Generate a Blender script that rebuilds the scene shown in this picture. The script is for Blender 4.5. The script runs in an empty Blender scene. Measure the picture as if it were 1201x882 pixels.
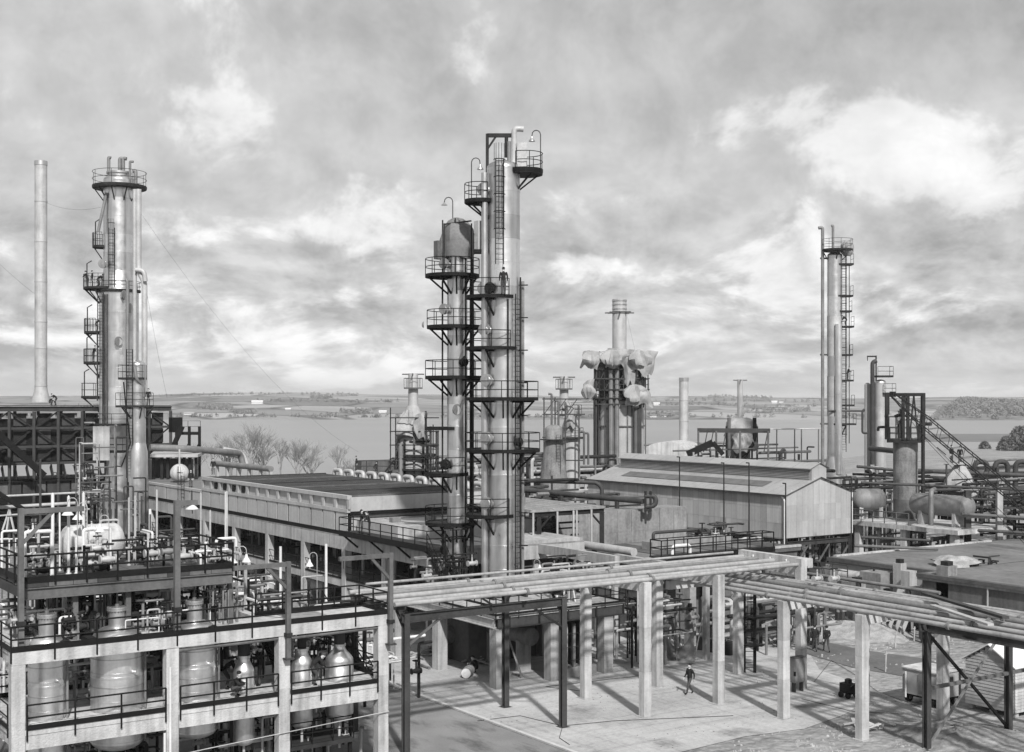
import bpy, math, random
from math import radians, sin, cos, pi, atan2, hypot, sqrt, exp
from mathutils import Vector
random.seed(11)
S = bpy.context.scene
C = S.collection

# ------------------------------------------------------------------ camera, sky, sun, exposure
H = 16.5                      # eye height above the paved ground
FP = 1530.0; CX = 600.5; HY = 470.0      # focal length / principal column / horizon row of the 1201 x 882 photograph
TH = radians(34.2)            # the plant's grid is turned this far from the view direction
FX, FY = sin(TH), cos(TH)     # view direction on the ground
RX, RY = cos(TH), -sin(TH)    # to the right
cam = bpy.data.cameras.new('camera'); camo = bpy.data.objects.new('camera', cam); C.objects.link(camo)
camo.location = (0, 0, H); camo.rotation_euler = (pi/2, 0, -TH)
cam.sensor_width = 36; cam.lens = 36*FP/1201; cam.shift_y = (HY-441)/1201
cam.clip_start = .5; cam.clip_end = 20000
S.camera = camo
S.view_settings.view_transform = 'Standard'; S.view_settings.look = 'None'
S.view_settings.exposure = 0.12; S.view_settings.gamma = 1

SUN_EL = radians(41)
lx, ly = -.24*RX+.97*FX, -.24*RY+.97*FY      # where shadows fall on the ground
sun = bpy.data.lights.new('sun', 'SUN'); suno = bpy.data.objects.new('sun', sun); C.objects.link(suno)
sun.energy = 5.0; sun.angle = radians(2.4); sun.color = (1, .99, .98)
suno.rotation_euler = Vector((lx*cos(SUN_EL), ly*cos(SUN_EL), -sin(SUN_EL))).to_track_quat('-Z', 'Y').to_euler()
suno.location = (0, 0, 80)

world = bpy.data.worlds.new('World'); S.world = world; world.use_nodes = True
def build_world():
    nt = world.node_tree; nt.nodes.clear(); N = nt.nodes.new; L = nt.links.new
    def val(x, sock):
        if isinstance(x, (int, float)): sock.default_value = x
        else: L(x, sock)
    def m(op, a, b=None, c=None, clamp=False):
        n = N('ShaderNodeMath'); n.operation = op; n.use_clamp = clamp
        val(a, n.inputs[0])
        if b is not None: val(b, n.inputs[1])
        if c is not None: val(c, n.inputs[2])
        return n.outputs[0]
    def rng(x, a, b, c, d, smooth=True):
        n = N('ShaderNodeMapRange'); n.interpolation_type = 'SMOOTHSTEP' if smooth else 'LINEAR'
        val(x, n.inputs[0])
        for i, v in enumerate((a, b, c, d)): val(v, n.inputs[i+1])
        return n.outputs[0]
    sky = N('ShaderNodeTexSky'); sky.sky_type = 'NISHITA'; sky.sun_disc = False
    sky.sun_elevation = SUN_EL; sky.sun_rotation = atan2(-lx, -ly)
    bw = N('ShaderNodeRGBToBW'); L(sky.outputs[0], bw.inputs[0])
    tc = N('ShaderNodeTexCoord'); sep = N('ShaderNodeSeparateXYZ'); L(tc.outputs['Generated'], sep.inputs[0])
    X, Y, Zc = sep.outputs
    Zp = m('MAXIMUM', Zc, 0.0)
    lat = m('ADD', m('MULTIPLY', X, RX), m('MULTIPLY', Y, RY)); dep = m('ADD', m('MULTIPLY', X, FX), m('MULTIPLY', Y, FY))
    az = m('ARCTAN2', lat, dep); el = m('ARCSINE', Zp)
    lel = m('LOGARITHM', m('ADD', el, .09), 2.718)
    def noise(sx, sz, detail, rough, dist, seed, dx=0.0, dz=0.0):
        cb = N('ShaderNodeCombineXYZ')
        L(m('MULTIPLY', m('ADD', az, dx), sx), cb.inputs[0]); L(m('MULTIPLY', m('ADD', lel, dz), sz), cb.inputs[1])
        cb.inputs[2].default_value = seed
        n = N('ShaderNodeTexNoise'); L(cb.outputs[0], n.inputs['Vector'])
        n.inputs['Scale'].default_value = 1; n.inputs['Detail'].default_value = detail
        n.inputs['Roughness'].default_value = rough; n.inputs['Distortion'].default_value = dist
        return n.outputs[0]
    n1 = noise(4.6, 1.9, 8, .55, .4, 3.7)           # big cloud masses
    n2 = noise(20, 6.5, 12, .64, .4, 9.1)            # shreds
    n3 = noise(11, 3.7, 13, .58, .25, 21.3)          # heaped cloud, and the same a little higher up: lit tops, grey bases
    n4 = noise(11, 3.7, 13, .58, .25, 21.3, .01, .06)
    def blob(px, py, w, h):                           # a cloud placed by its bearing and elevation
        a0 = math.atan((px-CX)/FP); e0 = math.atan((HY-py)/FP*cos(a0))
        u = m('DIVIDE', m('SUBTRACT', az, a0), w/FP); v = m('DIVIDE', m('SUBTRACT', el, e0), h/FP)
        return m('POWER', 2.718, m('MULTIPLY', m('ADD', m('MULTIPLY', u, u), m('MULTIPLY', v, v)), -1.0))
    tot = None
    for px, py, w, h, a in CLOUDS:
        b = m('MULTIPLY', blob(px, py, w, h), a)
        tot = b if tot is None else m('ADD', tot, b)
    # grey stratus deck, modulated, then bright heaped cloud where breaks and bearings agree
    base = m('ADD', rng(n1, .33, .68, -.065, .08), rng(n2, .33, .67, -.038, .042))
    low = rng(el, .06, .2, 1, .3)
    relief = m('MULTIPLY', m('MULTIPLY', m('MAXIMUM', m('MINIMUM', m('SUBTRACT', n3, n4), .16), -.13), m('MULTIPLY', low, rng(el, 0, .05, .25, 1))), 1.45)
    bright = m('MULTIPLY', rng(m('ADD', m('ADD', n3, m('MULTIPLY', m('SUBTRACT', n1, .5), .4)), m('MULTIPLY', tot, .21)), .545, .69, 0, 1), .25)
    wide = m('MULTIPLY', tot, .075)
    s = m('ADD', m('ADD', m('ADD', m('ADD', .55, base), bright), wide), relief)
    horizon = rng(el, 0, .07, .08, 0)
    s = m('ADD', s, horizon)
    s = m('MULTIPLY', s, 10.0)                       # luminance in the same units as the Nishita sky
    mix = N('ShaderNodeMix'); mix.data_type = 'FLOAT'; mix.inputs[0].default_value = .9
    L(m('MINIMUM', bw.outputs[0], 9.0), mix.inputs[2]); L(m('MINIMUM', m('MAXIMUM', s, 2.5), 10.5), mix.inputs[3])
    bg = N('ShaderNodeBackground'); bg.inputs[1].default_value = .1; L(mix.outputs[0], bg.inputs[0])
    out = N('ShaderNodeOutputWorld'); L(bg.outputs[0], out.inputs[0])
# bearing, elevation (as pixel of the photograph), half widths, strength of the brighter and darker cloud masses
CLOUDS = [(1000,150,190,55,1.0),(330,268,90,28,1.3),(190,300,45,50,.8),(710,308,75,24,1.2),(905,310,70,40,1.0),(150,150,130,40,.45),
          (900,350,160,30,.7),(250,400,220,40,.5),(640,60,120,60,.35),(1100,370,120,40,.5),(1130,210,120,40,.5),
          (430,150,140,60,-.9),(330,318,80,22,-.8),(1120,40,220,60,-.7),(120,40,160,40,-.6),(780,270,120,40,-.5),(1080,300,120,30,-.4),(500,350,100,30,-.3)]
build_world()
HAZE = 0.00013

# ------------------------------------------------------------------ where a pixel lies in the place
def XY(px, D):
    l = (px-CX)/FP*D; return (FX*D+RX*l, FY*D+RY*l)
def W(px, py, z=0.0):
    D = (H-z)*FP/(py-HY); x, y = XY(px, D); return (x, y, z)
def depth(x, y): return x*FX+y*FY
def Z(py, D): return H-(py-HY)*D/FP
def Zat(py, x, y): return Z(py, depth(x, y))
def a_on_b(px, b):
    k = (px-CX)/FP; D = b/(FY+k*RY); return D*(FX+k*RX)
def b_on_a(px, a):
    k = (px-CX)/FP; D = a/(FX+k*RX); return D*(FY+k*RY)
def cd(ang, r=1.0):                        # 0 = to the right of the view, 90 = away, -90 = towards the camera
    t = radians(ang); return ((cos(t)*RX+sin(t)*FX)*r, (cos(t)*RY+sin(t)*FY)*r)

# ------------------------------------------------------------------ materials (a monochrome place)
def mat(name, c, rough=.75, metal=0.0, var=.14, scale=.9, bump=.0, streak=0.0, spec=.4, fine=None, bscale=14, lines=None):
    M_ = bpy.data.materials.new(name); M_.use_nodes = True
    nt = M_.node_tree; N = nt.nodes.new; L = nt.links.new
    bs = nt.nodes['Principled BSDF']; bs.inputs['Roughness'].default_value = rough; bs.inputs['Metallic'].default_value = metal
    bs.inputs['Specular IOR Level'].default_value = spec
    geo = N('ShaderNodeNewGeometry')
    def math2(op, a, b):
        n = N('ShaderNodeMath'); n.operation = op
        for s_, v in ((n.inputs[0], a), (n.inputs[1], b)):
            if isinstance(v, (int, float)): s_.default_value = v
            else: L(v, s_)
        return n.outputs[0]
    def noise(sc, det, vec=None, lo=.3, hi=.7, a=-1, b=1):
        n = N('ShaderNodeTexNoise'); n.inputs['Scale'].default_value = sc; n.inputs['Detail'].default_value = det
        L(vec or geo.outputs['Position'], n.inputs['Vector'])
        r = N('ShaderNodeMapRange'); L(n.outputs[0], r.inputs[0])
        for i, v in enumerate((lo, hi, a, b)): r.inputs[i+1].default_value = v
        return r.outputs[0]
    v = math2('MULTIPLY', noise(scale, 5), var)
    v = math2('ADD', v, math2('MULTIPLY', noise(scale*9, 4), (var*.6 if fine is None else fine)))
    if streak:
        mp = N('ShaderNodeVectorMath'); mp.operation = 'MULTIPLY'; L(geo.outputs['Position'], mp.inputs[0]); mp.inputs[1].default_value = (3.2, 3.2, .22)
        v = math2('ADD', v, math2('MULTIPLY', noise(1.0, 5, mp.outputs[0], .42, .75, 0, 1), -streak))
    if lines:                                # fine ribs of rolled sheet: (axis, pitch, depth of tone)
        sx = N('ShaderNodeSeparateXYZ'); L(geo.outputs['Position'], sx.inputs[0])
        w = math2('SINE', math2('MULTIPLY', sx.outputs[lines[0]], 2*pi/lines[1]), 0)
        bsrc = w
    v = math2('MULTIPLY', math2('ADD', v, 1.0), c)
    L(v, bs.inputs['Base Color'])
    r2 = math2('ADD', math2('MULTIPLY', noise(scale*2.5, 4), .08 if metal else .05), rough); L(r2, bs.inputs['Roughness'])
    if bump or lines:
        bp = N('ShaderNodeBump'); bp.inputs['Strength'].default_value = bump if not lines else lines[2]; bp.inputs['Distance'].default_value = .02
        L(bsrc if lines else noise(bscale, 6), bp.inputs['Height']); L(bp.outputs[0], bs.inputs['Normal'])
    return M_
MT = {}
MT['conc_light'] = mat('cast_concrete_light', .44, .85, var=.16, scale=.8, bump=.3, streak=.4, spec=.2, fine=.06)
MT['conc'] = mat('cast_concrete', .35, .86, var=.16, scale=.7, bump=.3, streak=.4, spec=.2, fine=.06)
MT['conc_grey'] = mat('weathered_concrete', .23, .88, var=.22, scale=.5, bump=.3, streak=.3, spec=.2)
MT['panel'] = mat('fascia_panel', .34, .8, var=.1, scale=.5, streak=.15, spec=.2)
MT['alum'] = mat('aluminium_cladding', .60, .37, .95, var=.12, scale=.5, streak=.24, fine=.03)
MT['alum2'] = mat('aluminium_cladding_dull', .50, .42, .92, var=.14, scale=.5, streak=.26, fine=.03)
MT['alum3'] = mat('aluminium_cladding_bright', .72, .34, .95, var=.1, scale=.5, streak=.16, fine=.03)
MT['pipe'] = mat('lagged_pipe', .2, .62, .3, var=.2, scale=.8, streak=.2, spec=.3)
MT['pipe_light'] = mat('lagged_pipe_light', .40, .6, .2, var=.15, scale=.9, streak=.18, spec=.3)
MT['pipe_dark'] = mat('bare_pipe', .05, .6, .1, var=.25, scale=1.2, spec=.2)
MT['white'] = mat('white_paint', .6, .5, var=.1, scale=1, streak=.15, spec=.3)
MT['black'] = mat('black_steel', .010, .6, var=.25, scale=2, spec=.12)
MT['dark'] = mat('dark_steel', .022, .65, var=.3, scale=1, spec=.14)
MT['steel'] = mat('grey_painted_steel', .048, .65, var=.22, scale=.8, streak=.2, spec=.16)
MT['steel2'] = mat('primed_steel', .105, .65, var=.22, scale=.8, streak=.2, spec=.2)
MT['rust'] = mat('rusty_shell', .19, .75, var=.3, scale=.7, streak=.35, spec=.2)
MT['grate'] = mat('floor_plate', .03, .75, var=.25, scale=2, spec=.15)
MT['tarp'] = mat('canvas_tarpaulin', .29, .95, var=.2, scale=.8, spec=.05, bump=.12, bscale=3)
MT['tarpd'] = mat('dark_tarpaulin', .19, .95, var=.2, scale=.8, spec=.05, bump=.15, bscale=3)
MT['sheetA'] = mat('ribbed_sheet', .36, .6, .2, var=.08, scale=.4, streak=.15)
MT['sheetB'] = mat('ribbed_sheet_pale', .41, .6, .2, var=.08, scale=.4, streak=.15)
MT['sheetC'] = mat('ribbed_sheet_dim', .31, .6, .2, var=.08, scale=.4, streak=.15)
MT['sheetlight'] = mat('gable_sheet', .35, .65, .15, var=.08, scale=.4, streak=.15)
MT['roofsheet'] = mat('roof_sheet', .31, .65, .2, var=.12, scale=.3, spec=.2)
MT['louvre'] = mat('louvre_blade', .24, .7, .1, var=.15, scale=1, spec=.2)
MT['rooflight'] = mat('rooflight_sheet', .12, .5, var=.15, scale=.5, spec=.3)
MT['felt'] = mat('roof_felt', .15, .95, var=.25, scale=.25, bump=.2, spec=.08)
MT['felt2'] = mat('roof_felt_dark', .09, .95, var=.25, scale=.4, bump=.2, spec=.08)
MT['fin'] = mat('finned_tube_bank', .15, .75, .1, var=.2, scale=.6, spec=.2)
MT['brick'] = mat('rendered_wall', .12, .95, var=.18, scale=.6, streak=.25, spec=.08)
MT['wood'] = mat('weathered_timber', .3, .85, var=.2, scale=2, spec=.2)
MT['skin'] = mat('skin', .42, .6, var=.05)
MT['cloth'] = mat('dark_work_clothes', .022, .9, var=.25, scale=6, spec=.1)
MT['cloth2'] = mat('grey_work_clothes', .06, .9, var=.25, scale=6, spec=.1)
MT['hair'] = mat('dark_hair', .02, .8, var=.2, scale=20, spec=.1)
MT['vessel'] = mat('burnished_vessel', .74, .36, .92, var=.12, scale=.9, streak=.2, fine=.05)
MT['vessel2'] = mat('burnished_vessel_dull', .64, .42, .9, var=.16, scale=.9, streak=.3, fine=.06)
MT['conc_light2'] = mat('cast_concrete_light_lift', .39, .86, var=.18, scale=.9, bump=.3, streak=.45, spec=.2, fine=.06)
MT['rack_pipe'] = mat('dusty_rack_pipe', .30, .7, .1, var=.2, scale=.7, streak=.2, spec=.25)
MT['drum'] = mat('grey_drum_paint', .19, .6, .1, var=.14, scale=.7, streak=.22, spec=.3)
MT['glassy'] = mat('lamp_glass', .5, .15, var=.05)

# ------------------------------------------------------------------ mesh collector
class M:
    def __init__(s): s.v = []; s.f = []; s.sm = []; s.mi = []; s.m = 0
    def add(s, vs, fs, smooth=False):
        o = len(s.v); s.v.extend(vs)
        for f in fs: s.f.append(tuple(o+i for i in f)); s.sm.append(smooth); s.mi.append(s.m)
        return s
    def box(s, x0, y0, z0, x1, y1, z1):
        vs = [(x0,y0,z0),(x1,y0,z0),(x1,y1,z0),(x0,y1,z0),(x0,y0,z1),(x1,y0,z1),(x1,y1,z1),(x0,y1,z1)]
        return s.add(vs, [(0,3,2,1),(4,5,6,7),(0,1,5,4),(1,2,6,5),(2,3,7,6),(3,0,4,7)])
    def cbox(s, x, y, z, sx, sy, sz): return s.box(x-sx/2, y-sy/2, z, x+sx/2, y+sy/2, z+sz)
    def prism(s, pts, z0, z1):               # plan outline (counter-clockwise) between two heights
        n = len(pts); vs = [(p[0],p[1],z0) for p in pts]+[(p[0],p[1],z1) for p in pts]
        return s.add(vs, [tuple(range(n-1,-1,-1)), tuple(range(n,2*n))]+[(i,(i+1)%n,n+(i+1)%n,n+i) for i in range(n)])
    def beam(s, p, q, w, h=None, up=(0,0,1)):  # rectangular bar between two points
        h = w if h is None else h
        p = Vector(p); q = Vector(q); d = (q-p)
        if d.length < 1e-6: return s
        d.normalize(); u = Vector(up)
        if abs(d.dot(u)) > .98: u = Vector((FX, FY, 0))
        a = d.cross(u).normalized(); b = a.cross(d)
        vs = [tuple(c+a*i*w/2+b*j*h/2) for c in (p, q) for i, j in ((-1,-1),(1,-1),(1,1),(-1,1))]
        return s.add(vs, [(0,1,2,3),(7,6,5,4),(0,4,5,1),(1,5,6,2),(2,6,7,3),(3,7,4,0)])
    def ibeam(s, p, q, w, h):                # rolled steel joist
        t = max(.025, h*.09)
        pz = lambda c, dz: (c[0], c[1], c[2]+dz)
        s.beam(pz(p, h/2-t/2), pz(q, h/2-t/2), w, t); s.beam(pz(p, -h/2+t/2), pz(q, -h/2+t/2), w, t)
        return s.beam(p, q, w*.18, h-2*t)
    def tube(s, pts, r, n=8, r2=None, caps=True, smooth=True):
        P = [Vector(p) for p in pts]; k = len(P); prev = None; vs = []
        for i, p in enumerate(P):
            d = (P[min(i+1,k-1)]-P[max(i-1,0)])
            if d.length < 1e-9: d = Vector((0,0,1))
            d.normalize()
            if prev is None:
                u = Vector((0,0,1)) if abs(d.z) < .9 else Vector((1,0,0)); a = d.cross(u).normalized()
            else:
                a = (prev-d*prev.dot(d))
                a = a.normalized() if a.length > 1e-6 else d.orthogonal().normalized()
            prev = a; b = d.cross(a)
            rr = r if r2 is None else r+(r2-r)*i/(k-1)
            for j in range(n):
                t = 2*pi*j/n; vs.append(tuple(p+a*cos(t)*rr+b*sin(t)*rr))
        fs = [(i*n+j, i*n+(j+1)%n, (i+1)*n+(j+1)%n, (i+1)*n+j) for i in range(k-1) for j in range(n)]
        s.add(vs, fs, smooth)
        if caps:
            o = len(s.v)-len(vs)
            s.f.append(tuple(o+j for j in range(n-1,-1,-1))); s.sm.append(False); s.mi.append(s.m)
            s.f.append(tuple(o+(k-1)*n+j for j in range(n))); s.sm.append(False); s.mi.append(s.m)
        return s
    def pipe(s, pts, r, n=8, bend=None, caps=True):   # a run with rounded elbows
        b = bend if bend is not None else r*2.6
        P = [Vector(p) for p in pts]; out = [P[0]]
        for i in range(1, len(P)-1):
            d0 = P[i]-P[i-1]; d1 = P[i+1]-P[i]; l = min(b, d0.length*.48, d1.length*.48)
            d0.normalize(); d1.normalize(); A = P[i]-d0*l; B = P[i]+d1*l
            for t in (0, .25, .5, .75, 1): out.append(A*(1-t)**2+P[i]*2*t*(1-t)+B*t*t)
        out.append(P[-1]); return s.tube(out, r, n, caps=caps)
    def lathe(s, x, y, prof, n=24, caps=True, smooth=True, axis='z'):   # prof: (radius, height); other axes: lying shells
        vs = []
        for r, h in prof:
            for j in range(n):
                t = 2*pi*j/n; c, d = cos(t)*r, sin(t)*r
                vs.append((x+c, y+d, h))
        k = len(prof)
        s.add(vs, [(i*n+j, i*n+(j+1)%n, (i+1)*n+(j+1)%n, (i+1)*n+j) for i in range(k-1) for j in range(n)], smooth)
        o = len(s.v)-len(vs)
        if caps:
            if prof[0][0] > 1e-3: s.f.append(tuple(o+j for j in range(n-1,-1,-1))); s.sm.append(False); s.mi.append(s.m)
            if prof[-1][0] > 1e-3: s.f.append(tuple(o+(k-1)*n+j for j in range(n))); s.sm.append(False); s.mi.append(s.m)
        return s
    def shell(s, p, q, prof, n=20):          # surface of revolution about the line p-q; prof: (radius, distance along)
        P = Vector(p); d = (Vector(q)-P).normalized(); u = Vector((0,0,1)) if abs(d.z) < .9 else Vector((1,0,0))
        a = d.cross(u).normalized(); b = d.cross(a)
        vs = [tuple(P+d*h+a*cos(2*pi*j/n)*r+b*sin(2*pi*j/n)*r) for r, h in prof for j in range(n)]; k = len(prof)
        s.add(vs, [(i*n+j, i*n+(j+1)%n, (i+1)*n+(j+1)%n, (i+1)*n+j) for i in range(k-1) for j in range(n)], True)
        o = len(s.v)-len(vs)
        for r, idx, rev in ((prof[0][0], 0, True), (prof[-1][0], (k-1)*n, False)):
            if r > 1e-3:
                f = [o+idx+j for j in range(n)]; s.f.append(tuple(f[::-1] if rev else f)); s.sm.append(False); s.mi.append(s.m)
        return s
    def build(s, name, mats, parent=None, sharp=38):
        if not s.v: s.box(0,0,0,.01,.01,.01)
        off = wloc(parent) if parent is not None else Vector((0,0,0))
        me = bpy.data.meshes.new(name)
        me.from_pydata([(v[0]-off.x, v[1]-off.y, v[2]-off.z) for v in s.v], [], s.f)
        ms = mats if isinstance(mats, (list, tuple)) else [mats]
        for m_ in ms: me.materials.append(MT[m_] if isinstance(m_, str) else m_)
        me.polygons.foreach_set('use_smooth', s.sm)
        if len(ms) > 1: me.polygons.foreach_set('material_index', s.mi)
        if any(s.sm): me.set_sharp_from_angle(angle=radians(sharp))
        me.update()
        o = bpy.data.objects.new(name, me); C.objects.link(o)
        if parent is not None: o.parent = parent
        return o
def wloc(o):
    v = Vector((0,0,0))
    while o is not None: v += o.location; o = o.parent
    return v
def tag(o, label=None, cat=None, group=None, kind=None):
    if label: o['label'] = label
    if cat: o['category'] = cat
    if group: o['group'] = group
    if kind: o['kind'] = kind
    return o
def thing(name, label, cat, loc=(0,0,0), group=None):
    o = bpy.data.objects.new(name, None); C.objects.link(o); o.location = loc; o.empty_display_size = .5
    return tag(o, label, cat, group)
def single(mb, name, mats, label, cat, group=None, base=None):   # a thing that is one mesh, with its origin at its base
    xs = [v[0] for v in mb.v]; ys = [v[1] for v in mb.v]; zs = [v[2] for v in mb.v]
    b = base or ((min(xs)+max(xs))/2, (min(ys)+max(ys))/2, min(zs))
    mb.v = [(v[0]-b[0], v[1]-b[1], v[2]-b[2]) for v in mb.v]
    o = mb.build(name, mats); o.location = b
    return tag(o, label, cat, group)
def dup(root, loc, rz=None, label=None, group=None):
    r = root.copy(); C.objects.link(r); r.location = loc
    if rz is not None: r.rotation_euler = (0, 0, rz)
    if label: r['label'] = label
    if group: r['group'] = group
    for ch in list(root.children):
        c = ch.copy(); C.objects.link(c); c.parent = r
        for g in ch.children:
            d = g.copy(); C.objects.link(d); d.parent = c
    return r
def first(mb, name, m, parent, loc):               # the first of a run of alike pieces, modelled about its own origin
    o = mb.build(name, m); o.parent = parent; o.location = loc; return o
def part(src, name, parent, loc):                # a repeat of a piece that shares its mesh
    o = bpy.data.objects.new(name, src.data); C.objects.link(o); o.parent = parent; o.location = loc; return o

# ------------------------------------------------------------------ small builders
def along(pts, sp):
    out = []
    for i in range(len(pts)-1):
        p = Vector(pts[i]); q = Vector(pts[i+1]); n = max(1, round((q-p).length/sp))
        for k in range(n): out.append(p+(q-p)*k/n)
    out.append(Vector(pts[-1])); return out
def rails(mb, pts, h=1.05, r=.025, mids=1):
    for k in range(mids+1):
        z = h*(k+1)/(mids+1); mb.tube([(p[0],p[1],p[2]+z) for p in pts], r, 5)
    return mb
def railing(parent, pts, h=1.05, sp=1.7, m='black', r=.026, toe=.0, deep=False, skirt=0.0):
    """handrail as a part with its posts as sub-parts; deep: the parent is a part already, so posts join the rail's mesh"""
    mb = rails(M(), pts, h, r)
    if toe:
        for i in range(len(pts)-1):
            p, q = pts[i], pts[i+1]; mb.beam((p[0],p[1],p[2]+toe/2), (q[0],q[1],q[2]+toe/2), .02, toe)
    ps = along(pts, sp)
    if deep:
        for p in ps: mb.tube([(p.x,p.y,p.z-skirt), (p.x,p.y,p.z+h)], r, 5)
        return mb.build('handrail', m, parent)
    o = mb.build('handrail', m, parent)
    base = wloc(o); first = None
    for p in ps:
        if first is None:
            first = M().tube([(0,0,-skirt),(0,0,h)], r*1.1, 5).build('post', m); first.parent = o; first.location = p-base
        else: part(first, 'post', o, p-base)
    return o
def ladder(parent, x, y, z0, z1, ang=0, m='dark', cage=True, w=.45, out=-90, r=.03):
    dx, dy = cd(ang); mb = M()
    for s_ in (-1, 1): mb.beam((x+dx*w/2*s_, y+dy*w/2*s_, z0), (x+dx*w/2*s_, y+dy*w/2*s_, z1), r*1.6)
    z = z0+.3
    while z < z1: mb.tube([(x-dx*w/2,y-dy*w/2,z),(x+dx*w/2,y+dy*w/2,z)], .018, 4, caps=False); z += .33
    l = mb.build('ladder', m, parent)
    if cage:
        mb = M(); ox, oy = cd(out); z = z0+2.2
        arc = lambda t: (x+dx*.36*cos(t)+ox*(.1+.42*sin(t)), y+dy*.36*cos(t)+oy*(.1+.42*sin(t)))
        while z < z1+.9:
            mb.tube([(*arc(pi*k/6), z) for k in range(7)], .032, 4, caps=False); z += 1.1
        for k in (1, 2, 3, 4, 5): mb.tube([(*arc(pi*k/6), z0+2.2), (*arc(pi*k/6), z1+.9)], .02, 4, caps=False)
        mb.build('ladder_cage', m, parent)
    return l
def flange(mb, p, q, r, t=.06): return mb.shell(p, q, [(r, 0), (r, t)], 12)
def valve(parent, x, y, z, s=.3, m='pipe_light', wheel='dark', nm='valve'):
    mb = M(); mb.shell((x-s*.6,y,z), (x+s*.6,y,z), [(s*.34,0),(s*.34,s*.1),(s*.18,s*.12),(s*.3,s*.6),(s*.18,s*1.08),(s*.34,s*1.1),(s*.34,s*1.2)], 10)
    mb.tube([(x,y,z+s*.2),(x,y,z+s*1.1)], s*.1, 6)
    o = mb.build(nm, m, parent)
    w = M(); w.tube([(x+cos(2*pi*k/10)*s*.4, y+sin(2*pi*k/10)*s*.4, z+s*1.1) for k in range(11)], s*.05, 4, caps=False)
    w.beam((x-s*.4,y,z+s*1.1),(x+s*.4,y,z+s*1.1), s*.06); w.beam((x,y-s*.4,z+s*1.1),(x,y+s*.4,z+s*1.1), s*.06)
    if parent is not None and parent.parent is None: w.build('handwheel', wheel, o)
    return o
def dish(r, z0, up=1, k=.5, n=6):                  # half-ellipse head for lathe profiles
    return [(r*cos(pi/2*i/n), z0+up*r*k*sin(pi/2*i/n)) for i in range(n+1)]
def bands(parent, x, y, z0, z1, r, step, mats=('alum','alum2','alum','alum3'), r1=None, n=28, name='cladding_band'):
    """tower shell as separate courses of sheet metal, each lapped over the one below"""
    k = max(1, round((z1-z0)/step)); first = None
    for i in range(k):
        a = z0+(z1-z0)*i/k; b = z0+(z1-z0)*(i+1)/k
        ra = r if r1 is None else r+(r1-r)*i/k; rb = r if r1 is None else r+(r1-r)*(i+1)/k
        mb = M(); e = .014
        mb.lathe(x, y, [(ra+e, a-.03), (ra+e, a+.05), (ra, a+.055), (rb, b)], n, caps=False)
        mb.build(name, random.choice(mats), parent)
# ------------------------------------------------------------------ ground, roads, water, hills
def node_mat(name, rough=.9, spec=.2):
    M_ = bpy.data.materials.new(name); M_.use_nodes = True; nt = M_.node_tree
    bs = nt.nodes['Principled BSDF']; bs.inputs['Roughness'].default_value = rough; bs.inputs['Specular IOR Level'].default_value = spec
    return M_, nt, bs
def tex_noise(nt, scale, det, lo, hi, a, b, mul=None, rough=.5):
    g = nt.nodes.new('ShaderNodeNewGeometry'); n = nt.nodes.new('ShaderNodeTexNoise'); n.inputs['Scale'].default_value = scale; n.inputs['Detail'].default_value = det; n.inputs['Roughness'].default_value = rough
    if mul:
        v = nt.nodes.new('ShaderNodeVectorMath'); v.operation = 'MULTIPLY'; nt.links.new(g.outputs['Position'], v.inputs[0]); v.inputs[1].default_value = mul; nt.links.new(v.outputs[0], n.inputs['Vector'])
    else: nt.links.new(g.outputs['Position'], n.inputs['Vector'])
    r = nt.nodes.new('ShaderNodeMapRange'); nt.links.new(n.outputs[0], r.inputs[0])
    for i, v_ in enumerate((lo, hi, a, b)): r.inputs[i+1].default_value = v_
    return r.outputs[0]
def mth(nt, op, a, b):
    n = nt.nodes.new('ShaderNodeMath'); n.operation = op
    for s_, v in ((n.inputs[0], a), (n.inputs[1], b)):
        if isinstance(v, (int, float)): s_.default_value = v
        else: nt.links.new(v, s_)
    return n.outputs[0]
def add_bump(nt, bs, h, st, dist=.05):
    b = nt.nodes.new('ShaderNodeBump'); b.inputs['Strength'].default_value = st; b.inputs['Distance'].default_value = dist
    nt.links.new(h, b.inputs['Height']); nt.links.new(b.outputs[0], bs.inputs['Normal'])
# churned building-site earth: pale stone spill over dark mud
MT['earth'], nt, bs = node_mat('site_earth')
v = mth(nt, 'ADD', tex_noise(nt, .16, 6, .35, .68, .17, .31), mth(nt, 'ADD', tex_noise(nt, 2.2, 6, .3, .7, -.06, .06), tex_noise(nt, .5, 8, .57, .72, 0, .1)))
nt.links.new(v, bs.inputs['Base Color']); add_bump(nt, bs, tex_noise(nt, 1.3, 8, .2, .8, 0, 1), .8, .3)
MT['apron'], nt, bs = node_mat('gravel_apron')
v = mth(nt, 'ADD', mth(nt, 'ADD', tex_noise(nt, .16, 7, .3, .7, .30, .46), mth(nt, 'ADD', tex_noise(nt, 1, 5, .5, .8, 0, -.1, (2.2, .06, 1)), tex_noise(nt, 1, 5, .52, .8, 0, -.1, (.07, 1.8, 1)))), mth(nt, 'ADD', tex_noise(nt, 5, 4, .3, .7, -.04, .04), mth(nt, 'ADD', tex_noise(nt, 40, 3, .3, .7, -.05, .05), mth(nt, 'ADD', tex_noise(nt, .35, 8, .55, .75, 0, -.2), tex_noise(nt, 1.1, 8, .56, .72, 0, -.1, None, .65)))))
nt.links.new(v, bs.inputs['Base Color']); add_bump(nt, bs, tex_noise(nt, 30, 4, .2, .8, 0, 1), .4, .03)
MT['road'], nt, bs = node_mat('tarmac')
v = mth(nt, 'ADD', tex_noise(nt, .3, 7, .3, .7, .15, .24), mth(nt, 'ADD', tex_noise(nt, 12, 4, .3, .7, -.02, .02), tex_noise(nt, .5, 8, .5, .64, 0, -.13, (1, .35, 1), .6)))
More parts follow.
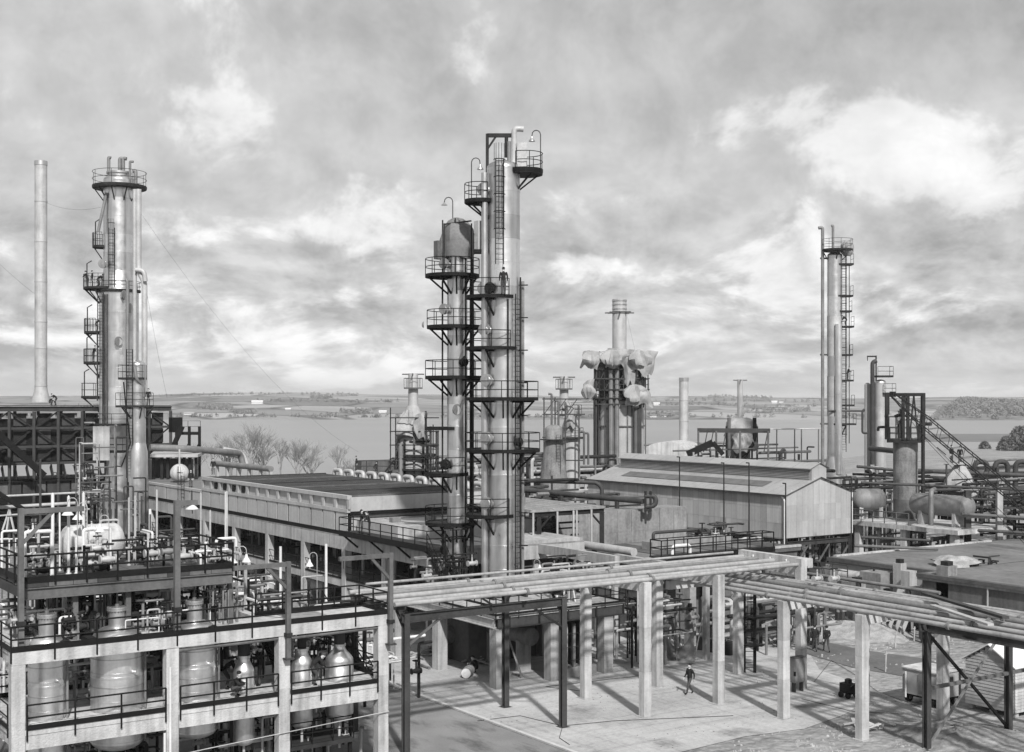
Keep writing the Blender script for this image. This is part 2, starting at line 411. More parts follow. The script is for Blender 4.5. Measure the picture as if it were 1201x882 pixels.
nt.links.new(v, bs.inputs['Base Color']); add_bump(nt, bs, tex_noise(nt, 25, 4, .2, .8, 0, 1), .3, .02)
MT['kerb'] = mat('concrete_kerb', .45, .9, var=.15, bump=.2)
MT['track'] = mat('packed_earth_track', .12, .95, var=.2, scale=.5, bump=.3, spec=.1)
MT['mud'] = mat('tidal_mud', .10, .5, var=.15, scale=.02)
MT['rubble'] = mat('pale_rubble', .3, .9, var=.3, scale=1.5, bump=.4, spec=.15)
# water
MT['water'], nt, bs = node_mat('estuary_water', .28, .5)
nt.links.new(tex_noise(nt, .004, 4, .3, .7, .165, .21), bs.inputs['Base Color'])
add_bump(nt, bs, mth(nt, 'ADD', tex_noise(nt, .35, 6, .2, .8, 0, 1), tex_noise(nt, .03, 4, .3, .7, 0, 1.5)), .5, .35)
# far farmland
MT['fields'], nt, bs = node_mat('far_farmland', .95, .1)
g = nt.nodes.new('ShaderNodeNewGeometry'); mp = nt.nodes.new('ShaderNodeMapping'); mp.vector_type = 'POINT'
mp.inputs['Scale'].default_value = (1/150, 1/240, 0); mp.inputs['Rotation'].default_value = (0, 0, TH+.2); nt.links.new(g.outputs['Position'], mp.inputs[0])
def vor(feat):
    n = nt.nodes.new('ShaderNodeTexVoronoi'); n.feature = feat; n.inputs['Scale'].default_value = 1; n.inputs['Randomness'].default_value = .8; nt.links.new(mp.outputs[0], n.inputs['Vector']); return n
vc = vor('F1'); ve = vor('DISTANCE_TO_EDGE')
sepc = nt.nodes.new('ShaderNodeSeparateColor'); nt.links.new(vc.outputs['Color'], sepc.inputs[0])
er = nt.nodes.new('ShaderNodeMapRange'); nt.links.new(ve.outputs[0], er.inputs[0])
for i, v_ in enumerate((.02, .07, .35, 1)): er.inputs[i+1].default_value = v_
tone = mth(nt, 'ADD', mth(nt, 'MULTIPLY', sepc.outputs[0], .2), .13)
tone = mth(nt, 'ADD', tone, tex_noise(nt, .004, 5, .3, .7, -.035, .035))
nt.links.new(mth(nt, 'MULTIPLY', tone, er.outputs[0]), bs.inputs['Base Color'])
MT['wood_far'] = mat('winter_woodland', .15, .95, var=.4, scale=.03, spec=.05)
MT['bark'] = mat('bare_bark', .25, .9, var=.2, scale=3, spec=.1)
MT['evergreen'] = mat('evergreen_foliage', .09, .9, var=.4, scale=.3, spec=.1)

def sheet(name, pts, z, m, kind='structure', sub=1):
    mb = M(); mb.add([(p[0], p[1], z) for p in pts], [tuple(range(len(pts)))]); o = mb.build(name, m); tag(o, kind=kind); return o
def cam_pt(D, px): return XY(px, D)
# one sheet of ground that runs from behind the camera down to the shore and below the water
def shore(px): return 465+ (max(0, min(1, (px-820)/260)))*420
mb = M(); Ds = [-80, 0, 30, 45, 55, 60, 65, 70, 75, 80, 86, 92, 100, 115, 130, 160, 200, 240, 300, 360, 420, 465, 500, 560, 640, 740, 840, 900, 1000, 1200]
lat_n = 41
vs = []
for D in Ds:
    for j in range(lat_n):
        u = -1+2*j/(lat_n-1); l = u*max(140, abs(D)*.9+60)
        px = CX+FP*l/max(D, 40)
        s_ = shore(px); t = max(0, min(1, (D-250)/(s_-250))); z = -13.2*t*t*(3-2*t) if D > 250 else 0
        if D > s_: z = -13.2-(D-s_)*.03
        vs.append((FX*D+RX*l, FY*D+RY*l, z-.02))
fs = [(i*lat_n+j, i*lat_n+j+1, (i+1)*lat_n+j+1, (i+1)*lat_n+j) for i in range(len(Ds)-1) for j in range(lat_n-1)]
mb.add(vs, fs, True); tag(mb.build('ground', 'earth'), kind='structure')
mb = M(); r_ = 9000
wv = [(FX*D+RX*l, FY*D+RY*l, -12) for D, l in ((380, -900), (380, 900), (6000, 5200), (6000, -5200))]
mb.add(wv, [(0, 1, 2, 3)]); tag(mb.build('water', 'water'), kind='structure')
# concrete and gravel apron, the road with its kerb, an earth track
A0 = 36.75
sheet('paved_apron', [(A0, 46.6), (41, 46.2), (45.5, 46.6), (49, 46.0), (53, 46.9), (57, 48.6), (59.5, 51.5), (60.5, 55.5), (63.5, 59), (65, 66), (62, 80), (50, 90), (A0, 92)], .006, 'apron')
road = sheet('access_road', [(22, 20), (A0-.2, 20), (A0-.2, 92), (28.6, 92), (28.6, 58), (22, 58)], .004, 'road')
mb = M(); y = 46
kb = M().box(-.1, 0, 0, .1, .97, .09).build('kerb_stone', 'kerb', None); 
kerb = thing('kerb', 'pale concrete kerb running between the tarmac road and the gravel apron', 'kerb', (A0, 46.6, 0)); kb.parent = kerb; kb.location = (-.02, 0, 0)
for i in range(1, 44): part(kb, 'kerb_stone', kerb, (-.02, i, 0))
tr = [W(1000, 783), W(1060, 793), W(1105, 800), W(1150, 790), W(1080, 772), W(1010, 762), W(965, 752), W(940, 765)]
sheet('earth_track', [(p[0], p[1]) for p in tr], .008, 'track')
sheet('plant_yard', [(8, 50), (28.5, 50), (28.5, 74), (8, 74)], .003, 'track')  # ground colour kept dark to deepen the shade under the front frame

# far shore: a mesh of hills beyond the water
def ridge(px):
    K = [(-900,463),(0,464.5),(150,464),(230,461.5),(300,460),(380,460.5),(450,462.5),(560,463),(700,465),(830,464.5),(930,466.5),(1040,467),(1120,465.5),(1201,465.5),(2200,463)]
    for i in range(len(K)-1):
        if K[i][0] <= px <= K[i+1][0]:
            t = (px-K[i][0])/(K[i+1][0]-K[i][0]); t = t*t*(3-2*t); return K[i][1]*(1-t)+K[i+1][1]*t
    return 464
mb = M(); Dh = [1960, 1985, 2010, 2060, 2150, 2250, 2380, 2520, 2680, 2860, 3060, 3300, 3600, 4000, 4600]; nl = 121; vs = []
def hill_z(px, D):
    top = H+(HY-ridge(px))*3600/FP; t = max(0, min(1.15, (D-1985)/1615))
    z = -11.2+(top+11.2)*(t**.85)
    z += 1.6*sin(px*.021+D*.004)*min(1, t*4)*max(0, 1-t)+1.0*sin(px*.053+2)*min(1, t*4)*max(0, 1-t)
    if D < 1985: z = -13
    return z if D <= 3600 else top-(D-3600)*.02
for D in Dh:
    for j in range(nl):
        px = -900+3000*j/(nl-1); x, y = XY(px, D); vs.append((x, y, hill_z(px, D)))
mb.add(vs, [(i*nl+j, i*nl+j+1, (i+1)*nl+j+1, (i+1)*nl+j) for i in range(len(Dh)-1) for j in range(nl-1)], True)
tag(mb.build('hills', 'fields'), kind='structure')
# a nearer wooded rise across the water at the right
mb = M(); vs = []; rows = 8; cols = 40
def rise_z(px, t):
    e = max(0, min(1, (px-1085)/50)); e = e*e*(3-2*e)
    return -12.6+(26+3*sin(px*.03))*e*sin(pi/2*min(1, t*1.25))
for i in range(rows):
    for j in range(cols):
        px = 1080+ (760)*j/(cols-1); D = 1900+90*i; x, y = XY(px, D); vs.append((x, y, rise_z(px, i/(rows-1))))
mb.add(vs, [(i*cols+j, i*cols+j+1, (i+1)*cols+j+1, (i+1)*cols+j) for i in range(rows-1) for j in range(cols-1)], True)
tag(mb.build('wooded_rise', 'wood_far'), kind='structure')
def clump(mb, x, y, z, w, h, n, leaf, rnd):          # leaf clumps spread through a crown's volume
    for _ in range(n):
        a = rnd.uniform(0, 2*pi); r = w*sqrt(rnd.random()); t = rnd.random(); r *= (1-.75*t*t)
        c = Vector((x+cos(a)*r, y+sin(a)*r, z+h*t)); u = Vector((rnd.gauss(0,1), rnd.gauss(0,1), rnd.gauss(0,1))).normalized(); v_ = u.orthogonal().normalized(); k = leaf*rnd.uniform(.6, 1.4)
        mb.add([tuple(c+u*k), tuple(c-u*k*.5+v_*k*.8), tuple(c-u*k*.5-v_*k*.8)], [(0, 1, 2)])
rnd = random.Random(5)
mb = M()
for _ in range(620):                                 # woods on the rise
    px = rnd.uniform(1098, 1240); t = rnd.random()**.7; D = 1915+560*t; x, y = XY(px, D)
    clump(mb, x, y, rise_z(px, (D-1900)/630)-1, rnd.uniform(4, 8), rnd.uniform(6, 11), 26, 2.3, rnd)
tag(mb.build('far_wood', 'wood_far'), kind='stuff')
mb = M()
for (p0, p1, D0, D1, n) in ((228, 272, 2250, 2420, 90), (365, 388, 2950, 3050, 60), (400, 436, 2160, 2230, 60), (60, 120, 2300, 2500, 60), (275, 300, 2100, 2160, 22), (830, 905, 3300, 3550, 90), (740, 790, 2080, 2120, 50),
                            (200, 1100, 2020, 2035, 160), (300, 470, 2700, 2730, 70), (700, 960, 2600, 2640, 80), (640, 1000, 3000, 3050, 80), (180, 420, 3300, 3400, 70), (870, 950, 2200, 2420, 60)):
    for _ in range(n):
        px = rnd.uniform(p0, p1); D = D0+(D1-D0)*rnd.random(); x, y = XY(px, D)
        clump(mb, x, y, hill_z(px, D)-1, rnd.uniform(3, 6), rnd.uniform(4, 9), 16, 2.0, rnd)
tag(mb.build('far_hedgerows', 'wood_far'), kind='stuff')
# white farmhouses and sheds on the far shore
def farmhouse(px, D, w, h, label, roofm='felt'):
    x, y = XY(px, D); z = hill_z(px, D)-1.5; t = thing('farmhouse', label, 'house', (x, y, z), 'far houses on the hills')
    ux, uy = RX, RY; vx, vy = FX, FY; d = min(w*.5, 9)
    P = lambda a, b, c: (x+ux*a+vx*b, y+uy*a+vy*b, z+c)
    mb = M(); vs = [P(a, b, c) for c in (0, h) for a, b in ((-w/2, -d/2), (w/2, -d/2), (w/2, d/2), (-w/2, d/2))]+[P(-w/2, 0, h*1.45), P(w/2, 0, h*1.45)]
    mb.add(vs, [(0,1,5,4), (1,2,6,5), (2,3,7,6), (3,0,4,7), (4,7,8), (5,9,6)]); mb.build('wall', 'white', t)
    mb = M(); e = .6
    for sg in (-1, 1):
        a, b, c, q = P(-w/2-e, sg*(d/2+e), h-.4), P(w/2+e, sg*(d/2+e), h-.4), P(w/2+e, 0, h*1.5), P(-w/2-e, 0, h*1.5)
        mb.add([a, b, c, q], [(0, 1, 2, 3)])
    mb.build('roof', roofm, t)
for a in ((302, 2600, 22, 6, 'long white building with pale roof on the far hill left of the twin towers', 'white'),
          (240, 2330, 9, 5, 'small white house below the far wood beside the left tower', 'felt'),
          (222, 2090, 16, 4, 'low pale shed at the far water edge beside the left tower', 'roofsheet'),
          (338, 2280, 9, 3, 'little white cottage in the middle of the far slope', 'white'),
          (449, 2180, 12, 4, 'white house on the far slope just left of the twin towers', 'white'),
          (294, 2060, 26, 3, 'long low white wall of sheds near the far water edge', 'roofsheet'),
          (376, 3000, 9, 6, 'pale house among trees high on the far ridge', 'felt'),
          (770, 2620, 12, 5, 'white house high on the far slope right of the wrapped heater', 'white'),
          (908, 2900, 12, 5, 'pair of gabled white house left of the right tower, nearer the ridge', 'white'),
          (916, 2960, 10, 5, 'small white house second left of the right tower on the ridge', 'felt'),
          (766, 2040, 10, 4, 'white shore cottage behind the wrapped heater', 'felt'),
          (779, 2050, 8, 4, 'grey roofed shore cottage right of the wrapped heater', 'felt')): farmhouse(*a)
# tidal mud and scrub at the right-hand shore
sheet('mud_flat', [XY(1085, 1120), XY(1400, 1120), XY(1500, 905), XY(1060, 905)], -11.93, 'mud')

# bare winter trees on the near shore
def bare_tree(seed, h):
    r = random.Random(seed); tk = M(); br = M()
    def grow(p, d, l, w, lev):
        q = p+d*l; tgt = tk if lev == 0 else br
        tgt.tube([p, (p+q)/2+Vector((r.gauss(0,1), r.gauss(0,1), 0))*l*.05, q], w, 4 if lev else 6, r2=w*.62, caps=False)
        if lev >= 5: return
        n = 3 if lev < 4 else 4
        for k in range(n):
            a = r.uniform(0, 2*pi); sp = r.uniform(.28, .72)
            nd = (d+Vector((cos(a)*sp, sin(a)*sp, r.uniform(.0, .22)))).normalized()
            grow(p+(q-p)*r.uniform(.55, 1), nd, l*r.uniform(.62, .86), max(.022, w*.58), lev+1)
    for k in range(3 if seed % 2 else 1):
        grow(Vector((r.uniform(-.6,.6), r.uniform(-.6,.6), 0)), Vector((r.uniform(-.22,.22), r.uniform(-.22,.22), 1)).normalized(), h*.27, h*.017, 0)
    t = thing('bare_tree', '', 'tree', (0, 0, 0), 'bare winter trees by the water'); tk.build('trunk', 'bark', t); br.build('branches', 'bark', t); return t
protos = [bare_tree(3, 17), bare_tree(8, 15), bare_tree(5, 14)]
def gz(D, px):
    s_ = shore(px); t = max(0, min(1, (D-250)/(s_-250))); return -13.2*t*t*(3-2*t)-.3
for i, (px, D, pr, rz, sc, lb) in enumerate(((296, 330, 0, .3, 1.15, 'largest bare tree with two leaning trunks on the near shore'), (334, 345, 1, 1, 1.1, 'upright bare tree just right of the largest one on the shore'),
        (366, 360, 2, 2, 1.05, 'slender bare tree second from the right on the near shore'), (392, 370, 1, 4, 1.05, 'rightmost bare tree standing alone against the water'),
        (268, 335, 2, 3, 1.15, 'bushy bare tree left of the largest one on the shore'), (246, 330, 1, 5, .95, 'leftmost small bare tree beside the sloping pipe'),
        (312, 350, 2, 1.2, 1.2, 'bare tree close behind the right side of the largest one'), (281, 342, 1, 2.2, 1.2, 'thin bare tree filling the gap left of the largest one'), (350, 352, 0, .9, .95, 'wide bare tree between the two upright ones on the shore'), (408, 380, 2, 5.2, .8, 'small bare tree at the right end of the shore row, near the gantry'), (228, 340, 0, 4.1, .8, 'bare scrub tree at the left end of the shore row'))):
    x, y = XY(px, D); t = protos[pr] if i < 3 else dup(protos[pr], (0,0,0)); t.location = (x, y, gz(D, px)); t.rotation_euler = (0, 0, rz); t.scale = (sc, sc, sc); t['label'] = lb
    if pr != i and i < 3: pass
# dark evergreens on the headland at the right edge
for i, (px, D, w, h, lb) in enumerate(((1196, 700, 8, 13, 'tall dark evergreen clump at the right edge of the near shore'), (1180, 720, 5, 7.5, 'lower dark evergreen left of the tall clump at the right edge'), (1155, 770, 3.5, 4, 'small grey bush on the near shore right of the crane jib'), (1216, 690, 8, 12, 'dark evergreen crown cut by the right edge of the view'))):
    x, y = XY(px, D); z = gz(D, px); t = thing('evergreen_tree', lb, 'tree', (x, y, z), 'evergreens on the headland')
    mb = M(); clump(mb, x, y, z+.5, w, h, 900, .9, rnd); clump(mb, x+w*.5, y, z+.3, w*.7, h*.7, 400, .9, rnd); mb.build('crown', 'evergreen', t)
    M().tube([(x, y, z-.5), (x, y, z+h*.7)], .4, 6, r2=.15).build('trunk', 'bark', t)
# ------------------------------------------------------------------ towers
def platform(t, ax, ay, rs, D, py, xl, xr, shape='round', dz=0, m='black', struts=(-160,-125,-90,-55,-20,90), skip=None, h=1.08, th=.12, drop=1.25):
    s = D/FP; z = Z(py, D); pc = (xl+xr)/2; R = (xr-xl)/2*s
    cx, cy = XY(pc, depth(ax, ay)); ox, oy = cx-ax, cy-ay
    if shape == 'round': pts = [(cx+cd(a, R)[0], cy+cd(a, R)[1]) for a in range(-180, 180, 15)]
    else:
        k = shape; pts = [(cx+cd(0, R*i)[0]+cd(90, j)[0], cy+cd(0, R*i)[1]+cd(90, j)[1]) for i, j in ((-1,-k),(1,-k),(1,k*.6),(-1,k*.6))]
    fl = M().prism(pts[::1], z-th, z)
    for i in range(len(pts)): p, q = pts[i], pts[(i+1)%len(pts)]; fl.beam((p[0],p[1],z-.05), (q[0],q[1],z-.05), .05, .22)
    o = fl.build('platform', [m], t)
    run = []; best = []
    ring = pts+pts[:1]
    for p in ring:
        out = hypot(p[0]-ax, p[1]-ay) > rs+.12
        if out: run.append((p[0], p[1], z))
        else:
            if len(run) > 1: best.append(run)
            run = []
    if len(run) > 1: best.append(run)
    mb = M()
    for r_ in best:
        rails(mb, r_, h, .028)
        for p in along([r_[0], *r_[3:-3:3], r_[-1]] if shape == 'round' and len(r_) > 8 else r_, 1.9): mb.tube([(p.x,p.y,p.z-.12),(p.x,p.y,p.z+h)], .026, 5)
    mb.build('handrail', m, o)
    for a in struts:
        e = None; dx, dy = cd(a)
        for q in range(1, 60):
            k = q*.1; X_, Y_ = ax+dx*k, ay+dy*k
            if hypot(X_-cx, Y_-cy) < R-.06 if shape == 'round' else k < R: e = k
        if e and e > rs+.35:
            mb = M(); mb.beam((ax+dx*rs*.97, ay+dy*rs*.97, z-drop*min(1, (e-rs)/.8+.3)), (ax+dx*e, ay+dy*e, z-.16), .1); mb.beam((ax+dx*rs*.97, ay+dy*rs*.97, z-.2), (ax+dx*e, ay+dy*e, z-.2), .09, .14)
            mb.build('bracket', m, o)
    return o
def manhole(t, ax, ay, rs, ang, z, r=.3, m='alum2', off=0.0):
    dx, dy = cd(ang); p = (ax+dx*rs*.95, ay+dy*rs*.95, z); q = (ax+dx*(rs+.3), ay+dy*(rs+.3), z)
    mb = M(); mb.shell(p, q, [(r*.8, 0), (r*.8, .26+rs*.05), (r, .26+rs*.05), (r, .4)], 14)
    o = mb.build('manhole', m, t)
    ex, ey = cd(ang+42); c = (ax+dx*(rs+.3), ay+dy*(rs+.3), z+.05)
    M().shell(c, (c[0]+ex, c[1]+ey, c[2]), [(r*1.2, 0), (r*1.2, .07), (.1, .1)], 18).build('manhole_cover', 'pipe' if m != 'dark' else 'black', o)
    return o
def gooseneck(x, y, z, h, side, label):
    t = thing('platform_lamp', label, 'lamp', (x, y, z), 'gooseneck lamps on the tower platforms')
    dx, dy = cd(0 if side > 0 else 180)
    M().tube([(x, y, z), (x, y, z+h*.86)]+[(x+dx*.28*(1-cos(k*pi/6)), y+dy*.28*(1-cos(k*pi/6)), z+h*.86+.3*sin(k*pi/6)) for k in range(1, 6)]+[(x+dx*.56, y+dy*.56, z+h*.82)], .032, 6).build('stem', 'steel', t)
    M().lathe(x+dx*.56, y+dy*.56, [(.05, z+h*.82), (.09, z+h*.77), (.2, z+h*.72), (.22, z+h*.7)], 12).build('lamp_shade', 'alum', t)
def riser(t, pts, r, m='pipe', n=10, name='riser_pipe'): return M().pipe(pts, r, n).build(name, m, t)
def px3(px, py, D): x, y = XY(px, D); return (x, y, Z(py, D))
DECK = 4.2
# --- the taller twin (right)
D2 = 84.0; s2 = D2/FP; x2, y2 = XY(590.3, D2); r2 = 19.6*s2
T2 = thing('distillation_tower', 'tallest bright tower in the middle, with a steel goalpost and caged ladder at its top', 'tower', (x2, y2, DECK))
bands(T2, x2, y2, DECK, Z(198, D2), r2, 1.55)
M().lathe(x2, y2, dish(r2, Z(198, D2), 1, .5), 28).build('top_head', 'alum2', T2)
for py, xl, xr in ((348,546,606),(408,546,608),(467,546,631),(527,546,633),(603,546,606)): platform(T2, x2, y2, r2, D2, py, xl, xr)
platform(T2, *XY(590, D2), r2, D2, 200, 594, 636.5, struts=(-60,-25,10), th=.3)
platform(T2, x2, y2, r2, D2, 235.5, 545, 581.5, struts=(180,-165,-150), th=.2)
platform(T2, x2, y2, r2, D2, 294.5, 556, 572, shape=.5, struts=(180,))
for py, a in ((224,-160),(388,-150),(447,-140),(514,-140),(590,-140),(340,-158)): manhole(T2, x2, y2, r2, a, Z(py, D2), .34, off=.25)
for py, a in ((518,-40),(340,-128)): manhole(T2, x2, y2, r2, a, Z(py, D2), .3, 'dark')
lx2, ly2 = x2+cd(-100, r2+.22)[0], y2+cd(-100, r2+.22)[1]
ladder(T2, lx2, ly2, Z(312, D2), Z(190, D2), 0, 'black', True, w=.5, out=-95, r=.04)
lx2, ly2 = x2+cd(-42, r2+.2)[0], y2+cd(-42, r2+.2)[1]
ladder(T2, lx2, ly2, DECK, Z(346, D2), 45, 'black', False, r=.045)
for a, r_, m_, y0 in ((-24,.05,'black',326), (-2,.1,'pipe',330), (188,.11,'black',232), (-75,.05,'dark',352), (-150,.22,'alum2',205)):
    X_, Y_ = x2+cd(a, r2+r_+.08)[0], y2+cd(a, r2+r_+.08)[1]; riser(T2, [(X_, Y_, DECK), (X_, Y_, Z(y0, D2))], r_, m_)
for k in range(9):                           # small cross brackets holding the right-hand risers
    z = Z(335+k*38, D2); a = x2+cd(-15, r2)[0], y2+cd(-15, r2)[1]; b = x2+cd(-15, r2+.55)[0], y2+cd(-15, r2+.55)[1]
    M().beam((*a, z), (*b, z), .07).build('pipe_bracket', 'black', T2)
g0, g1 = px3(571.5, 207, D2+.2), px3(571.5, 157, D2+.2); g2 = px3(603, 160, D2+.2)
mb = M(); mb.beam(g0, g1, .2); mb.beam((g1[0],g1[1],g1[2]-.1), (g2[0],g2[1],g1[2]-.1), .2, .24); mb.beam((g1[0],g1[1],g1[2]-1), px3(581, 161, D2+.2), .12); mb.tube([(g2[0]-cd(0,.5)[0],g2[1]-cd(0,.5)[1],g1[2]-.2), (g2[0]-cd(0,.5)[0],g2[1]-cd(0,.5)[1],Z(184,D2))], .12, 6)
mb.build('lifting_davit', 'dark', T2)
riser(T2, [px3(603, 200, D2), px3(603, 150.5, D2), px3(614, 151.5, D2)], .19, 'pipe_light', name='vent_pipe')
riser(T2, [px3(597, 200, D2), px3(597, 166, D2)], .13, 'pipe', name='vent_pipe')
b0 = px3(612.5, 199, D2-.2); bx = M(); bx.beam((b0[0], b0[1], b0[2]), (b0[0], b0[1], b0[2]+1.7), .62, .55, up=(FX, FY, 0)); bx.build('instrument_box', 'pipe_light', T2)
gooseneck(*px3(634, 199, D2), 2.6, -1, 'gooseneck lamp at the right of the topmost platform of the tallest tower')
gooseneck(*px3(553, 234.5, D2), 2.8, 1, 'gooseneck lamp on the second highest left platform of the tallest tower')
tb = px3(563, 294, D2); M().cbox(*tb, .62, .5, 1.9).build('instrument_box', 'pipe_light', T2)
# --- the shorter twin (left)
D1 = 86.5; s1 = D1/FP; x1, y1 = XY(536.3, D1); r1 = 11.9*s1
T1 = thing('distillation_tower', 'slimmer tower left of the tallest one, its top wrapped in a tarpaulin', 'tower', (x1, y1, DECK))
bands(T1, x1, y1, DECK, Z(286, D1), r1, 1.5, n=24)
M().lathe(x1, y1, dish(r1, Z(286, D1), 1, .5), 24).build('top_head', 'alum2', T1)
for py, xl, xr in ((323,499,562),(383,501,566),(442,499,567),(555,499,549),(612.5,499,560)): platform(T1, x1, y1, r1, D1, py, xl, xr)
platform(T1, x1, y1, r1, D1, 501.5, 499.5, 533, shape=.75, struts=(180,-150))
for py, a in ((364,-150),(425,-60),(481,-90),(545,-140),(311,-150)): manhole(T1, x1, y1, r1, a, Z(py, D1), .3, 'dark' if py in (425,545) else 'alum2', off=.2)
X_, Y_ = x1+cd(-5, r1+.25)[0], y1+cd(-5, r1+.25)[1]; ladder(T1, X_, Y_, DECK, Z(325, D1), 75, 'black', False, r=.04)
for a, r_, m_, y0 in ((20,.12,'pipe_dark',300),(-172,.06,'dark',330),(178,.05,'dark',258),(-12,.06,'black',440)):
    X_, Y_ = x1+cd(a, r1+r_+.25)[0], y1+cd(a, r1+r_+.25)[1]; riser(T1, [(X_, Y_, DECK), (X_, Y_, Z(y0, D1))], r_, m_)
riser(T1, [px3(546, 300, D1-.6), px3(546, 700, D1-.6)], .05, 'black')
gooseneck(*px3(531, 258, D1), 1.4, -1, 'short bent lamp standing on the wrapped top of the slimmer twin tower')
mb = M()                                       # steel frame that the wrap hangs on
for px in (521, 553): mb.beam(px3(px, 322, D1-.9), px3(px, 262, D1-.9), .09)
mb.beam(px3(521, 263, D1-.9), px3(553, 259, D1-.9), .09); mb.beam(px3(534, 322, D1-.9), px3(534, 256, D1-.9), .1); mb.build('wrap_frame', 'dark', T1)
M().cbox(*px3(515.5, 304, D1-.3), .6, .5, 1.2).build('instrument_box', 'steel2', T1)
M().shell(px3(497, 381, D1), px3(493.5, 381, D1), dish(.22, 0, 1, .6)+[], 10).build('float_ball', 'alum2', T1)

def cloth(name, label, cx, cy, z, w, h, d, seed, m='tarp', face=-90, lean=.0, n=12, group=None, crump=.28, taper=0.0):
    """a hanging, crumpled canvas: two sides with thickness, folds running down"""
    r = random.Random(seed); ph = [r.uniform(0, 6.28) for _ in range(8)]; mb = M(); vs = []
    ux, uy = cd(face+90); vx, vy = cd(face)
    for i in range(n+1):
        for j in range(n+1):
            u = j/n-.5; v = i/n
            e = 1-taper*v; f = sin(u*9+ph[0]+v*2)*.5+sin(u*17+ph[1]-v*3)*.35+sin(v*8+ph[2]+u*5)*.4+sin(u*27+ph[5]+v*6)*.2
            o = 1.1*d*(1-(2*u)**2*.9)*(.35+.65*sin(pi*min(1, v*.8+.15)))+f*crump*d+lean*v
            hang = .18*h*(sin(u*5+ph[3])*.5+sin(u*11+ph[4])*.5)*(1-v)
            a = u*w*e+sin(v*7+ph[6])*w*.04; zz = z+v*h+hang-abs(u)**2*h*.25*v
            vs.append((cx+ux*a+vx*o, cy+uy*a+vy*o, zz))
    cr = [[r.uniform(-.24, .24) for _ in range(3)] for _ in range(4)]; w2 = []
    for q, (X_, Y_, Z_) in enumerate(vs):            # torn corners pulled about, plus sharp creases
        u = (q%(n+1))/n; v = (q//(n+1))/n; k4 = ((1-u)*(1-v), u*(1-v), (1-u)*v, u*v)
        a, o_, z_ = (sum(k4[i]*cr[i][c] for i in range(4)) for c in range(3)); cre = abs(sin(u*13+v*7+ph[1]))*.5+abs(sin(v*8-u*5+ph[2]))*.5-.5
        w2.append((X_+ux*a*w*1.1+vx*(o_*d+cre*d*.12), Y_+uy*a*w*1.1+vy*(o_*d+cre*d*.12), Z_+z_*h*.6+cre*.02*h))
    vs = w2
    k = n+1; back = [(p[0]-vx*.06, p[1]-vy*.06, p[2]) for p in vs]
    fs = [(i*k+j, i*k+j+1, (i+1)*k+j+1, (i+1)*k+j) for i in range(n) for j in range(n)]
    b = k*k; fs += [(b+q[3], b+q[2], b+q[1], b+q[0]) for q in fs]
    edge = [j for j in range(n+1)]+[i*k+n for i in range(1, n+1)]+[n*k+j for j in range(n-1, -1, -1)]+[i*k for i in range(n-1, 0, -1)]
    fs += [(edge[i], b+edge[i], b+edge[(i+1)%len(edge)], edge[(i+1)%len(edge)]) for i in range(len(edge))]
    mb.add(vs+back, fs, True); return single(mb, name, m, label, 'tarpaulin', group)
def hood(name, label, cx, cy, z, prof, seed, m='tarp', crump=.14, n=30, group=None, sq=0.0):
    """canvas thrown over something: a closed crumpled cover; prof: (radius, height)"""
    r = random.Random(seed); ph = [r.uniform(0, 6.28) for _ in range(6)]; vs = []; pr = []
    for i in range(len(prof)-1):
        for k in range(3): t = k/3; pr.append((prof[i][0]*(1-t)+prof[i+1][0]*t, prof[i][1]*(1-t)+prof[i+1][1]*t))
    pr.append(prof[-1])
    for i, (q, h_) in enumerate(pr):
        for j in range(n):
            t = 2*pi*j/n; f = sin(3*t+ph[0]+h_*.8)*.6+sin(7*t+ph[1]-h_*.6)*.4+sin(h_*2.2+ph[2]+2*t)*.5+sin(13*t+ph[3]+h_)*.3
            k = q*(1+crump*f)*(1+sq*abs(cos(2*t))**3); vs.append((cx+cos(t)*k, cy+sin(t)*k, z+h_+crump*.6*q*sin(2*t+ph[4])*(1 if 0 < i else 1.6)))
    k = len(pr); mb = M(); mb.add(vs, [(i*n+j, i*n+(j+1)%n, (i+1)*n+(j+1)%n, (i+1)*n+j) for i in range(k-1) for j in range(n)], True)
    mb.f.append(tuple((k-1)*n+j for j in range(n))); mb.sm.append(True); mb.mi.append(0)
    mb.f.append(tuple(n-1-j for j in range(n))); mb.sm.append(False); mb.mi.append(0)
    return single(mb, name, m, label, 'tarpaulin', group)
hood('tarpaulin', 'grey tarpaulin wrapped round the top of the slimmer twin tower', x1, y1, Z(297, D1), [(1.0,-.35),(1.18,.3),(1.2,1.0),(1.02,1.65),(.66,2.1),(.3,2.32),(.05,2.36)], 4, 'tarpd', .09)

# --- crude tower at the left
D3 = 138.0; s3 = D3/FP; x3, y3 = XY(139.5, D3); r3 = 22.5*s3
T3 = thing('distillation_tower', 'wide shouldered tower at the left with a ring platform and vent pipes on top', 'tower', (x3, y3, 0))
mb = M(); mb.lathe(x3, y3, [(1.6, 0), (1.6, Z(575, D3)), (.95, Z(530, D3)), (1.0, Z(524, D3)), (r3, Z(498, D3))], 28, caps=False); mb.build('skirt', 'alum2', T3)
bands(T3, x3, y3, Z(498, D3), Z(345, D3), r3, 1.9, n=32)
u3 = 17.6*s3
bands(T3, x3, y3, Z(345, D3), Z(318, D3), r3, 1.3, r1=u3, n=32, name='cone_band')
bands(T3, x3, y3, Z(318, D3), Z(212, D3), u3, 1.9, n=30)
M().lathe(x3, y3, dish(u3, Z(212, D3), 1, .4), 30).build('top_head', 'alum2', T3)
platform(T3, x3, y3, u3, D3, 219, 109.5, 171, m='dark', th=.25, h=1.5, drop=1.6)
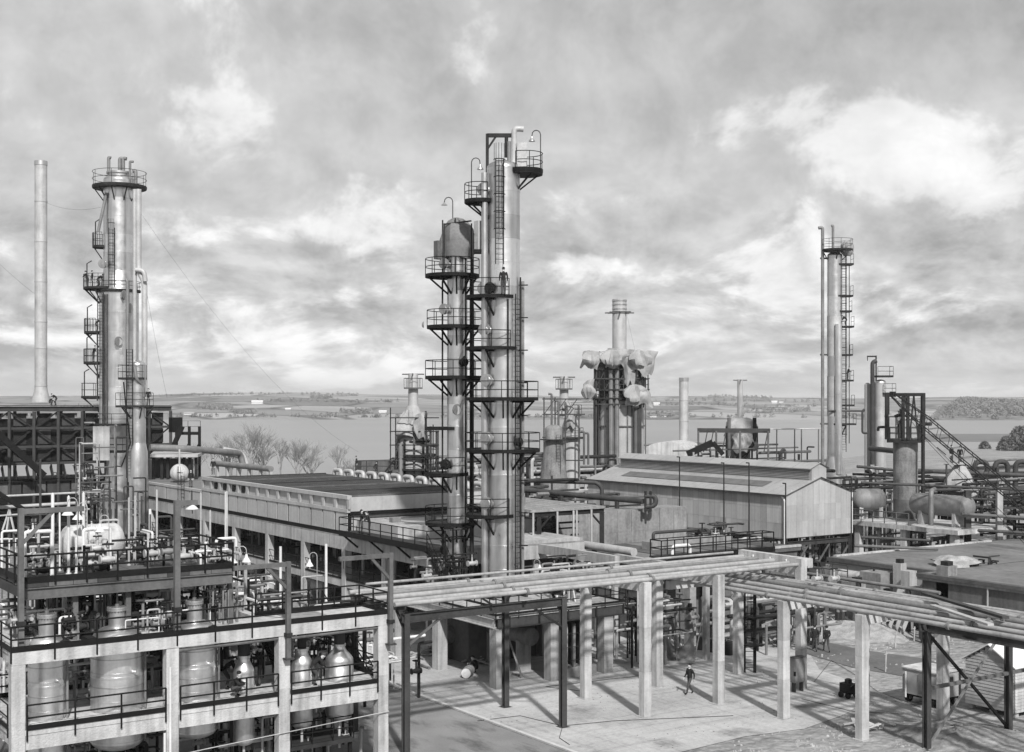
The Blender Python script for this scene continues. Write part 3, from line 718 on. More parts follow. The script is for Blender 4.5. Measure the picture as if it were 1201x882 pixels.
for py, xl, xr in ((289,109,131),(338,99,146),(389.5,99.5,126),(425,99,130),(465,96,122)):
    platform(T3, x3, y3, r3 if py > 330 else u3, D3, py, xl, xr, m='dark', struts=(180,-165,-150,-135,-120), h=1.4, th=.2, drop=1.7)
    q = px3(xl+3, py, D3); M().tube([(q[0], q[1], q[2]), (q[0], q[1], q[2]+2.6), (q[0]+RX*.5, q[1]+RY*.5, q[2]+2.9)], .06, 6).build('lamp_stem', 'dark', T3)
platform(T3, x3, y3, r3, D3, 341, 114, 164, m='dark', struts=(-100,-80,-60), h=.9)
for px, y0, y1_, r_ in ((121,345,500,.13),(126,345,560,.1),(135,350,470,.07),(114,390,470,.06)): q = px3(px, y0, D3-1.9); riser(T3, [(q[0], q[1], Z(y1_, D3)), (q[0], q[1], q[2])], r_, 'pipe_dark', 8)
platform(T3, x3, y3, r3, D3, 497, 112, 166, m='dark', struts=())
M().lathe(x3, y3, [(1.15, Z(216, D3)), (1.15, Z(204, D3)), (1.3, Z(204, D3)), (1.3, Z(202, D3))], 20).build('top_manway', 'alum2', T3)
for a, y0, hk, r_ in ((127.5,184.5,-3,.17),(140.5,185.5,-5,.19),(144.5,185.5,-5,.19),(152.5,189,-5,.13),(159,200,4,.2)): riser(T3, [px3(a, 216, D3-.6), px3(a, y0, D3-.6), px3(a-hk*.8, y0+.8, D3-.6)], r_, 'pipe', name='vent_pipe')
dfx = D3-2.0
riser(T3, [px3(158, 222, dfx), px3(158, 318, dfx), px3(158, 470, dfx)], .22, 'pipe_light')
riser(T3, [px3(162.5, 222, dfx), px3(162.5, 318, dfx), px3(169.5, 330, dfx), px3(169.5, 478, dfx)], .3, 'pipe_light', 12)
riser(T3, [px3(159, 316.5, dfx-.4), px3(169, 317.5, dfx-.4), px3(170.5, 330, dfx-.4)], .24, 'pipe_light')
riser(T3, [px3(147.5, 328, D3-2.9), px3(149.5, 330, D3-2.9), px3(149.5, 440, D3-2.9)], .17, 'pipe')
riser(T3, [px3(125, 226, D3-1.5), px3(115, 272, D3-1.5)], .16, 'pipe', name='brace_pipe')
for px, y0, y1 in ((131,270,338),(118,345,470)):
    X_, Y_ = XY(px, D3-2.4 if px < 120 else D3-2.0); ladder(T3, X_, Y_, Z(y1, D3), Z(y0, D3), 0, 'dark', px > 120, w=.6, r=.05)
for py, a in ((348,-60),(402,-75),(363,-45),(312,-120)): manhole(T3, x3, y3, r3 if py > 320 else u3+.3, a, Z(py, D3), .42, 'alum2')
# secondary vessel in front of its right side
D3b = 131.0; s3b = D3b/FP; x3b, y3b = XY(161.5, D3b); rb = 9.3*s3b
T3b = thing('stripper_column', 'short column with a flared skirt standing in front of the left tower', 'tower', (x3b, y3b, 0))
mb = M(); mb.lathe(x3b, y3b, [(13*s3b, 0), (12*s3b, Z(562, D3b)), (11.4*s3b, Z(530, D3b)), (rb, Z(519, D3b))], 24, caps=False); mb.build('skirt', 'alum', T3b)
bands(T3b, x3b, y3b, Z(519, D3b), Z(428, D3b), rb, 1.9, n=22); M().lathe(x3b, y3b, dish(rb, Z(428, D3b), 1, .6), 22).build('top_head', 'alum', T3b)
for py, xl, xr in ((443.5,142,170),(476,139,178)): platform(T3b, x3b, y3b, rb, D3b, py, xl, xr, m='dark', shape=.95, struts=(180,-130,-60,0), h=1.3)
X_, Y_ = XY(152, D3b-.9); ladder(T3b, X_, Y_, Z(560, D3b), Z(410, D3b), 30, 'black', False, w=.6, r=.05)
riser(T3b, [px3(168, 470, D3b-.3), px3(168, 452, D3b-.3), px3(160, 445, D3b-1.1), px3(158, 430, D3b-1.1)], .16, 'pipe')
riser(T3b, [px3(145, 448, D3b-1), px3(147, 470, D3b-1), px3(153, 520, D3b-1), px3(142, 548, D3b-1)], .07, 'black', name='hose')
platform(T3b, *XY(137, D3b), .7, D3b, 529, 125, 147, shape=.9, m='black', struts=(0,-90), h=1.3)
tp = M(); q = px3(119, 540, D3b-1.5); d_ = Z(500, D3b-1.5)-q[2]
tp.box(q[0]-1.0, q[1]-.0, q[2], q[0]+.9, q[1]+.05, q[2]+d_)
ux, uy = cd(0)
tp = M()
for i in range(9):
    pass
def panel_sheet(name, label, px0, px1, py0, py1, D, m, cat):
    mb = M(); n = 8; vs = []; rr = random.Random(3)
    for i in range(n+1):
        for j in range(n+1):
            p = px3(px0+(px1-px0)*j/n, py0+(py1-py0)*i/n, D+.12*sin(i*1.1)+.1*sin(j*1.7)); vs.append(p)
    k = n+1; fs = [(i*k+j, i*k+j+1, (i+1)*k+j+1, (i+1)*k+j) for i in range(n) for j in range(n)]
    bk = [(p[0]+FX*.08, p[1]+FY*.08, p[2]) for p in vs]; b = k*k
    edge = [j for j in range(k)]+[i*k+n for i in range(1, k)]+[n*k+j for j in range(n-1, -1, -1)]+[i*k for i in range(n-1, 0, -1)]
    mb.add(vs+bk, fs+[(b+q[3], b+q[2], b+q[1], b+q[0]) for q in fs]+[(edge[i], b+edge[i], b+edge[(i+1)%len(edge)], edge[(i+1)%len(edge)]) for i in range(len(edge))], True)
    return single(mb, name, m, label, cat)
panel_sheet('windbreak_sheet', 'square grey canvas windbreak hung low in front of the left tower', 109, 128.5, 500, 540, D3b-1.6, 'panel', 'windbreak')
M_ = M(); M_.tube([px3(112, 585, D3b-2), px3(112, 470, D3b-2)], .09, 6)

# --- slim tower at the right
D4 = 165.0; s4 = D4/FP; x4, y4 = XY(979, D4); r4 = 8.8*s4
T4 = thing('distillation_tower', 'slim tall tower near the right with a long pipe up its left side', 'tower', (x4, y4, 0))
bands(T4, x4, y4, Z(535, D4), Z(300, D4), r4, 2.6, ('alum3','pipe_light','alum'), n=22); M().lathe(x4, y4, [(r4*1.5, 0), (r4*1.45, Z(556, D4)), (r4, Z(535, D4))], 22, caps=False).build('skirt', 'alum', T4)
M().lathe(x4, y4, dish(r4, Z(300, D4), 1, .5), 22).build('top_head', 'alum2', T4)
platform(T4, x4, y4, r4, D4, 293, 964, 1000, m='dark', h=1.3, struts=(180,-90,0))
riser(T4, [px3(960, 267.5, D4), px3(964.8, 266.5, D4), px3(964.8, 548, D4)], 1.9*s4, 'pipe', 12)
riser(T4, [px3(975, 265, D4), px3(977, 264.5, D4), px3(977, 292, D4)], .16, 'pipe', name='vent_pipe')
riser(T4, [px3(983.5, 380, D4-1.2), px3(983.5, 556, D4-1.2)], 3.9*s4, 'alum3', 14)
hood('tarpaulin', 'canvas cover on the top platform of the slim right-hand tower', *XY(994, D4-.5), Z(297, D4), [(.4,-.4),(.75,.1),(.7,1.1),(.3,1.5),(.02,1.55)], 8, 'tarp', .15)
for py, xl, xr in ((310,982,999),(347,980,998.5),(365,984,997),(383,977,999.5),(416,981,998),(446,977,999),(475,983,1000),(497,976,1002)):
    platform(T4, x4, y4, r4, D4, py, xl, xr, shape=.9, m='dark', struts=(0,-20), h=1.25, drop=1.6, th=.16)
X_, Y_ = XY(989.6, D4-.4); ladder(T4, X_, Y_, Z(530, D4), Z(300, D4), 0, 'dark', True, w=.6, r=.045)
for px, y0 in ((992,300),(996,310)): q = px3(px, y0, D4-.4); riser(T4, [(q[0], q[1], Z(520, D4)), q], .055, 'dark', 6, 'guide_post')
for py in (303, 416, 497): riser(T4, [px3(962, py, D4), px3(972, py, D4)], .12, 'pipe_dark', 6, 'pipe_bracket')
riser(T4, [px3(972, 482, D4-1), px3(1016, 482, D4-1)], .12, 'pipe_dark', 8, 'cross_pipe')
# --- pair of vessels right of it
D5 = 150.0; s5 = D5/FP; x5, y5 = XY(1032.5, D5); r5 = 6.6*s5
T5 = thing('absorber_column', 'short pale column with a dark pipe and davit, right of the slim tower', 'tower', (x5, y5, 0))
bands(T5, x5, y5, 0, Z(449, D5), r5, 2.8, ('panel','pipe_light'), n=20); M().lathe(x5, y5, dish(r5, Z(449, D5), 1, .6), 20).build('top_head', 'alum2', T5)
x5b, y5b = XY(1017.5, D5+.5); M().lathe(x5b, y5b, [(3.6*s5, 0), (3.6*s5, Z(452, D5))]+dish(3.6*s5, Z(452, D5), 1, .9)[1:], 16).build('side_vessel', 'panel', T5)
riser(T5, [px3(1023.3, 545, D5-.6), px3(1023.3, 425, D5-.6), px3(1028, 423, D5-.6)], 2.5*s5, 'pipe_dark', 12)
mb = M(); mb.beam(px3(1027.5, 448, D5), px3(1027.5, 417, D5), .14); mb.beam(px3(1017, 418, D5), px3(1028, 418, D5), .16); mb.tube([px3(1017.5, 418, D5), px3(1017.5, 423, D5)], .05, 5); mb.build('lifting_davit', 'dark', T5)
platform(T5, x5, y5, r5, D5, 441, 1027, 1045, shape=.9, m='dark', struts=(0,-40)); platform(T5, x5, y5, r5, D5, 461, 1034, 1048, shape=.9, m='steel', struts=(0,))
riser(T5, [px3(1014, 480, D5-1), px3(1011.5, 482, D5-1), px3(1011.5, 508, D5-1), px3(1017, 508, D5-1)], .13, 'pipe_dark')
riser(T5, [px3(1021, 526, D5-2), px3(1050, 529, D5-8)], .3, 'pipe_dark')

# ------------------------------------------------------------------ stacks and heaters
def stack(label, px, D, y0, y1, r, flare=1.0, rings=(), m='pipe_light', base=None):
    x, y = XY(px, D); z0 = Z(y0, D) if base is None else base; z1 = Z(y1, D); t = thing('chimney_stack', label, 'chimney', (x, y, z0))
    ys = [z0+ (1.9 if flare > 1 else 0)]+[Z(k, D) for k in rings]+[z1]
    if flare > 1: M().lathe(x, y, [(r*flare, z0), (r*flare, z0+.08), (r*1.12, z0+1.3), (r, z0+1.9)], 24, caps=False).build('flared_base', m, t)
    for i in range(len(ys)-1): M().lathe(x, y, [(r*1.05, ys[i]), (r*1.05, ys[i]+.12), (r, ys[i]+.13), (r, ys[i+1])], 24, caps=False).build('stack_section', m, t)
    M().lathe(x, y, [(r*1.06, z1-.5), (r*1.06, z1), (r*.9, z1), (r*.9, z1-1)], 24, caps=False).build('rim', 'alum2', t)
    return t
stack('tall pale smokestack with a flared foot on the dark furnace at the far left', 48, 155, 472, 189, 7.0*155/FP, 1.55, (409, 378, 331, 284, 237), 'pipe_light')
stack('short free-standing pale smokestack behind the shed', 802, 190, 530, 443, 5.4*190/FP, 1.0, (494, 469.5), 'pipe_light', 0)
def capstack(t, px, D, y0, y1, r, ring, bar=13):
    x, y = XY(px, D); M().lathe(x, y, [(r, Z(y0, D)), (r, Z(y1, D))], 20).build('chimney', 'pipe_light', t)
    if ring: M().lathe(x, y, [(r, Z(ring, D)), (r*1.9, Z(ring, D)), (r*1.9, Z(ring, D)+.15), (r, Z(ring, D)+.15)], 20, caps=False).build('chimney_gallery', 'steel2', t)
    mb = M(); zz = Z(y1+1, D); k = bar*D/FP; mb.beam((x-RX*k, y-RY*k, zz), (x+RX*k, y+RY*k, zz), .15)
    mb.beam((x-FX*k, y-FY*k, zz+.02), (x+FX*k, y+FY*k, zz+.02), .14)
    if ring:
        for a in range(0, 360, 45): mb.beam((x+cd(a, r*1.85)[0], y+cd(a, r*1.85)[1], Z(ring, D)), (x+cd(a, r*1.85)[0], y+cd(a, r*1.85)[1], Z(ring, D)+1.2), .05)
        mb.tube([(x+cd(a, r*1.85)[0], y+cd(a, r*1.85)[1], Z(ring, D)+1.2) for a in range(0, 361, 30)], .04, 4, caps=False)
    mb.build('cap_frame', 'steel2', t)
# the big wrapped heater
D6 = 170.0; s6 = D6/FP; x6, y6 = XY(728, D6); r6 = 27*s6
HT = thing('heater', 'large cylindrical heater with torn canvas flapping round its top and a fat chimney', 'furnace', (x6, y6, 0))
bands(HT, x6, y6, 0, Z(470, D6), r6, 3.4, ('panel','sheetB','panel'), n=36, name='wall_course')
M().lathe(x6, y6, [(r6+.1, Z(470, D6)), (r6+.1, Z(466, D6)), (r6-.5, Z(466, D6)), (r6-.5, Z(456, D6))], 32).build('radiant_roof', 'dark', HT)
for px, tp, w, m_ in ((698.5,466,.55,'dark'),(703,420,.2,'steel'),(713,462,.45,'steel'),(720,462,.22,'steel2'),(736,466,.16,'steel2'),(741,466,.16,'steel2'),(751,466,.3,'steel'),(757,422,.16,'steel2')):
    k = (px-728)/27; dd = D6-sqrt(max(0, 1-k*k))*r6-.12; X_, Y_ = XY(px, dd); M().beam((X_, Y_, 0), (X_, Y_, Z(tp, dd)), w).build('column', m_, HT)
for a in (60, 100, 140): X_, Y_ = x6+cd(a, r6+.16)[0], y6+cd(a, r6+.16)[1]; M().beam((X_, Y_, 0), (X_, Y_, Z(420, D6)), .3).build('column', 'steel', HT)
for py in (500, 543): M().lathe(x6, y6, [(r6+.02, Z(py, D6)), (r6+.2, Z(py, D6)), (r6+.2, Z(py, D6)+.14), (r6+.02, Z(py, D6)+.14)], 32, caps=False).build('girt_ring', 'steel2', HT)
platform(HT, x6, y6, r6*.8, D6, 457, 696, 761, m='steel2', struts=(), h=1.3); platform(HT, x6, y6, r6*.6, D6, 468, 694, 757, m='dark', struts=(), h=.6)
platform(HT, x6, y6, 1.5, D6, 424, 700, 756, m='steel2', struts=(), h=1.2)
M().cbox(*px3(716, 456, D6), 3.0, 2.6, Z(418, D6)-Z(456, D6)).build('convection_box', 'steel', HT)
M().cbox(*px3(738, 456, D6+1), 3.2, 2.6, Z(420, D6)-Z(456, D6)).build('convection_box', 'conc_grey', HT)
for px in (699, 716.5, 723.5, 751): riser(HT, [px3(px, 550, D6-3.2), px3(px, 414, D6-3.2)], .3 if 710 < px < 730 else .16, 'pipe' if 710 < px < 730 else 'steel', 8)
mb = M()
for k in range(4): mb.beam(px3(700+k*13, 456, D6-2.6), px3(713+k*13 if k < 3 else 700, 424, D6-2.6), .12)
mb.build('frame_brace', 'steel2', HT)
riser(HT, [px3(745.5, 478, D6-3.3), px3(745.5, 535, D6-3.3)], .24, 'steel2'); riser(HT, [px3(749, 478, D6-3.2), px3(749, 535, D6-3.2)], .2, 'steel')
capstack(HT, 726.5, D6, 424, 351, 8.3*s6, None, 1)
xx, yy = XY(726.5, D6); mb = M(); zz = Z(367, D6)
for a in range(0, 180, 45): k = 17*s6; mb.beam((xx-cd(a, k)[0], yy-cd(a, k)[1], zz+a*.0004), (xx+cd(a, k)[0], yy+cd(a, k)[1], zz+a*.0004), .17)
mb.lathe(xx, yy, [(8.9*s6, zz-.1), (8.9*s6, zz+.2)], 20); mb.build('stay_ring', 'steel2', HT)
for y_ in (353.5, 358, 363): M().lathe(xx, yy, [(8.3*s6+.01, Z(y_, D6)), (8.3*s6+.06, Z(y_, D6)), (8.3*s6+.06, Z(y_, D6)+.14), (8.3*s6+.01, Z(y_, D6)+.14)], 20, caps=False).build('stiffener_ring', 'alum2', HT)
dd = D6-3.4
for px, y0, y1_ in ((697,550,416),(703,470,412),(709,472,420),(731,470,430),(737,474,424),(743,474,420),(749,476,416),(755,478,414),(760,470,424)): M().beam(px3(px, y0, dd), px3(px, y1_, dd), .13).build('scaffold_pole', 'dark', HT)
for py, xa, xb in ((420,696,757),(433,698,760),(444,696,762),(457,694,762),(467,694,758),(474,698,756)): M().beam(px3(xa, py, dd-.1), px3(xb, py, dd-.1), .14).build('scaffold_ledger', 'dark' if py % 2 else 'steel', HT)
for k in range(5): M().beam(px3(698+k*12, 456, dd), px3(710+k*12, 434, dd), .1).build('scaffold_brace', 'steel', HT)
TG = 'torn canvas sheets on the big heater'
for px, py, w, h, d, seed, fc, tp, lb in ((693,431,2.0,2.4,.7,1,-110,.1,'canvas sheet sticking out at the upper left of the big heater'),(724,430,3.2,2.2,.9,2,-85,.05,'canvas sheet draped over the front of the big heater below its chimney'),
        (753,440,2.6,3.0,.8,3,-70,-.3,'large canvas sheet flapping at the upper right of the big heater'),(738,450,1.6,3.6,.5,4,-90,.2,'narrow canvas strip hanging down the right of the big heater'),
        (691,469,1.5,2.5,.6,5,-120,-.2,'torn canvas sheet at the lower left of the big heater'),(748,475,3.0,2.3,.9,6,-80,.1,'crumpled canvas sheet round the lower right gallery of the big heater'),(731,423,2.2,1.5,.8,7,-95,.2,'canvas bunched against the chimney foot of the big heater')):
    x, y = XY(px, D6-3.5); cloth('canvas_sheet', lb, x, y, Z(py, D6-3.5), w, h, d, seed, 'tarp', fc, group=TG, crump=.16, taper=tp)
for px, py, sc, seed, lb in ((693,429,.8,61,'bundle of canvas tied at the upper left corner of the big heater'),(719,430,.95,62,'big bundle of canvas over the front beam of the big heater'),(750,432,1.0,63,'bulky canvas bundle at the upper right corner of the big heater'),(690,466,.7,64,'small canvas bundle at the lower left gallery of the big heater'),(744,473,1.0,65,'bulky canvas bundle on the lower right gallery of the big heater')):
    x, y = XY(px, D6-3.7); hood('canvas_bundle', lb, x, y, Z(py, D6-3.7), [(.35,-.2),(1.0*sc,.3),(1.25*sc,.9*sc),(1.1*sc,1.6*sc),(.6*sc,2.2*sc),(.1,2.4*sc)], seed, 'tarp', .3, 34, TG, .2)
# heater with a wrapped hood, left of the twin towers
D7 = 150.0; s7 = D7/FP; x7, y7 = XY(484, D7)
H1 = thing('heater', 'heater left of the twin towers under a canvas hood, thin chimney with a gallery', 'furnace', (x7, y7, 0))
M().lathe(x7, y7, [(17*s7, 0), (17*s7, Z(505, D7)), (7*s7, Z(476, D7))], 24).build('shell', 'panel', H1)
capstack(H1, 484.6, D7, 478, 438, 5.8*s7, 456)
for py, xl, xr in ((533,464,512),(549,460,518),(517,470,506)): platform(H1, x7, y7, 17*s7, D7, py, xl, xr, m='dark', struts=(), h=1.2)
for i in range(10):
    a = i*36-80; X_, Y_ = x7+cd(a, 18.3*s7)[0], y7+cd(a, 18.3*s7)[1]; M().beam((X_, Y_, 0), (X_, Y_, Z(500+(i*7)%16, D7)), .22).build('column', 'dark' if i%2 else 'steel2', H1)
for k, (pa, pb, r_) in enumerate((((470,565),(470,520),.3),((498,520),(512,524),.16),((505,500),(505,560),.14),((512,505),(512,560),.12),((494,505),(497,490),.2))): riser(H1, [px3(*pa, D7-2.2), px3(*pb, D7-2.2)], r_, 'pipe' if k == 0 else 'steel')
for px, y0, y1_ in ((458,560,478),(464,560,490),(500,560,486),(508,560,498),(514,560,505)): M().beam(px3(px, y0, D7-2.3), px3(px, y1_, D7-2.3), .12).build('scaffold_pole', 'dark', H1)
for py in (490, 506, 522, 538): M().beam(px3(457, py, D7-2.4), px3(515, py, D7-2.4), .12).build('scaffold_ledger', 'dark', H1)
hood('canvas_sheet', 'pale canvas hood over the heater left of the twin towers', *XY(480, D7-.4), Z(516, D7), [(1.75,.2),(1.6,.9),(1.3,1.8),(.9,2.8),(.5,3.4)], 12, 'tarp', .26)
cloth('canvas_sheet', 'loose canvas flap on the right shoulder of the heater left of the twin towers', *XY(496, D7-1.8), Z(512, D7), 1.8, 3.0, .6, 31, 'tarp', -70, crump=.5)
# heater right of the twin towers with a dark tank in front
D8 = 150.0; s8 = D8/FP; x8, y8 = XY(670, D8)
H2 = thing('heater', 'small heater right of the twin towers with a capped chimney and canvas slope', 'furnace', (x8, y8, 0))
M().lathe(x8, y8, [(10.5*s8, 0), (10.5*s8, Z(504, D8)), (11*s8, Z(504, D8)), (11*s8, Z(501, D8)), (5*s8, Z(482, D8))], 22).build('shell', 'sheetB', H2)
capstack(H2, 661.5, D8, 482, 441.5, 5.2*s8, 457)
cloth('canvas_sheet', 'white canvas sloping beside the chimney of the small heater right of the twin towers', *XY(669, D8-1.0), Z(501, D8), 1.7, 2.8, .5, 41, 'tarp', -80, crump=.35, taper=.5)
mb = M()
for px in (638, 651, 663, 679): mb.beam(px3(px, 560, D8-2.4), px3(px, 466 if px < 660 else 476, D8-2.4), .15)
for py in (468, 486, 513, 540): mb.beam(px3(636, py, D8-2.4), px3(686, py, D8-2.4), .13)
for k in range(3): mb.beam(px3(638+k*13, 486, D8-2.4), px3(651+k*13, 468, D8-2.4), .09)
mb.build('steel_frame', 'steel', H2)
for px, y0 in ((647,462),(655,470),(685,506),(690,508)): riser(H2, [px3(px, 545, D8-2.6), px3(px, y0, D8-2.6), px3(px-4, y0, D8-2.6)], .13, 'steel2')
for py, xl, xr in ((513,655,684),(486,655,682)): platform(H2, x8, y8, 10*s8, D8, py, xl, xr, m='dark', struts=(), h=1.1)
x9, y9 = XY(649.5, 143); t = thing('soot_tank', 'dark upright tank with a conical foot in front of the small heater', 'tank', (x9, y9, 0))
M().lathe(x9, y9, [(1.5, 0), (1.5, Z(562, 143)), (1.3, Z(545, 143)), (.95, Z(514, 143)), (.95, Z(503, 143))]+dish(.95, Z(503, 143), 1, .5)[1:], 20).build('shell', 'rust', t)
M().lathe(x9, y9, [(1.02, Z(516, 143)), (1.6, Z(516, 143)), (1.6, Z(515, 143)), (1.02, Z(515, 143))], 16, caps=False).build('gallery', 'dark', t); ladder(t, *XY(655, 141.8), 0, Z(510, 143), 0, 'dark', False)
# heater far behind the shed
D10 = 190.0; s10 = D10/FP; x10, y10 = XY(868, D10)
H4 = thing('heater', 'far heater behind the shed, thin white chimney rising from a canvas tent', 'furnace', (x10, y10, 0))
M().lathe(x10, y10, [(12*s10, 0), (12*s10, Z(512, D10)), (5*s10, Z(494, D10))], 20).build('shell', 'steel2', H4); capstack(H4, 868, D10, 496, 445, 3.2*s10, None, 8)
for px in (852, 862, 882, 888): riser(H4, [px3(px, 545, D10-2), px3(px, 500, D10-2)], .14, 'steel')
riser(H4, [px3(855, 535, D10-2.5), px3(855, 517, D10-2.5), px3(855, 490, D10-2.5)], .25, 'steel2'); riser(H4, [px3(872, 537, D10-2.8), px3(885, 518, D10-2.8), px3(885, 490, D10-2.8)], .28, 'black', name='flue_pipe')
hood('canvas_sheet', 'white canvas tent round the chimney of the far heater behind the shed', x10-FX*.5, y10-FY*.5, Z(506, D10), [(2.2,-.8),(2.4,.2),(1.9,1.4),(1.1,1.9),(.5,2.0)], 17, 'tarp', .16)
cloth('canvas_sheet', 'white canvas sheet hanging low in front of the far heater', *XY(866, D10-2.4), Z(528, D10), 3.4, 2.6, .8, 51, 'tarp', -95, crump=.5)
cloth('canvas_sheet', 'folded canvas corner at the right of the far heater', *XY(883, D10-2.4), Z(526, D10), 1.6, 2.2, .6, 52, 'tarp', -60, crump=.5, taper=-.3)
# low pale arched cover beside the stack
mb = M(); D11 = 186; n = 14; vs = []
for i in range(n+1):
    t = pi*i/n; l = 768+ (22)*(-cos(t)); zz = Z(535, D11)+ (Z(517, D11)-Z(535, D11))*sin(t)**.7
    for dD, dx_ in ((-5, -4), (5, 14)): x, y = XY(784+26*(-cos(t))+dx_, D11+dD); vs.append((x, y, zz))
    for dD, dx_ in ((5, 14), (-5, -4)): x, y = XY(784+26*(-cos(t))+dx_, D11+dD); vs.append((x, y, 0))
mb.add(vs, [(4*i, 4*i+1, 4*i+5, 4*i+4) for i in range(n)]+[(4*i+3, 4*i, 4*i+4, 4*i+7) for i in range(n)]+[(4*i+1, 4*i+2, 4*i+6, 4*i+5) for i in range(n)], True)
single(mb, 'arched_cover', 'conc_light', 'low pale arched cover behind the shed at the foot of the short smokestack', 'shelter')

# the long dark furnace at the left edge, its face parallel to the front frame
D12 = 150.0; bF = XY(60, D12)[1]; XF = lambda px: a_on_b(px, bF); zF = lambda py, px: Zat(py, XF(px), bF)
FU = thing('furnace', 'long black furnace house in braced steel at the left edge, smokestack on top', 'furnace', (XF(60), bF, 0))
zt = zF(475.5, 60); x0, x1_ = XF(-60), XF(201)
M().box(x0, bF+.8, zF(545, 60), x1_-.8, bF+9, zt-1.6).build('casing', 'black', FU)
M().box(x0, bF+.2, zt-.06, x1_, bF+9.2, zt).build('roof_deck', 'steel', FU)
M().ibeam((x0, bF, zt-.4), (x1_, bF, zt-.4), .4, .55).build('top_girder', 'steel', FU)
cols = [XF(p) for p in (-46, -18, 11, 40, 68.5, 96.5, 124, 152, 175, 200)]
for c_ in cols:
    M().beam((c_, bF-.05, 0), (c_, bF-.05, zt-.7), .3).build('column', 'steel', FU); M().beam((c_, bF+8.9, 0), (c_, bF+8.9, zt-.7), .3).build('column', 'steel', FU)
for py in (502, 523.5, 543): z = zF(py, 60); M().beam((x0, bF-.02, z), (x1_, bF-.02, z), .2, .28).build('girt', 'steel', FU)
zs = [zt-.7, zF(502, 60), zF(523.5, 60), zF(543, 60)]
for i in range(len(cols)-1):
    for k in range(3):
        a, b = (cols[i], cols[i+1]) if (i+k) % 2 else (cols[i+1], cols[i]); mb = M(); mb.beam((a, bF+.16, zs[k+1]), (b, bF+.16, zs[k]), .15); mb.build('brace', 'dark', FU)
    w = cols[i+1]-cols[i]
    for k in range(3):
        M().box(cols[i]+w*.22, bF+.62, zs[k+1]+.25, cols[i]+w*.74, bF+.8, zs[k]-.2).build('casing_panel', 'dark' if (i+k) % 2 else 'pipe_dark', FU)
    for k in range(2):                          # row of sloping hopper plates and pale inspection panels below
        a = cols[i]+w*(.08+.48*k); z1_, z0_ = zF(546, 60), zF(560.5, 60)
        mb = M(); mb.beam((a+w*.2, bF+.9, z1_), (a+w*.2, bF-.3, z0_), w*.3, .08, up=(1, 0, 0)); mb.build('hopper_plate', 'steel', FU)
        M().box(a, bF+.1, zF(578, 60), a+w*.4, bF+.25, zF(564.5, 60)).build('inspection_panel', 'steel' if (i*2+k) % 3 else 'steel2', FU)
M().box(x0, bF+.3, 0, x1_, bF+8.6, zF(562, 60)).build('plinth', 'black', FU)
M().ibeam((x0, bF-.1, zF(562.5, 60)), (x1_, bF-.1, zF(562.5, 60)), .3, .35).build('lower_girder', 'black', FU)
riser(FU, [(x0, bF-1.5, zF(579, 60)), (XF(97), bF-1.5, zF(578, 60))], .13, 'pipe_light'); riser(FU, [(x0, bF-1.2, zF(592, 60)), (XF(110), bF-1.2, zF(590, 60))], .2, 'pipe_light')
riser(FU, [(XF(-10), bF-2.5, zF(600, 60)), (XF(100), bF-2.5, zF(597, 60))], .1, 'pipe_light')
for k in range(14):
    p = -2+k*7.3; M().cbox(XF(p), bF+1.5, zt-1.35, .35, .1, .45).build('roof_vent', 'pipe_light', FU)
# inclined black conveyor leg in front of the furnace
mb = M(); bC = bF-3; P_ = lambda px, py: (a_on_b(px, bC), bC, Zat(py, a_on_b(px, bC), bC))
mb.beam(P_(-30, 483), P_(52, 558), .5, .7); mb.beam(P_(-30, 560), P_(50, 612), .4, .5); mb.beam(P_(-20, 500), P_(6, 515), .3); mb.beam(P_(5, 514), P_(-30, 550), .3)
single(mb, 'conveyor_leg', 'black', 'black slanting conveyor leg in front of the furnace at the left edge', 'conveyor')
t = thing('lamp_mast', 'thin dark mast standing in front of the furnace', 'mast', (*XY(47.3, 130), 0)); M().tube([(*XY(47.3, 130), 0), (*XY(47.3, 130), Z(538, 130))], .16, 8, r2=.1).build('pole', 'steel', t)
# stair tower right of the left tower
D13 = 148; t = thing('stair_tower', 'black open stair tower with railed top landing right of the left tower', 'stairs', (*XY(220, D13), 0))
for px in (207, 222, 234): M().beam(px3(px, 600, D13), px3(px, 500, D13), .28).build('post', 'black', t); M().beam(px3(px, 600, D13+3), px3(px, 500, D13+3), .28).build('post', 'black', t)
fl = [px3(206, 507, D13), px3(235, 507, D13), px3(235, 507, D13+3), px3(206, 507, D13+3)]; M().prism([p[:2] for p in fl], fl[0][2]-.3, fl[0][2]).build('landing', 'black', t)
railing(t, [fl[3], fl[0], fl[1], fl[2]], 1.3, 1.4)
mb = M(); mb.beam(px3(203, 524, D13-.5), px3(214, 500, D13-.5), .35, .5); mb.beam(px3(207, 540, D13-.2), px3(222, 520, D13-.2), .2); mb.beam(px3(222, 540, D13-.2), px3(234, 520, D13-.2), .2); mb.build('stringer', 'black', t)
M().cbox(*px3(206, 507, D13+1), 1.2, 1.2, 1.7).build('motor_housing', 'black', t)
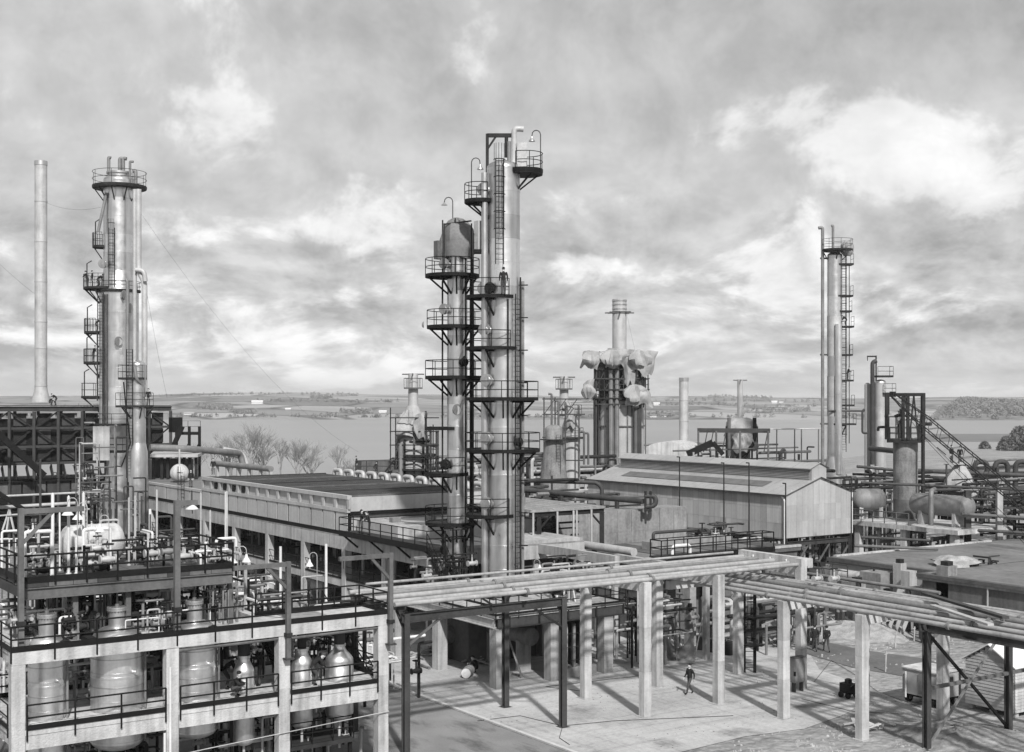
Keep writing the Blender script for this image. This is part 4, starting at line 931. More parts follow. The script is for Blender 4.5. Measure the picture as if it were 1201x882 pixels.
# ------------------------------------------------------------------ front concrete frame with its vessels
BF = 50.7; UZ = 7.1; LZ = 4.12
fx = lambda px, b=BF: a_on_b(px, b)
AL, AR = fx(22)-.25, fx(450)+.2
FR = thing('vessel_structure', 'pale two storey concrete frame in the left foreground carrying silver vessels', 'frame structure', ((AL+AR)/2, BF, 0))
def lifts(t, x, y, z0, z1, w, step=2.3, ms=('conc_light','conc_light2')):
    n = max(1, round((z1-z0)/step)); c = .035
    for k in range(n):
        a = z0+(z1-z0)*k/n; b = z0+(z1-z0)*(k+1)/n; h = w/2-.006*(k%2); p = [(-h+c,-h),(h-c,-h),(h,-h+c),(h,h-c),(h-c,h),(-h+c,h),(-h,h-c),(-h,-h+c)]
        M().prism([(x+u, y+v) for u, v in p], a, b-.004 if k < n-1 else b).build('column_lift', ms[(k+int(x*3))%2], t)
colx = [fx(22), fx(203), fx(334), fx(450)]
for i, c_ in enumerate(colx):
    for b in (BF+.25, 56.6):
        lifts(FR, c_, b, 0, UZ-.5 if 0 < i < 3 else UZ-.47, .52)
BK = 56.9
def fbeam(x0, y0, x1, y1, z0, z1): M().box(x0, y0, z0, x1, y1, z1).build('floor_beam', 'conc_light', FR)
fbeam(AL-.02, BF-.02, AR+.02, BF+.42, UZ-.48, UZ-.02)                 # upper front beam
for i in range(3): fbeam(colx[i]+.262, BF+.03, colx[i+1]-.262, BF+.45, LZ-.74, LZ-.01)
fbeam(AL+.02, 56.4, colx[2], 56.8, UZ-.48, UZ-.02)
for i in range(3): fbeam(colx[i]+.262, 56.45, colx[i+1]-.262, 56.8, LZ-.7, LZ-.01)
for i, c_ in enumerate(colx):
    fbeam(c_-.2, BF+.43, c_+.2, 53.3 if i > 2 else 56.39, UZ-.47, UZ-.03); fbeam(c_-.2, BF+.52, c_+.2, 56.33, LZ-.6, LZ-.02)
sl = 2.7
def slab(x0, y0, x1, y1, z, m='conc_light', th=.14): return M().box(x0, y0, z-th, x1, y1, z).build('deck_slab', m, FR)
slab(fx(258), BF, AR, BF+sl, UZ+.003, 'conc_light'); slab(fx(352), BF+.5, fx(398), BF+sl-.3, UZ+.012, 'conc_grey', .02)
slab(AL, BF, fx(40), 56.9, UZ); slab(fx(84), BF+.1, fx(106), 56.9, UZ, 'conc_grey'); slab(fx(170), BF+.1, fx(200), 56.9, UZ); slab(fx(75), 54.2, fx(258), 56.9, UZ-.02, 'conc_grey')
for px in (80, 112, 165, 206, 255): M().box(fx(px), BF+.42, UZ-.12, fx(px)+.35, 56.5, UZ+.06).build('deck_joist', 'dark', FR)
slab(AL, BF, AR, BK, LZ, 'conc_light', .2)
# handrails with deep black toe boards
E = .03
railing(FR, [(AL-E, 56.8, UZ), (AL-E, BF-E, UZ), (AR, BF-E, UZ)], .95, 1.62, r=.036, toe=.22, skirt=.4)
railing(FR, [(AR, BF, UZ), (AR, BF+sl, UZ), (fx(330), BF+sl, UZ)], .95, 1.4, r=.036, toe=.2)
for i in range(3): railing(FR, [(colx[i]+.3, BF-E, LZ), (colx[i+1]-.3, BF-E, LZ)], .95, 1.55, r=.036, toe=.2, skirt=.4)
railing(FR, [(AL-E, 56.6, LZ), (AL-E, BF+.5, LZ)], .95, 1.5, r=.03, toe=.17, skirt=.3)
railing(FR, [(AL+.3, BK, LZ), (AR, BK, LZ), (AR, BF+.3, LZ)], .95, 1.7, r=.034, toe=.2)
for px0, px1 in ((205, 334), (334, 452)): M().tube([(fx(px0), BF+.1, UZ-.62), (fx(px1), BF+.1, UZ-.58)], .07, 8).build('service_pipe', 'steel2', FR)
M().tube([(fx(130), BF-.05, 2.15), (fx(240), BF-.06, 2.4), (fx(455), BF-.1, 2.82)], .02, 6).build('cable_pipe', 'pipe_light', FR)
for px, z0, z1 in ((198.5, 0, 5.9), (192, 0, 3.3)): M().tube([(fx(px), BF-.12, z0), (fx(px), BF-.12, z1)], .05, 6).build('conduit', 'white', FR)

VG = 'silver vessels in the front concrete frame'
def drum(label, px, b, r, zb, zt, neck, zn, flange_=True, skirt=True, shoulder=.33):
    x = fx(px, b); t = thing('pressure_vessel', label, 'vessel', (x, b, zb), VG)
    bot = [(r*sin(pi/2*k/6), zb+r*.42*(1-cos(pi/2*k/6))) for k in range(0, 7)]
    M().lathe(x, b, bot, 36, caps=False).build('bottom_dish', 'vessel2', t)
    z0 = zb+r*.42; n = max(1, round((zt-z0)/1.25))
    bands(t, x, b, z0, zt, r, (zt-z0)/n, ('vessel', 'vessel2', 'vessel'), n=40)
    hd = [(r+(neck-r)*(1-cos(pi/2*k/7))**1.0 if False else neck+(r-neck)*cos(pi/2*k/7), zt+(zn-zt)*sin(pi/2*k/7)) for k in range(8)]
    M().lathe(x, b, hd, 40, caps=False).build('top_dish', 'vessel', t)
    for k in range(1, 7):                      # lagging straps
        z = z0+(zt-z0)*k/7; M().lathe(x, b, [(r+.004, z-.022), (r+.012, z-.02), (r+.012, z+.02), (r+.004, z+.022)], 40, caps=False).build('lagging_strap', 'vessel2' if k%2 else 'alum2', t)
    for k, (a, z) in enumerate(((-150, zt-.4), (-35, zt-1.1), (-25, z0+.5), (-150, z0+1.0))):      # side nozzles, lifting lugs, nameplate
        dx, dy = cd(a); mb = M(); mb.shell((x+dx*r*.96, b+dy*r*.96, z), (x+dx*(r+.2), b+dy*(r+.2), z), [(.06, 0), (.06, .2), (.1, .2), (.1, .25)], 10); mb.build('side_nozzle', 'vessel2', t)
    for a in (-60, -110): dx, dy = cd(a); M().cbox(x+dx*(r+.02), b+dy*(r+.02), zt-.2, .1, .1, .22).build('lifting_lug', 'vessel2', t)
    M().tube([(x+RX*(r+.1), b+RY*(r+.1), z0), (x+RX*(r+.1), b+RY*(r+.1), zt)], .05, 7).build('side_pipe', 'pipe', t)
    return t, x
def nozzle(t, x, b, r, z0, z1, bolts=True, m='vessel2'):
    M().lathe(x, b, [(r, z0-.2), (r, z1-.16), (r*1.2, z1-.155), (r*1.2, z1-.085), (r*1.12, z1-.08), (r*1.2, z1-.075), (r*1.2, z1), (0.02, z1+.01)], 24, caps=False).build('top_nozzle', m, t)
    if bolts:
        o = None
        for k in range(18):
            p = Vector((x+cos(2*pi*k/18)*r*1.12, b+sin(2*pi*k/18)*r*1.12, z1-.12))
            if o is None:
                o = first(M().lathe(0, 0, [(.022, -.09), (.022, .16)], 5), 'flange_bolt', 'steel2', t, p-wloc(t))
            else: part(o, 'flange_bolt', t, p-wloc(t))
    M().lathe(x, b, [(r*.28, z1), (r*.28, z1+.1), (r*.12, z1+.12), (r*.12, z1+1.25)], 8).build('vent_stub', 'steel2', t)
t, x = drum('silver vessel nearest the left end of the front frame, narrower than the next', 55, 52.3, .70, 2.5, 6.75, .3, 7.36); nozzle(t, x, 52.3, .31, 7.3, 8.2)
t, x = drum('fattest silver vessel in the front frame, with a bolted top nozzle', 137.5, 52.4, 1.03, 2.45, 6.8, .34, 7.42); nozzle(t, x, 52.4, .34, 7.35, 8.22)
t, x = drum('silver vessel right of the fattest one, half behind the second concrete column', 228, 52.4, .92, 2.45, 6.75, .31, 7.36); nozzle(t, x, 52.4, .31, 7.3, 8.2)
def bottle(label, px, r, zb, zsh, zt, neck, stub):
    b = 52.2; x = fx(px, b); t = thing('pressure_vessel', label, 'vessel', (x, b, zb), VG)
    M().lathe(x, b, [(r*sin(pi/2*k/6), zb+r*.6*(1-cos(pi/2*k/6))) for k in range(7)]+[(r, LZ-.3)], 30, caps=False).build('lower_shell', 'vessel2', t)
    M().lathe(x, b, [(r*1.012, LZ-.3), (r*1.012, zsh-.35), (r, zsh-.34), (r, zsh)], 30, caps=False).build('upper_shell', 'vessel', t)
    M().lathe(x, b, [(r, zsh)]+[(neck+(r-neck)*(.5+.5*cos(pi*k/8)), zsh+(zt-.12-zsh)*k/8) for k in range(1, 9)]+[(neck, zt-.1), (neck*1.16, zt-.09), (neck*1.16, zt), (.02, zt+.01)], 30, caps=False).build('shoulder', 'vessel', t)
    M().lathe(x, b, [(stub, zt), (stub, zt+.75), (stub*1.3, zt+.76), (stub*1.3, zt+.86)], 16).build('top_duct', 'steel', t)
    M().tube([(x, b, zb+.02), (x, b, zb-1.2)], .06, 8).build('drain_pipe', 'pipe_light', t); valve(t, x+.3, b, zb-.7, .26)
    return t
bottle('slim bottle necked silver vessel between two crouching workers in the front frame', 286, .44, 1.86, 5.0, 5.7, .25, .26)
bottle('bottle necked silver vessel just right of the third concrete column', 354, .46, 2.2, 5.05, 5.72, .27, .2)
bottle('broad shouldered silver vessel nearest the right end of the front frame', 398, .62, 2.3, 5.0, 5.72, .25, .24)
t = thing('steel_stair', 'dark steel stair slanting down behind the two right bottle vessels', 'stairs', (fx(352), 53.6, LZ), None)
for db in (0, .7): M().beam((fx(338), 53.4+db, UZ-.4), (fx(366), 53.4+db, LZ+.4), .1, .36).build('stringer', 'black', t)
for k in range(9): f = (k+.5)/9; M().cbox(fx(338)*(1-f)+fx(366)*f, 53.75, (UZ-.4)*(1-f)+(LZ+.4)*f-.05, .24, .68, .04).build('tread', 'black', t)
t = thing('steel_stair', 'lattice steel stair with handrails behind the front frame, right part', 'stairs', (fx(398), 58.4, 0), None)
for db in (0, .8):
    M().beam((fx(386, 58), 58+db, UZ-1), (fx(440, 58), 58+db, 2.0), .1, .3).build('stringer', 'black', t)
    mb = rails(M(), [(fx(386, 58), 58+db, UZ-1), (fx(440, 58), 58+db, 2.0)], 1.0, .03)
    for k in range(6): f = k/5; p = (fx(386, 58)*(1-f)+fx(440, 58)*f, 58+db, (UZ-1)*(1-f)+2*f); mb.tube([p, (p[0], p[1], p[2]+1)], .028, 5)
    mb.build('handrail', 'black', t)
for k in range(14): f = (k+.5)/14; M().cbox(fx(386, 58)*(1-f)+fx(440, 58)*f, 58.4, (UZ-1)*(1-f)+2*f-.1, .26, .78, .04).build('tread', 'black', t)
t = thing('low_platform', 'low dark railed platform under the right end of the front frame', 'platform', (fx(390), 52.6, 0))
M().box(fx(352), 51.6, 1.45, fx(426), 53.8, 1.62).build('deck', 'grate', t); railing(t, [(fx(352), 51.6, 1.62), (fx(426), 51.6, 1.62), (fx(426), 53.8, 1.62), (fx(352), 53.8, 1.62)], 1.0, 1.1)
for px in (354, 424): M().cbox(fx(px), 51.8, 0, .15, .15, 1.45).build('leg', 'black', t)

# gallows davits on the frame
def davit(label, x, b, z0, z1, x2, br, w=.19):
    t = thing('lifting_davit', label, 'davit', (x, b, z0), 'gallows davits on the front frame')
    M().box(x-w/2, b-w/2, z0, x+w/2, b+w/2, z1).build('post', 'steel2', t); sg = 1 if x2 > x else -1
    M().box(min(x+sg*w*.5, x2), b-w*.45, z1-w-.01, max(x+sg*w*.5, x2), b+w*.45, z1-.02).build('arm', 'steel2', t)
    if br: M().beam((x+sg*w*.4, b, z1-br-.1), (x+sg*br, b, z1-w*.7), .12).build('knee_brace', 'steel2', t)
    M().cbox(x, b, z0, w*2.1, w*2.1, .06).build('base_plate', 'steel', t)
    M().cbox(x, b, z0+.95, w*1.5, w*1.5, .16).build('clamp', 'dark', t)
    M().tube([(x2-sg*.2, b, z1-w), (x2-sg*.2, b, z1-w-.35)], .02, 5).build('hook', 'dark', t)
davit('grey gallows davit at the left corner of the front frame, arm to the right', fx(24.5, 50.95), 50.95, UZ, 12.45, fx(98, 50.95), 1.2, .2)
davit('grey gallows davit above the second column of the front frame, with a stub arm', fx(207.5, 50.95), 50.95, UZ, 12.5, fx(231, 50.95), 0, .22)
davit('grey gallows davit clamped to the third column of the front frame, arm to the left', fx(338, BF-.14), BF-.14, 5.65, 9.75, fx(274, BF-.14), 1.0)
davit('grey gallows davit clamped to the right end column of the front frame', fx(458, BF-.14), BF-.14, 5.75, 9.8, fx(398, BF-.14), 1.0)

# steel gallery above the left part of the frame
G0, G1, GB, GZ = fx(27, 51.9), fx(272, 51.9), 51.9, 9.5
GA = thing('steel_gallery', 'grey steel gallery with black handrails standing on the left part of the front frame', 'gallery', ((G0+G1)/2, GB, UZ))
M().ibeam((G0, GB, GZ-.42), (G1, GB, GZ-.42), .22, .44).build('edge_girder', 'steel2', GA); M().ibeam((G0, 57, GZ-.42), (G1, 57, GZ-.42), .22, .44).build('edge_girder', 'steel2', GA)
for i in range(6): a = G0+(G1-G0)*i/5; M().beam((a, GB+.12, GZ-.4), (a, 56.85, GZ-.4), .16, .35).build('cross_girder', 'steel', GA)
n = 9
for i in range(n): M().box(G0+(G1-G0)*i/n+.01, GB-.1, GZ-.18, G0+(G1-G0)*(i+1)/n-.01, 57.1, GZ+.004*(i%2)).build('floor_plate', 'steel2' if i%3 else 'steel', GA)
railing(GA, [(G0-.02, 57, GZ), (G0-.02, GB-.12, GZ), (G1, GB-.12, GZ), (G1, 57, GZ)], 1.05, 1.25, r=.042, toe=.24, skirt=.12)
railing(GA, [(G0, 57, GZ), (G1, 57, GZ)], 1.05, 1.5, r=.03)
for px in (88, 150, 270): M().box(fx(px, 52.2)-.1, 52.1, UZ+.01, fx(px, 52.2)+.1, 52.3, GZ-.64).build('post', 'steel2', GA); M().box(fx(px, 56.6)-.1, 56.5, UZ+.01, fx(px, 56.6)+.1, 56.7, GZ-.64).build('post', 'steel', GA)
for px in (56, 62, 145, 118, 122): M().tube([(fx(px, 53), 53, UZ), (fx(px, 53), 53, GZ-.65)], .05, 6).build('hanging_pipe', 'pipe_dark', GA)
# white plant on the gallery
def vpipe(label, px, b, y0, y1, r=.06, m='white', z0=None):
    x = fx(px, b); z1 = Zat(y1, x, b); z0 = Zat(y0, x, b) if z0 is None else z0; mb = M(); mb.tube([(x, b, z0), (x, b, z1-.05)], r, 8); mb.tube([(x, b, z1-.05), (x, b, z1)], r*.6, 8, r2=r*.3); mb.tube([(x, b, z0), (x, b, z0+.05)], r*1.9, 8)
    return single(mb, 'vent_pipe', m, label, 'pipe', 'white upright pipes in the front plant', (x, b, z0))
VP = (('tall white pipe above the left white goalpost on the gallery', 61.8, 53.2, 578, .085), ('white pipe behind the hanging lamp on the gallery', 80.5, 53.6, 581, .08), ('tall white pipe right of the hanging lamps, rising to the furnace foot', 98, 55.5, 577, .085),
      ('short white pipe at the right foot of the white goalpost', 128.8, 54.5, 622, .075), ('left of two close white pipes in front of the concrete hall', 151.3, 55, 583, .065), ('right of two close white pipes in front of the concrete hall', 158.5, 55, 581, .065),
      ('white pipe just left of the stub arm davit', 184, 56, 574, .06), ('white pipe right of the stub arm davit, long', 235.5, 56, 577, .055), ('white pipe at the right end of the gallery, shorter', 246.5, 56, 598, .06), ('thick pale pipe near the right end of the gallery', 266, 56.2, 576, .07), ('thin white pipe between the white goalposts', 70, 54.8, 600, .05), ('thin white pipe before the white drum', 89.5, 53.5, 630, .06))
for lb, px, b, y1, r_ in VP: vpipe(lb, px, b, 0, y1, r_*.75, 'white' if px < 150 else 'pipe_light', z0=GZ)
def goalpost(label, p0, p1, b, y1, m='white'):
    a0, a1 = fx(p0, b), fx(p1, b); z1 = Zat(y1, (a0+a1)/2, b); t = thing('pipe_goalpost', label, 'pipe frame', ((a0+a1)/2, b, GZ), 'white pipe goalposts on the gallery')
    M().pipe([(a0, b, GZ), (a0, b, z1), (a1, b, z1), (a1, b, GZ)], .075, 8, .12).build('frame_pipe', m, t)
    valve(t, (a0*.7+a1*.3), b, z1+.02, .32, 'white'); M().tube([((a0+a1)/2, b, z1), ((a0+a1)/2, b, GZ+.7)], .06, 8).build('drop_pipe', 'pipe_light', t); valve(t, (a0+a1)/2, b-.1, GZ+.9, .45, 'pipe_light')
goalpost('left white pipe goalpost on the gallery beside the corner davit', 29, 61, 52.9, 623.5); goalpost('right white pipe goalpost on the gallery in front of the white drum', 98, 129, 54.4, 620.5)
def hdrum(label, c, r, L, ax, m, zsup, cat='drum', name='horizontal_drum', ends=.5, sm='conc', group=None):
    """lying drum on two saddles; ax: unit direction in plan"""
    t = thing(name, label, cat, (c[0], c[1], zsup), group); p = (c[0]-ax[0]*L/2, c[1]-ax[1]*L/2, c[2]); q = (c[0]+ax[0]*L/2, c[1]+ax[1]*L/2, c[2])
    k = ends*r; prof = [(r*sin(pi/2*i/6), k*(1-cos(pi/2*i/6))) for i in range(7)]; n = max(1, round(L/1.6))
    M().shell(p, q, prof, 28).build('end_dish', m, t); M().shell(q, p, prof, 28).build('end_dish', m, t)
    for i in range(n):
        a = k+(L-2*k)*i/n; b = k+(L-2*k)*(i+1)/n; M().shell(p, q, [(r*1.015, a), (r*1.015, a+.06), (r, a+.065), (r, b)], 28).build('shell_course', m, t)
    for f in (.22, .78):
        X_, Y_ = p[0]+(q[0]-p[0])*f, p[1]+(q[1]-p[1])*f; w = r*.8; mb = M()
        pts = [(X_-ax[0]*.18-ax[1]*w, Y_-ax[1]*.18+ax[0]*w), (X_+ax[0]*.18-ax[1]*w, Y_+ax[1]*.18+ax[0]*w), (X_+ax[0]*.18+ax[1]*w, Y_+ax[1]*.18-ax[0]*w), (X_-ax[0]*.18+ax[1]*w, Y_-ax[1]*.18-ax[0]*w)]
        mb.prism(pts[::-1], zsup, c[2]-r*.55); mb.build('saddle', sm, t)
    return t
hdrum('big white horizontal drum on the gallery at the left', (fx(108, 56.3), 56.3, 10.42), .8, 2.7, (1, 0), 'conc_light', GZ)
def manifold(label, x0, y0, x1, y1, z0, z1, n, seed, pm=('pipe_light','white','pipe_light','pipe_dark','pipe'), r=(.04,.09), valves=4, group='pipe and valve manifolds', up=.65):
    """upright pipes, headers, elbows and valves standing close together"""
    rr = random.Random(seed); t = thing('pipe_manifold', label, 'pipework', ((x0+x1)/2, (y0+y1)/2, z0), group)
    for i in range(n):
        a = x0+(x1-x0)*rr.random(); b = y0+(y1-y0)*rr.random(); R = rr.uniform(*r); h = z0+(z1-z0)*rr.uniform(.35, 1)
        if rr.random() < up:
            pts = [(a, b, z0), (a, b, h)]
            if rr.random() < .7:
                dx = rr.choice((-1, 1))*rr.uniform(.4, 1.6)
                if rr.random() < .5: pts += [(a+dx, b, h)]; pts += [(a+dx, b, z0+(h-z0)*rr.uniform(0, .7))] if rr.random() < .6 else []
                else: pts += [(a, b+dx, h)]
        else:
            L = rr.uniform(.3, .9)*(x1-x0); a = x0+(x1-x0-L)*rr.random(); pts = [(a, b, h), (a+L, b, h), (a+L, b+rr.uniform(-.8, .8), h)]
        M().pipe(pts, R, 7, R*2.2).build('pipe', rr.choice(pm), t)
    for i in range(valves): valve(t, x0+(x1-x0)*rr.random(), y0+(y1-y0)*rr.random(), z0+(z1-z0)*rr.uniform(.15, .75), rr.uniform(.35, .6), rr.choice(('pipe_light', 'pipe', 'dark')))
    return t
manifold('white valves and pipes behind the left goalpost on the gallery', fx(32, 54.5), 53.6, fx(60, 54.5), 56, GZ, 10.8, 8, 1, ('white','pipe_light','pipe_light'), (.035,.07))
manifold('white valve cluster in front of the white drum on the gallery', fx(84, 53.5), 52.8, fx(128, 53.5), 55, GZ, 10.7, 9, 2, ('pipe_light','pipe_light','dark'), (.035,.07))
manifold('white valve cluster between the close pipe pair and the stub arm davit', fx(160, 54.5), 53, fx(200, 54.5), 56.3, GZ, 11.0, 13, 3, ('white','pipe_light','pipe_light','dark'), (.035,.075), valves=6)
manifold('white valve cluster right of the stub arm davit on the gallery', fx(212, 54.5), 53, fx(262, 54.5), 56.3, GZ, 10.5, 12, 4, ('white','pipe_light','pipe_light'), (.035,.075), valves=6)
manifold('pipework on the frame deck between the two left vessels', fx(66, 54), 53.6, fx(112, 54), 56.5, UZ, 9.0, 16, 5, valves=7)
manifold('pipework on the frame deck between the fattest vessel and the second column', fx(160, 54), 53.6, fx(206, 54), 56.5, UZ, 9.2, 20, 6, valves=8)
manifold('dense upright pipes behind the right end of the gallery', fx(222, 56), 55.0, fx(300, 56), 60, 5, 9.2, 46, 7, ('pipe_light','white','pipe_light','black','pipe_dark'), valves=6, up=.9)
manifold('pipework left of the leftmost vessel on the frame deck', fx(28, 53), 52.6, fx(42, 53), 56, UZ, 8.6, 8, 8, valves=3)
manifold('pipework behind the leftmost vessel on the lower floor', fx(72, 55), 54, fx(112, 55), 57, LZ, 6.5, 16, 9, valves=4)
manifold('pipework right of the fattest vessel on the lower floor', fx(165, 55), 54, fx(206, 55), 57, LZ, 6.5, 16, 10, ('pipe_light','pipe_dark','dark'), valves=4)
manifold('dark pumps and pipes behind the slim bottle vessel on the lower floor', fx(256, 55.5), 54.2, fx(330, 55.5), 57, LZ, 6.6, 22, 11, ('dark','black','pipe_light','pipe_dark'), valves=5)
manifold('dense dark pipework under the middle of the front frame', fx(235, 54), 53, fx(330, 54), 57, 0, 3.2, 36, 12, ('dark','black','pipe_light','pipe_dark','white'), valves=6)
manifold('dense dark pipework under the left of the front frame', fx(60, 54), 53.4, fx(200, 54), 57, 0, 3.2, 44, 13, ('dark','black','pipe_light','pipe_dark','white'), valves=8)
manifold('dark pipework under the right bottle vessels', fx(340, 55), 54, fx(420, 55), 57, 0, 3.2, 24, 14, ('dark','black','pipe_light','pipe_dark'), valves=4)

# ------------------------------------------------------------------ plant between the frame and the long hall
def tankv(label, x, y, r, z0, z1, m='white', dome=.3, name='storage_tank', cat='tank', group=None):
    t = thing(name, label, cat, (x, y, z0), group); k = max(1, round((z1-z0)/1.6))
    for i in range(k): M().lathe(x, y, [(r*1.01, z0+(z1-z0)*i/k), (r*1.01, z0+(z1-z0)*i/k+.06), (r, z0+(z1-z0)*i/k+.065), (r, z0+(z1-z0)*(i+1)/k)], 28, caps=False).build('shell_course', m, t)
    M().lathe(x, y, dish(r, z1, 1, dome), 28).build('roof', m, t); return t
tankv('white upright tank seen under the gallery behind the fattest vessel', fx(97, 66), 66, 1.25, 0, Zat(683, fx(97, 66), 66), 'white', .1)
M_ = M().box(fx(30, 63.5), 63.5, 0, fx(150, 63.5), 63.9, Zat(709, fx(90, 63.5), 63.5)); single(M_, 'bund_wall', 'conc_grey', 'grey concrete bund wall in front of the white tank under the gallery', 'wall')
M_ = M().box(fx(-60, 72), 72, 0, fx(60, 72), 74, 4.2); single(M_, 'rubble_bank', 'rubble', 'pale rubble bank seen under the left end of the gallery', 'rubble')
manifold('white pipes and flanges by the white tank under the gallery', fx(110, 65), 62, fx(205, 65), 69, 0, 7.0, 46, 21, ('white','pipe_light','pipe_dark','pipe_light','black'), valves=10)
manifold('white pipes between the gallery and the hall columns', fx(270, 66), 62, fx(330, 66), 70, 0, 7.2, 40, 22, ('white','pipe_light','pipe','pipe_light'), valves=8)
manifold('pipes at the foot of the hall behind the deck end', fx(340, 68), 62, fx(450, 68), 70, 0, 4.5, 34, 23, ('pipe_light','pipe','dark','white'), valves=8)
manifold('clutter of pipes left of the front frame gallery', fx(-50, 66), 62, fx(30, 66), 72, 0, 7.0, 30, 24, ('pipe_light','pipe','pipe_dark','white'), valves=6)
manifold('pipes at the foot of the furnace behind the left gallery end', fx(-10, 92), 86, fx(100, 92), 100, 0, 8.6, 46, 25, ('pipe_dark','dark','pipe','white','steel2'), valves=8)
manifold('pipes in front of the left tower below the hall end', fx(105, 120), 112, fx(150, 120), 128, 0, 10.5, 40, 26, ('pipe','steel','pipe_dark','dark','steel2'), valves=6)
manifold('pipework between the furnace and the left tower', fx(97, 125), 122, fx(128, 125), 130, 3, 14.5, 36, 27, ('pipe_light','pipe','steel','steel2'), valves=8)
manifold('dark pipes and valves crowded at the back of the gallery', fx(30, 57), 57.3, fx(255, 57), 61, 5, 11.2, 60, 15, ('black','dark','pipe_dark','pipe','pipe_light'), (.03,.08), valves=14)
manifold('black pipes standing between the vessels on the frame deck', fx(70, 55), 54.8, fx(262, 55), 57, UZ, 9.3, 40, 16, ('black','dark','pipe_dark','pipe_light'), (.03,.07), valves=10, up=.8)
manifold('dark pipes between the hall and the gallery end', fx(262, 60), 58, fx(345, 60), 63, 2, 8.2, 44, 17, ('black','pipe_dark','pipe','pipe_light','dark'), (.03,.09), valves=8)
manifold('small valves and pipes at the deck edge between the two left vessels', fx(78, 51.6), 51.3, fx(108, 51.6), 53.6, UZ, 8.3, 12, 18, ('pipe_light','pipe','dark','white'), (.025,.06), valves=7)
manifold('small valves and pipes at the deck edge left of the second column', fx(168, 51.6), 51.3, fx(203, 51.6), 53.6, UZ, 8.4, 14, 19, ('pipe_light','pipe','dark','white'), (.025,.06), valves=8)
manifold('small valves and thin pipes right of the third silver vessel on the deck', fx(250, 52.2), 52.0, fx(285, 52.2), 54, UZ, 9.0, 16, 20, ('pipe_light','black','pipe','white'), (.025,.06), valves=6)
manifold('thin dark pipes and valves on the lower floor beside the right bottle vessels', fx(372, 53), 52.8, fx(392, 53), 55, LZ, 6.6, 14, 28, ('black','dark','pipe_light'), (.025,.06), valves=6)
manifold('crowded thin pipes behind the right bottle vessels below the deck', fx(340, 56), 55.4, fx(440, 56), 57, LZ, 6.9, 34, 29, ('black','dark','pipe_light','pipe'), (.03,.07), valves=10)
t = thing('trestle', 'pale A-shaped trestle standing before the furnace at the left edge', 'trestle', (*XY(10, 110), 0))
for a, b in ((3, 11), (8, 11.5), (16.5, 11)): M().beam(px3(a, 622, 110), px3(b, 598, 110), .14).build('leg', 'pipe_light', t)

# ------------------------------------------------------------------ long concrete hall under the cooler bank
HA = 44.4; HB0, HB1 = 75.0, 139.5; BZ = 6.3
HL = thing('concrete_hall', 'long concrete framed hall with fascia panels and a dark cooler bank on its roof', 'building', (HA, (HB0+HB1)/2, 0))
hcol = [b_on_a(p, HA) for p in (508, 450, 403, 355, 313, 274, 239, 207, 176, 148)]
hcol[0] = HB0+.3
for i, b in enumerate(hcol):
    for a in (HA+.25, HA+6.5, HA+12.6): M().box(a-.28, b-.28, 0, a+.28, b+.28, BZ-.95).build('column', 'conc', HL)
M().box(HA, HB0, BZ-.94, HA+.5, HB1, BZ).build('edge_beam', 'conc', HL); M().box(HA+12.4, HB0, BZ-.94, HA+12.9, HB1, BZ).build('edge_beam', 'conc', HL)
M().box(HA+.5, HB0, BZ-.94, HA+12.4, HB0+.4, BZ).build('edge_beam', 'conc', HL)
for b in hcol: M().box(HA+.51, b-.2, BZ-.9, HA+12.39, b+.2, BZ-.21).build('cross_beam', 'conc_grey', HL) if b > HB0+1 else None
M().box(HA+.02, HB0+.02, BZ+.001, HA+12.9, HB1, BZ+.12).build('roof_slab', 'conc_grey', HL)
MZ = 3.1                                            # intermediate floor behind the columns
M().box(HA+.1, 81, MZ-.55, HA+.48, HB1, MZ).build('floor_beam', 'conc', HL); M().box(HA+.5, 81, MZ-.3, HA+12.3, HB1, MZ-.02).build('floor_slab', 'conc_grey', HL)
railing(HL, [(HA+.08, 81, MZ), (HA+.08, HB1, MZ)], 1.0, 2.2, r=.03, toe=.16)
M().box(HA+11.0, HB0+.5, 0, HA+11.3, HB1, BZ-1).build('back_wall', 'brick', HL); M().box(HA, HB1-.3, 0, HA+12.9, HB1, BZ-.01).build('end_wall', 'brick', HL)
# fascia: separate panels between dark joints
def fascia(b0, b1, z0, z1, n, m='panel', a=HA, name='fascia_panel', gap=.2, th=.05):
    o = None
    w = (b1-b0)/n-gap
    for i in range(n):
        p = Vector((a+random.uniform(-.015, .015), b0+(b1-b0)*i/n+gap/2, z0))-wloc(HL)
        if o is None: o = first(M().box(0, 0, 0, th, w, z1-z0), name, m, HL, p)
        else: part(o, name, HL, p)
R0, R1 = b_on_a(408, HA), b_on_a(237, HA)
fascia(R0, R1, BZ+.45, 8.12, 14); fascia(R1, HB1, BZ+.45, 7.92, 7)
M().box(HA+.055, R0, BZ+.13, HA+.3, HB1, 7.9).build('fascia_backing', 'black', HL)
M().box(HA-.06, R0, 8.16, HA+.35, R1, 8.42).build('ledge', 'panel', HL); M().box(HA-.05, R1+.01, 7.96, HA+.3, HB1, 8.18).build('ledge', 'panel', HL)
M().box(HA+.16, R0, 8.43, HA+.3, R1, 9.15).build('recess_back', 'panel', HL); M().box(HA-.05, R0, 9.16, HA+.32, R1, 9.44).build('cornice', 'panel', HL)
nb = 14; brk = None
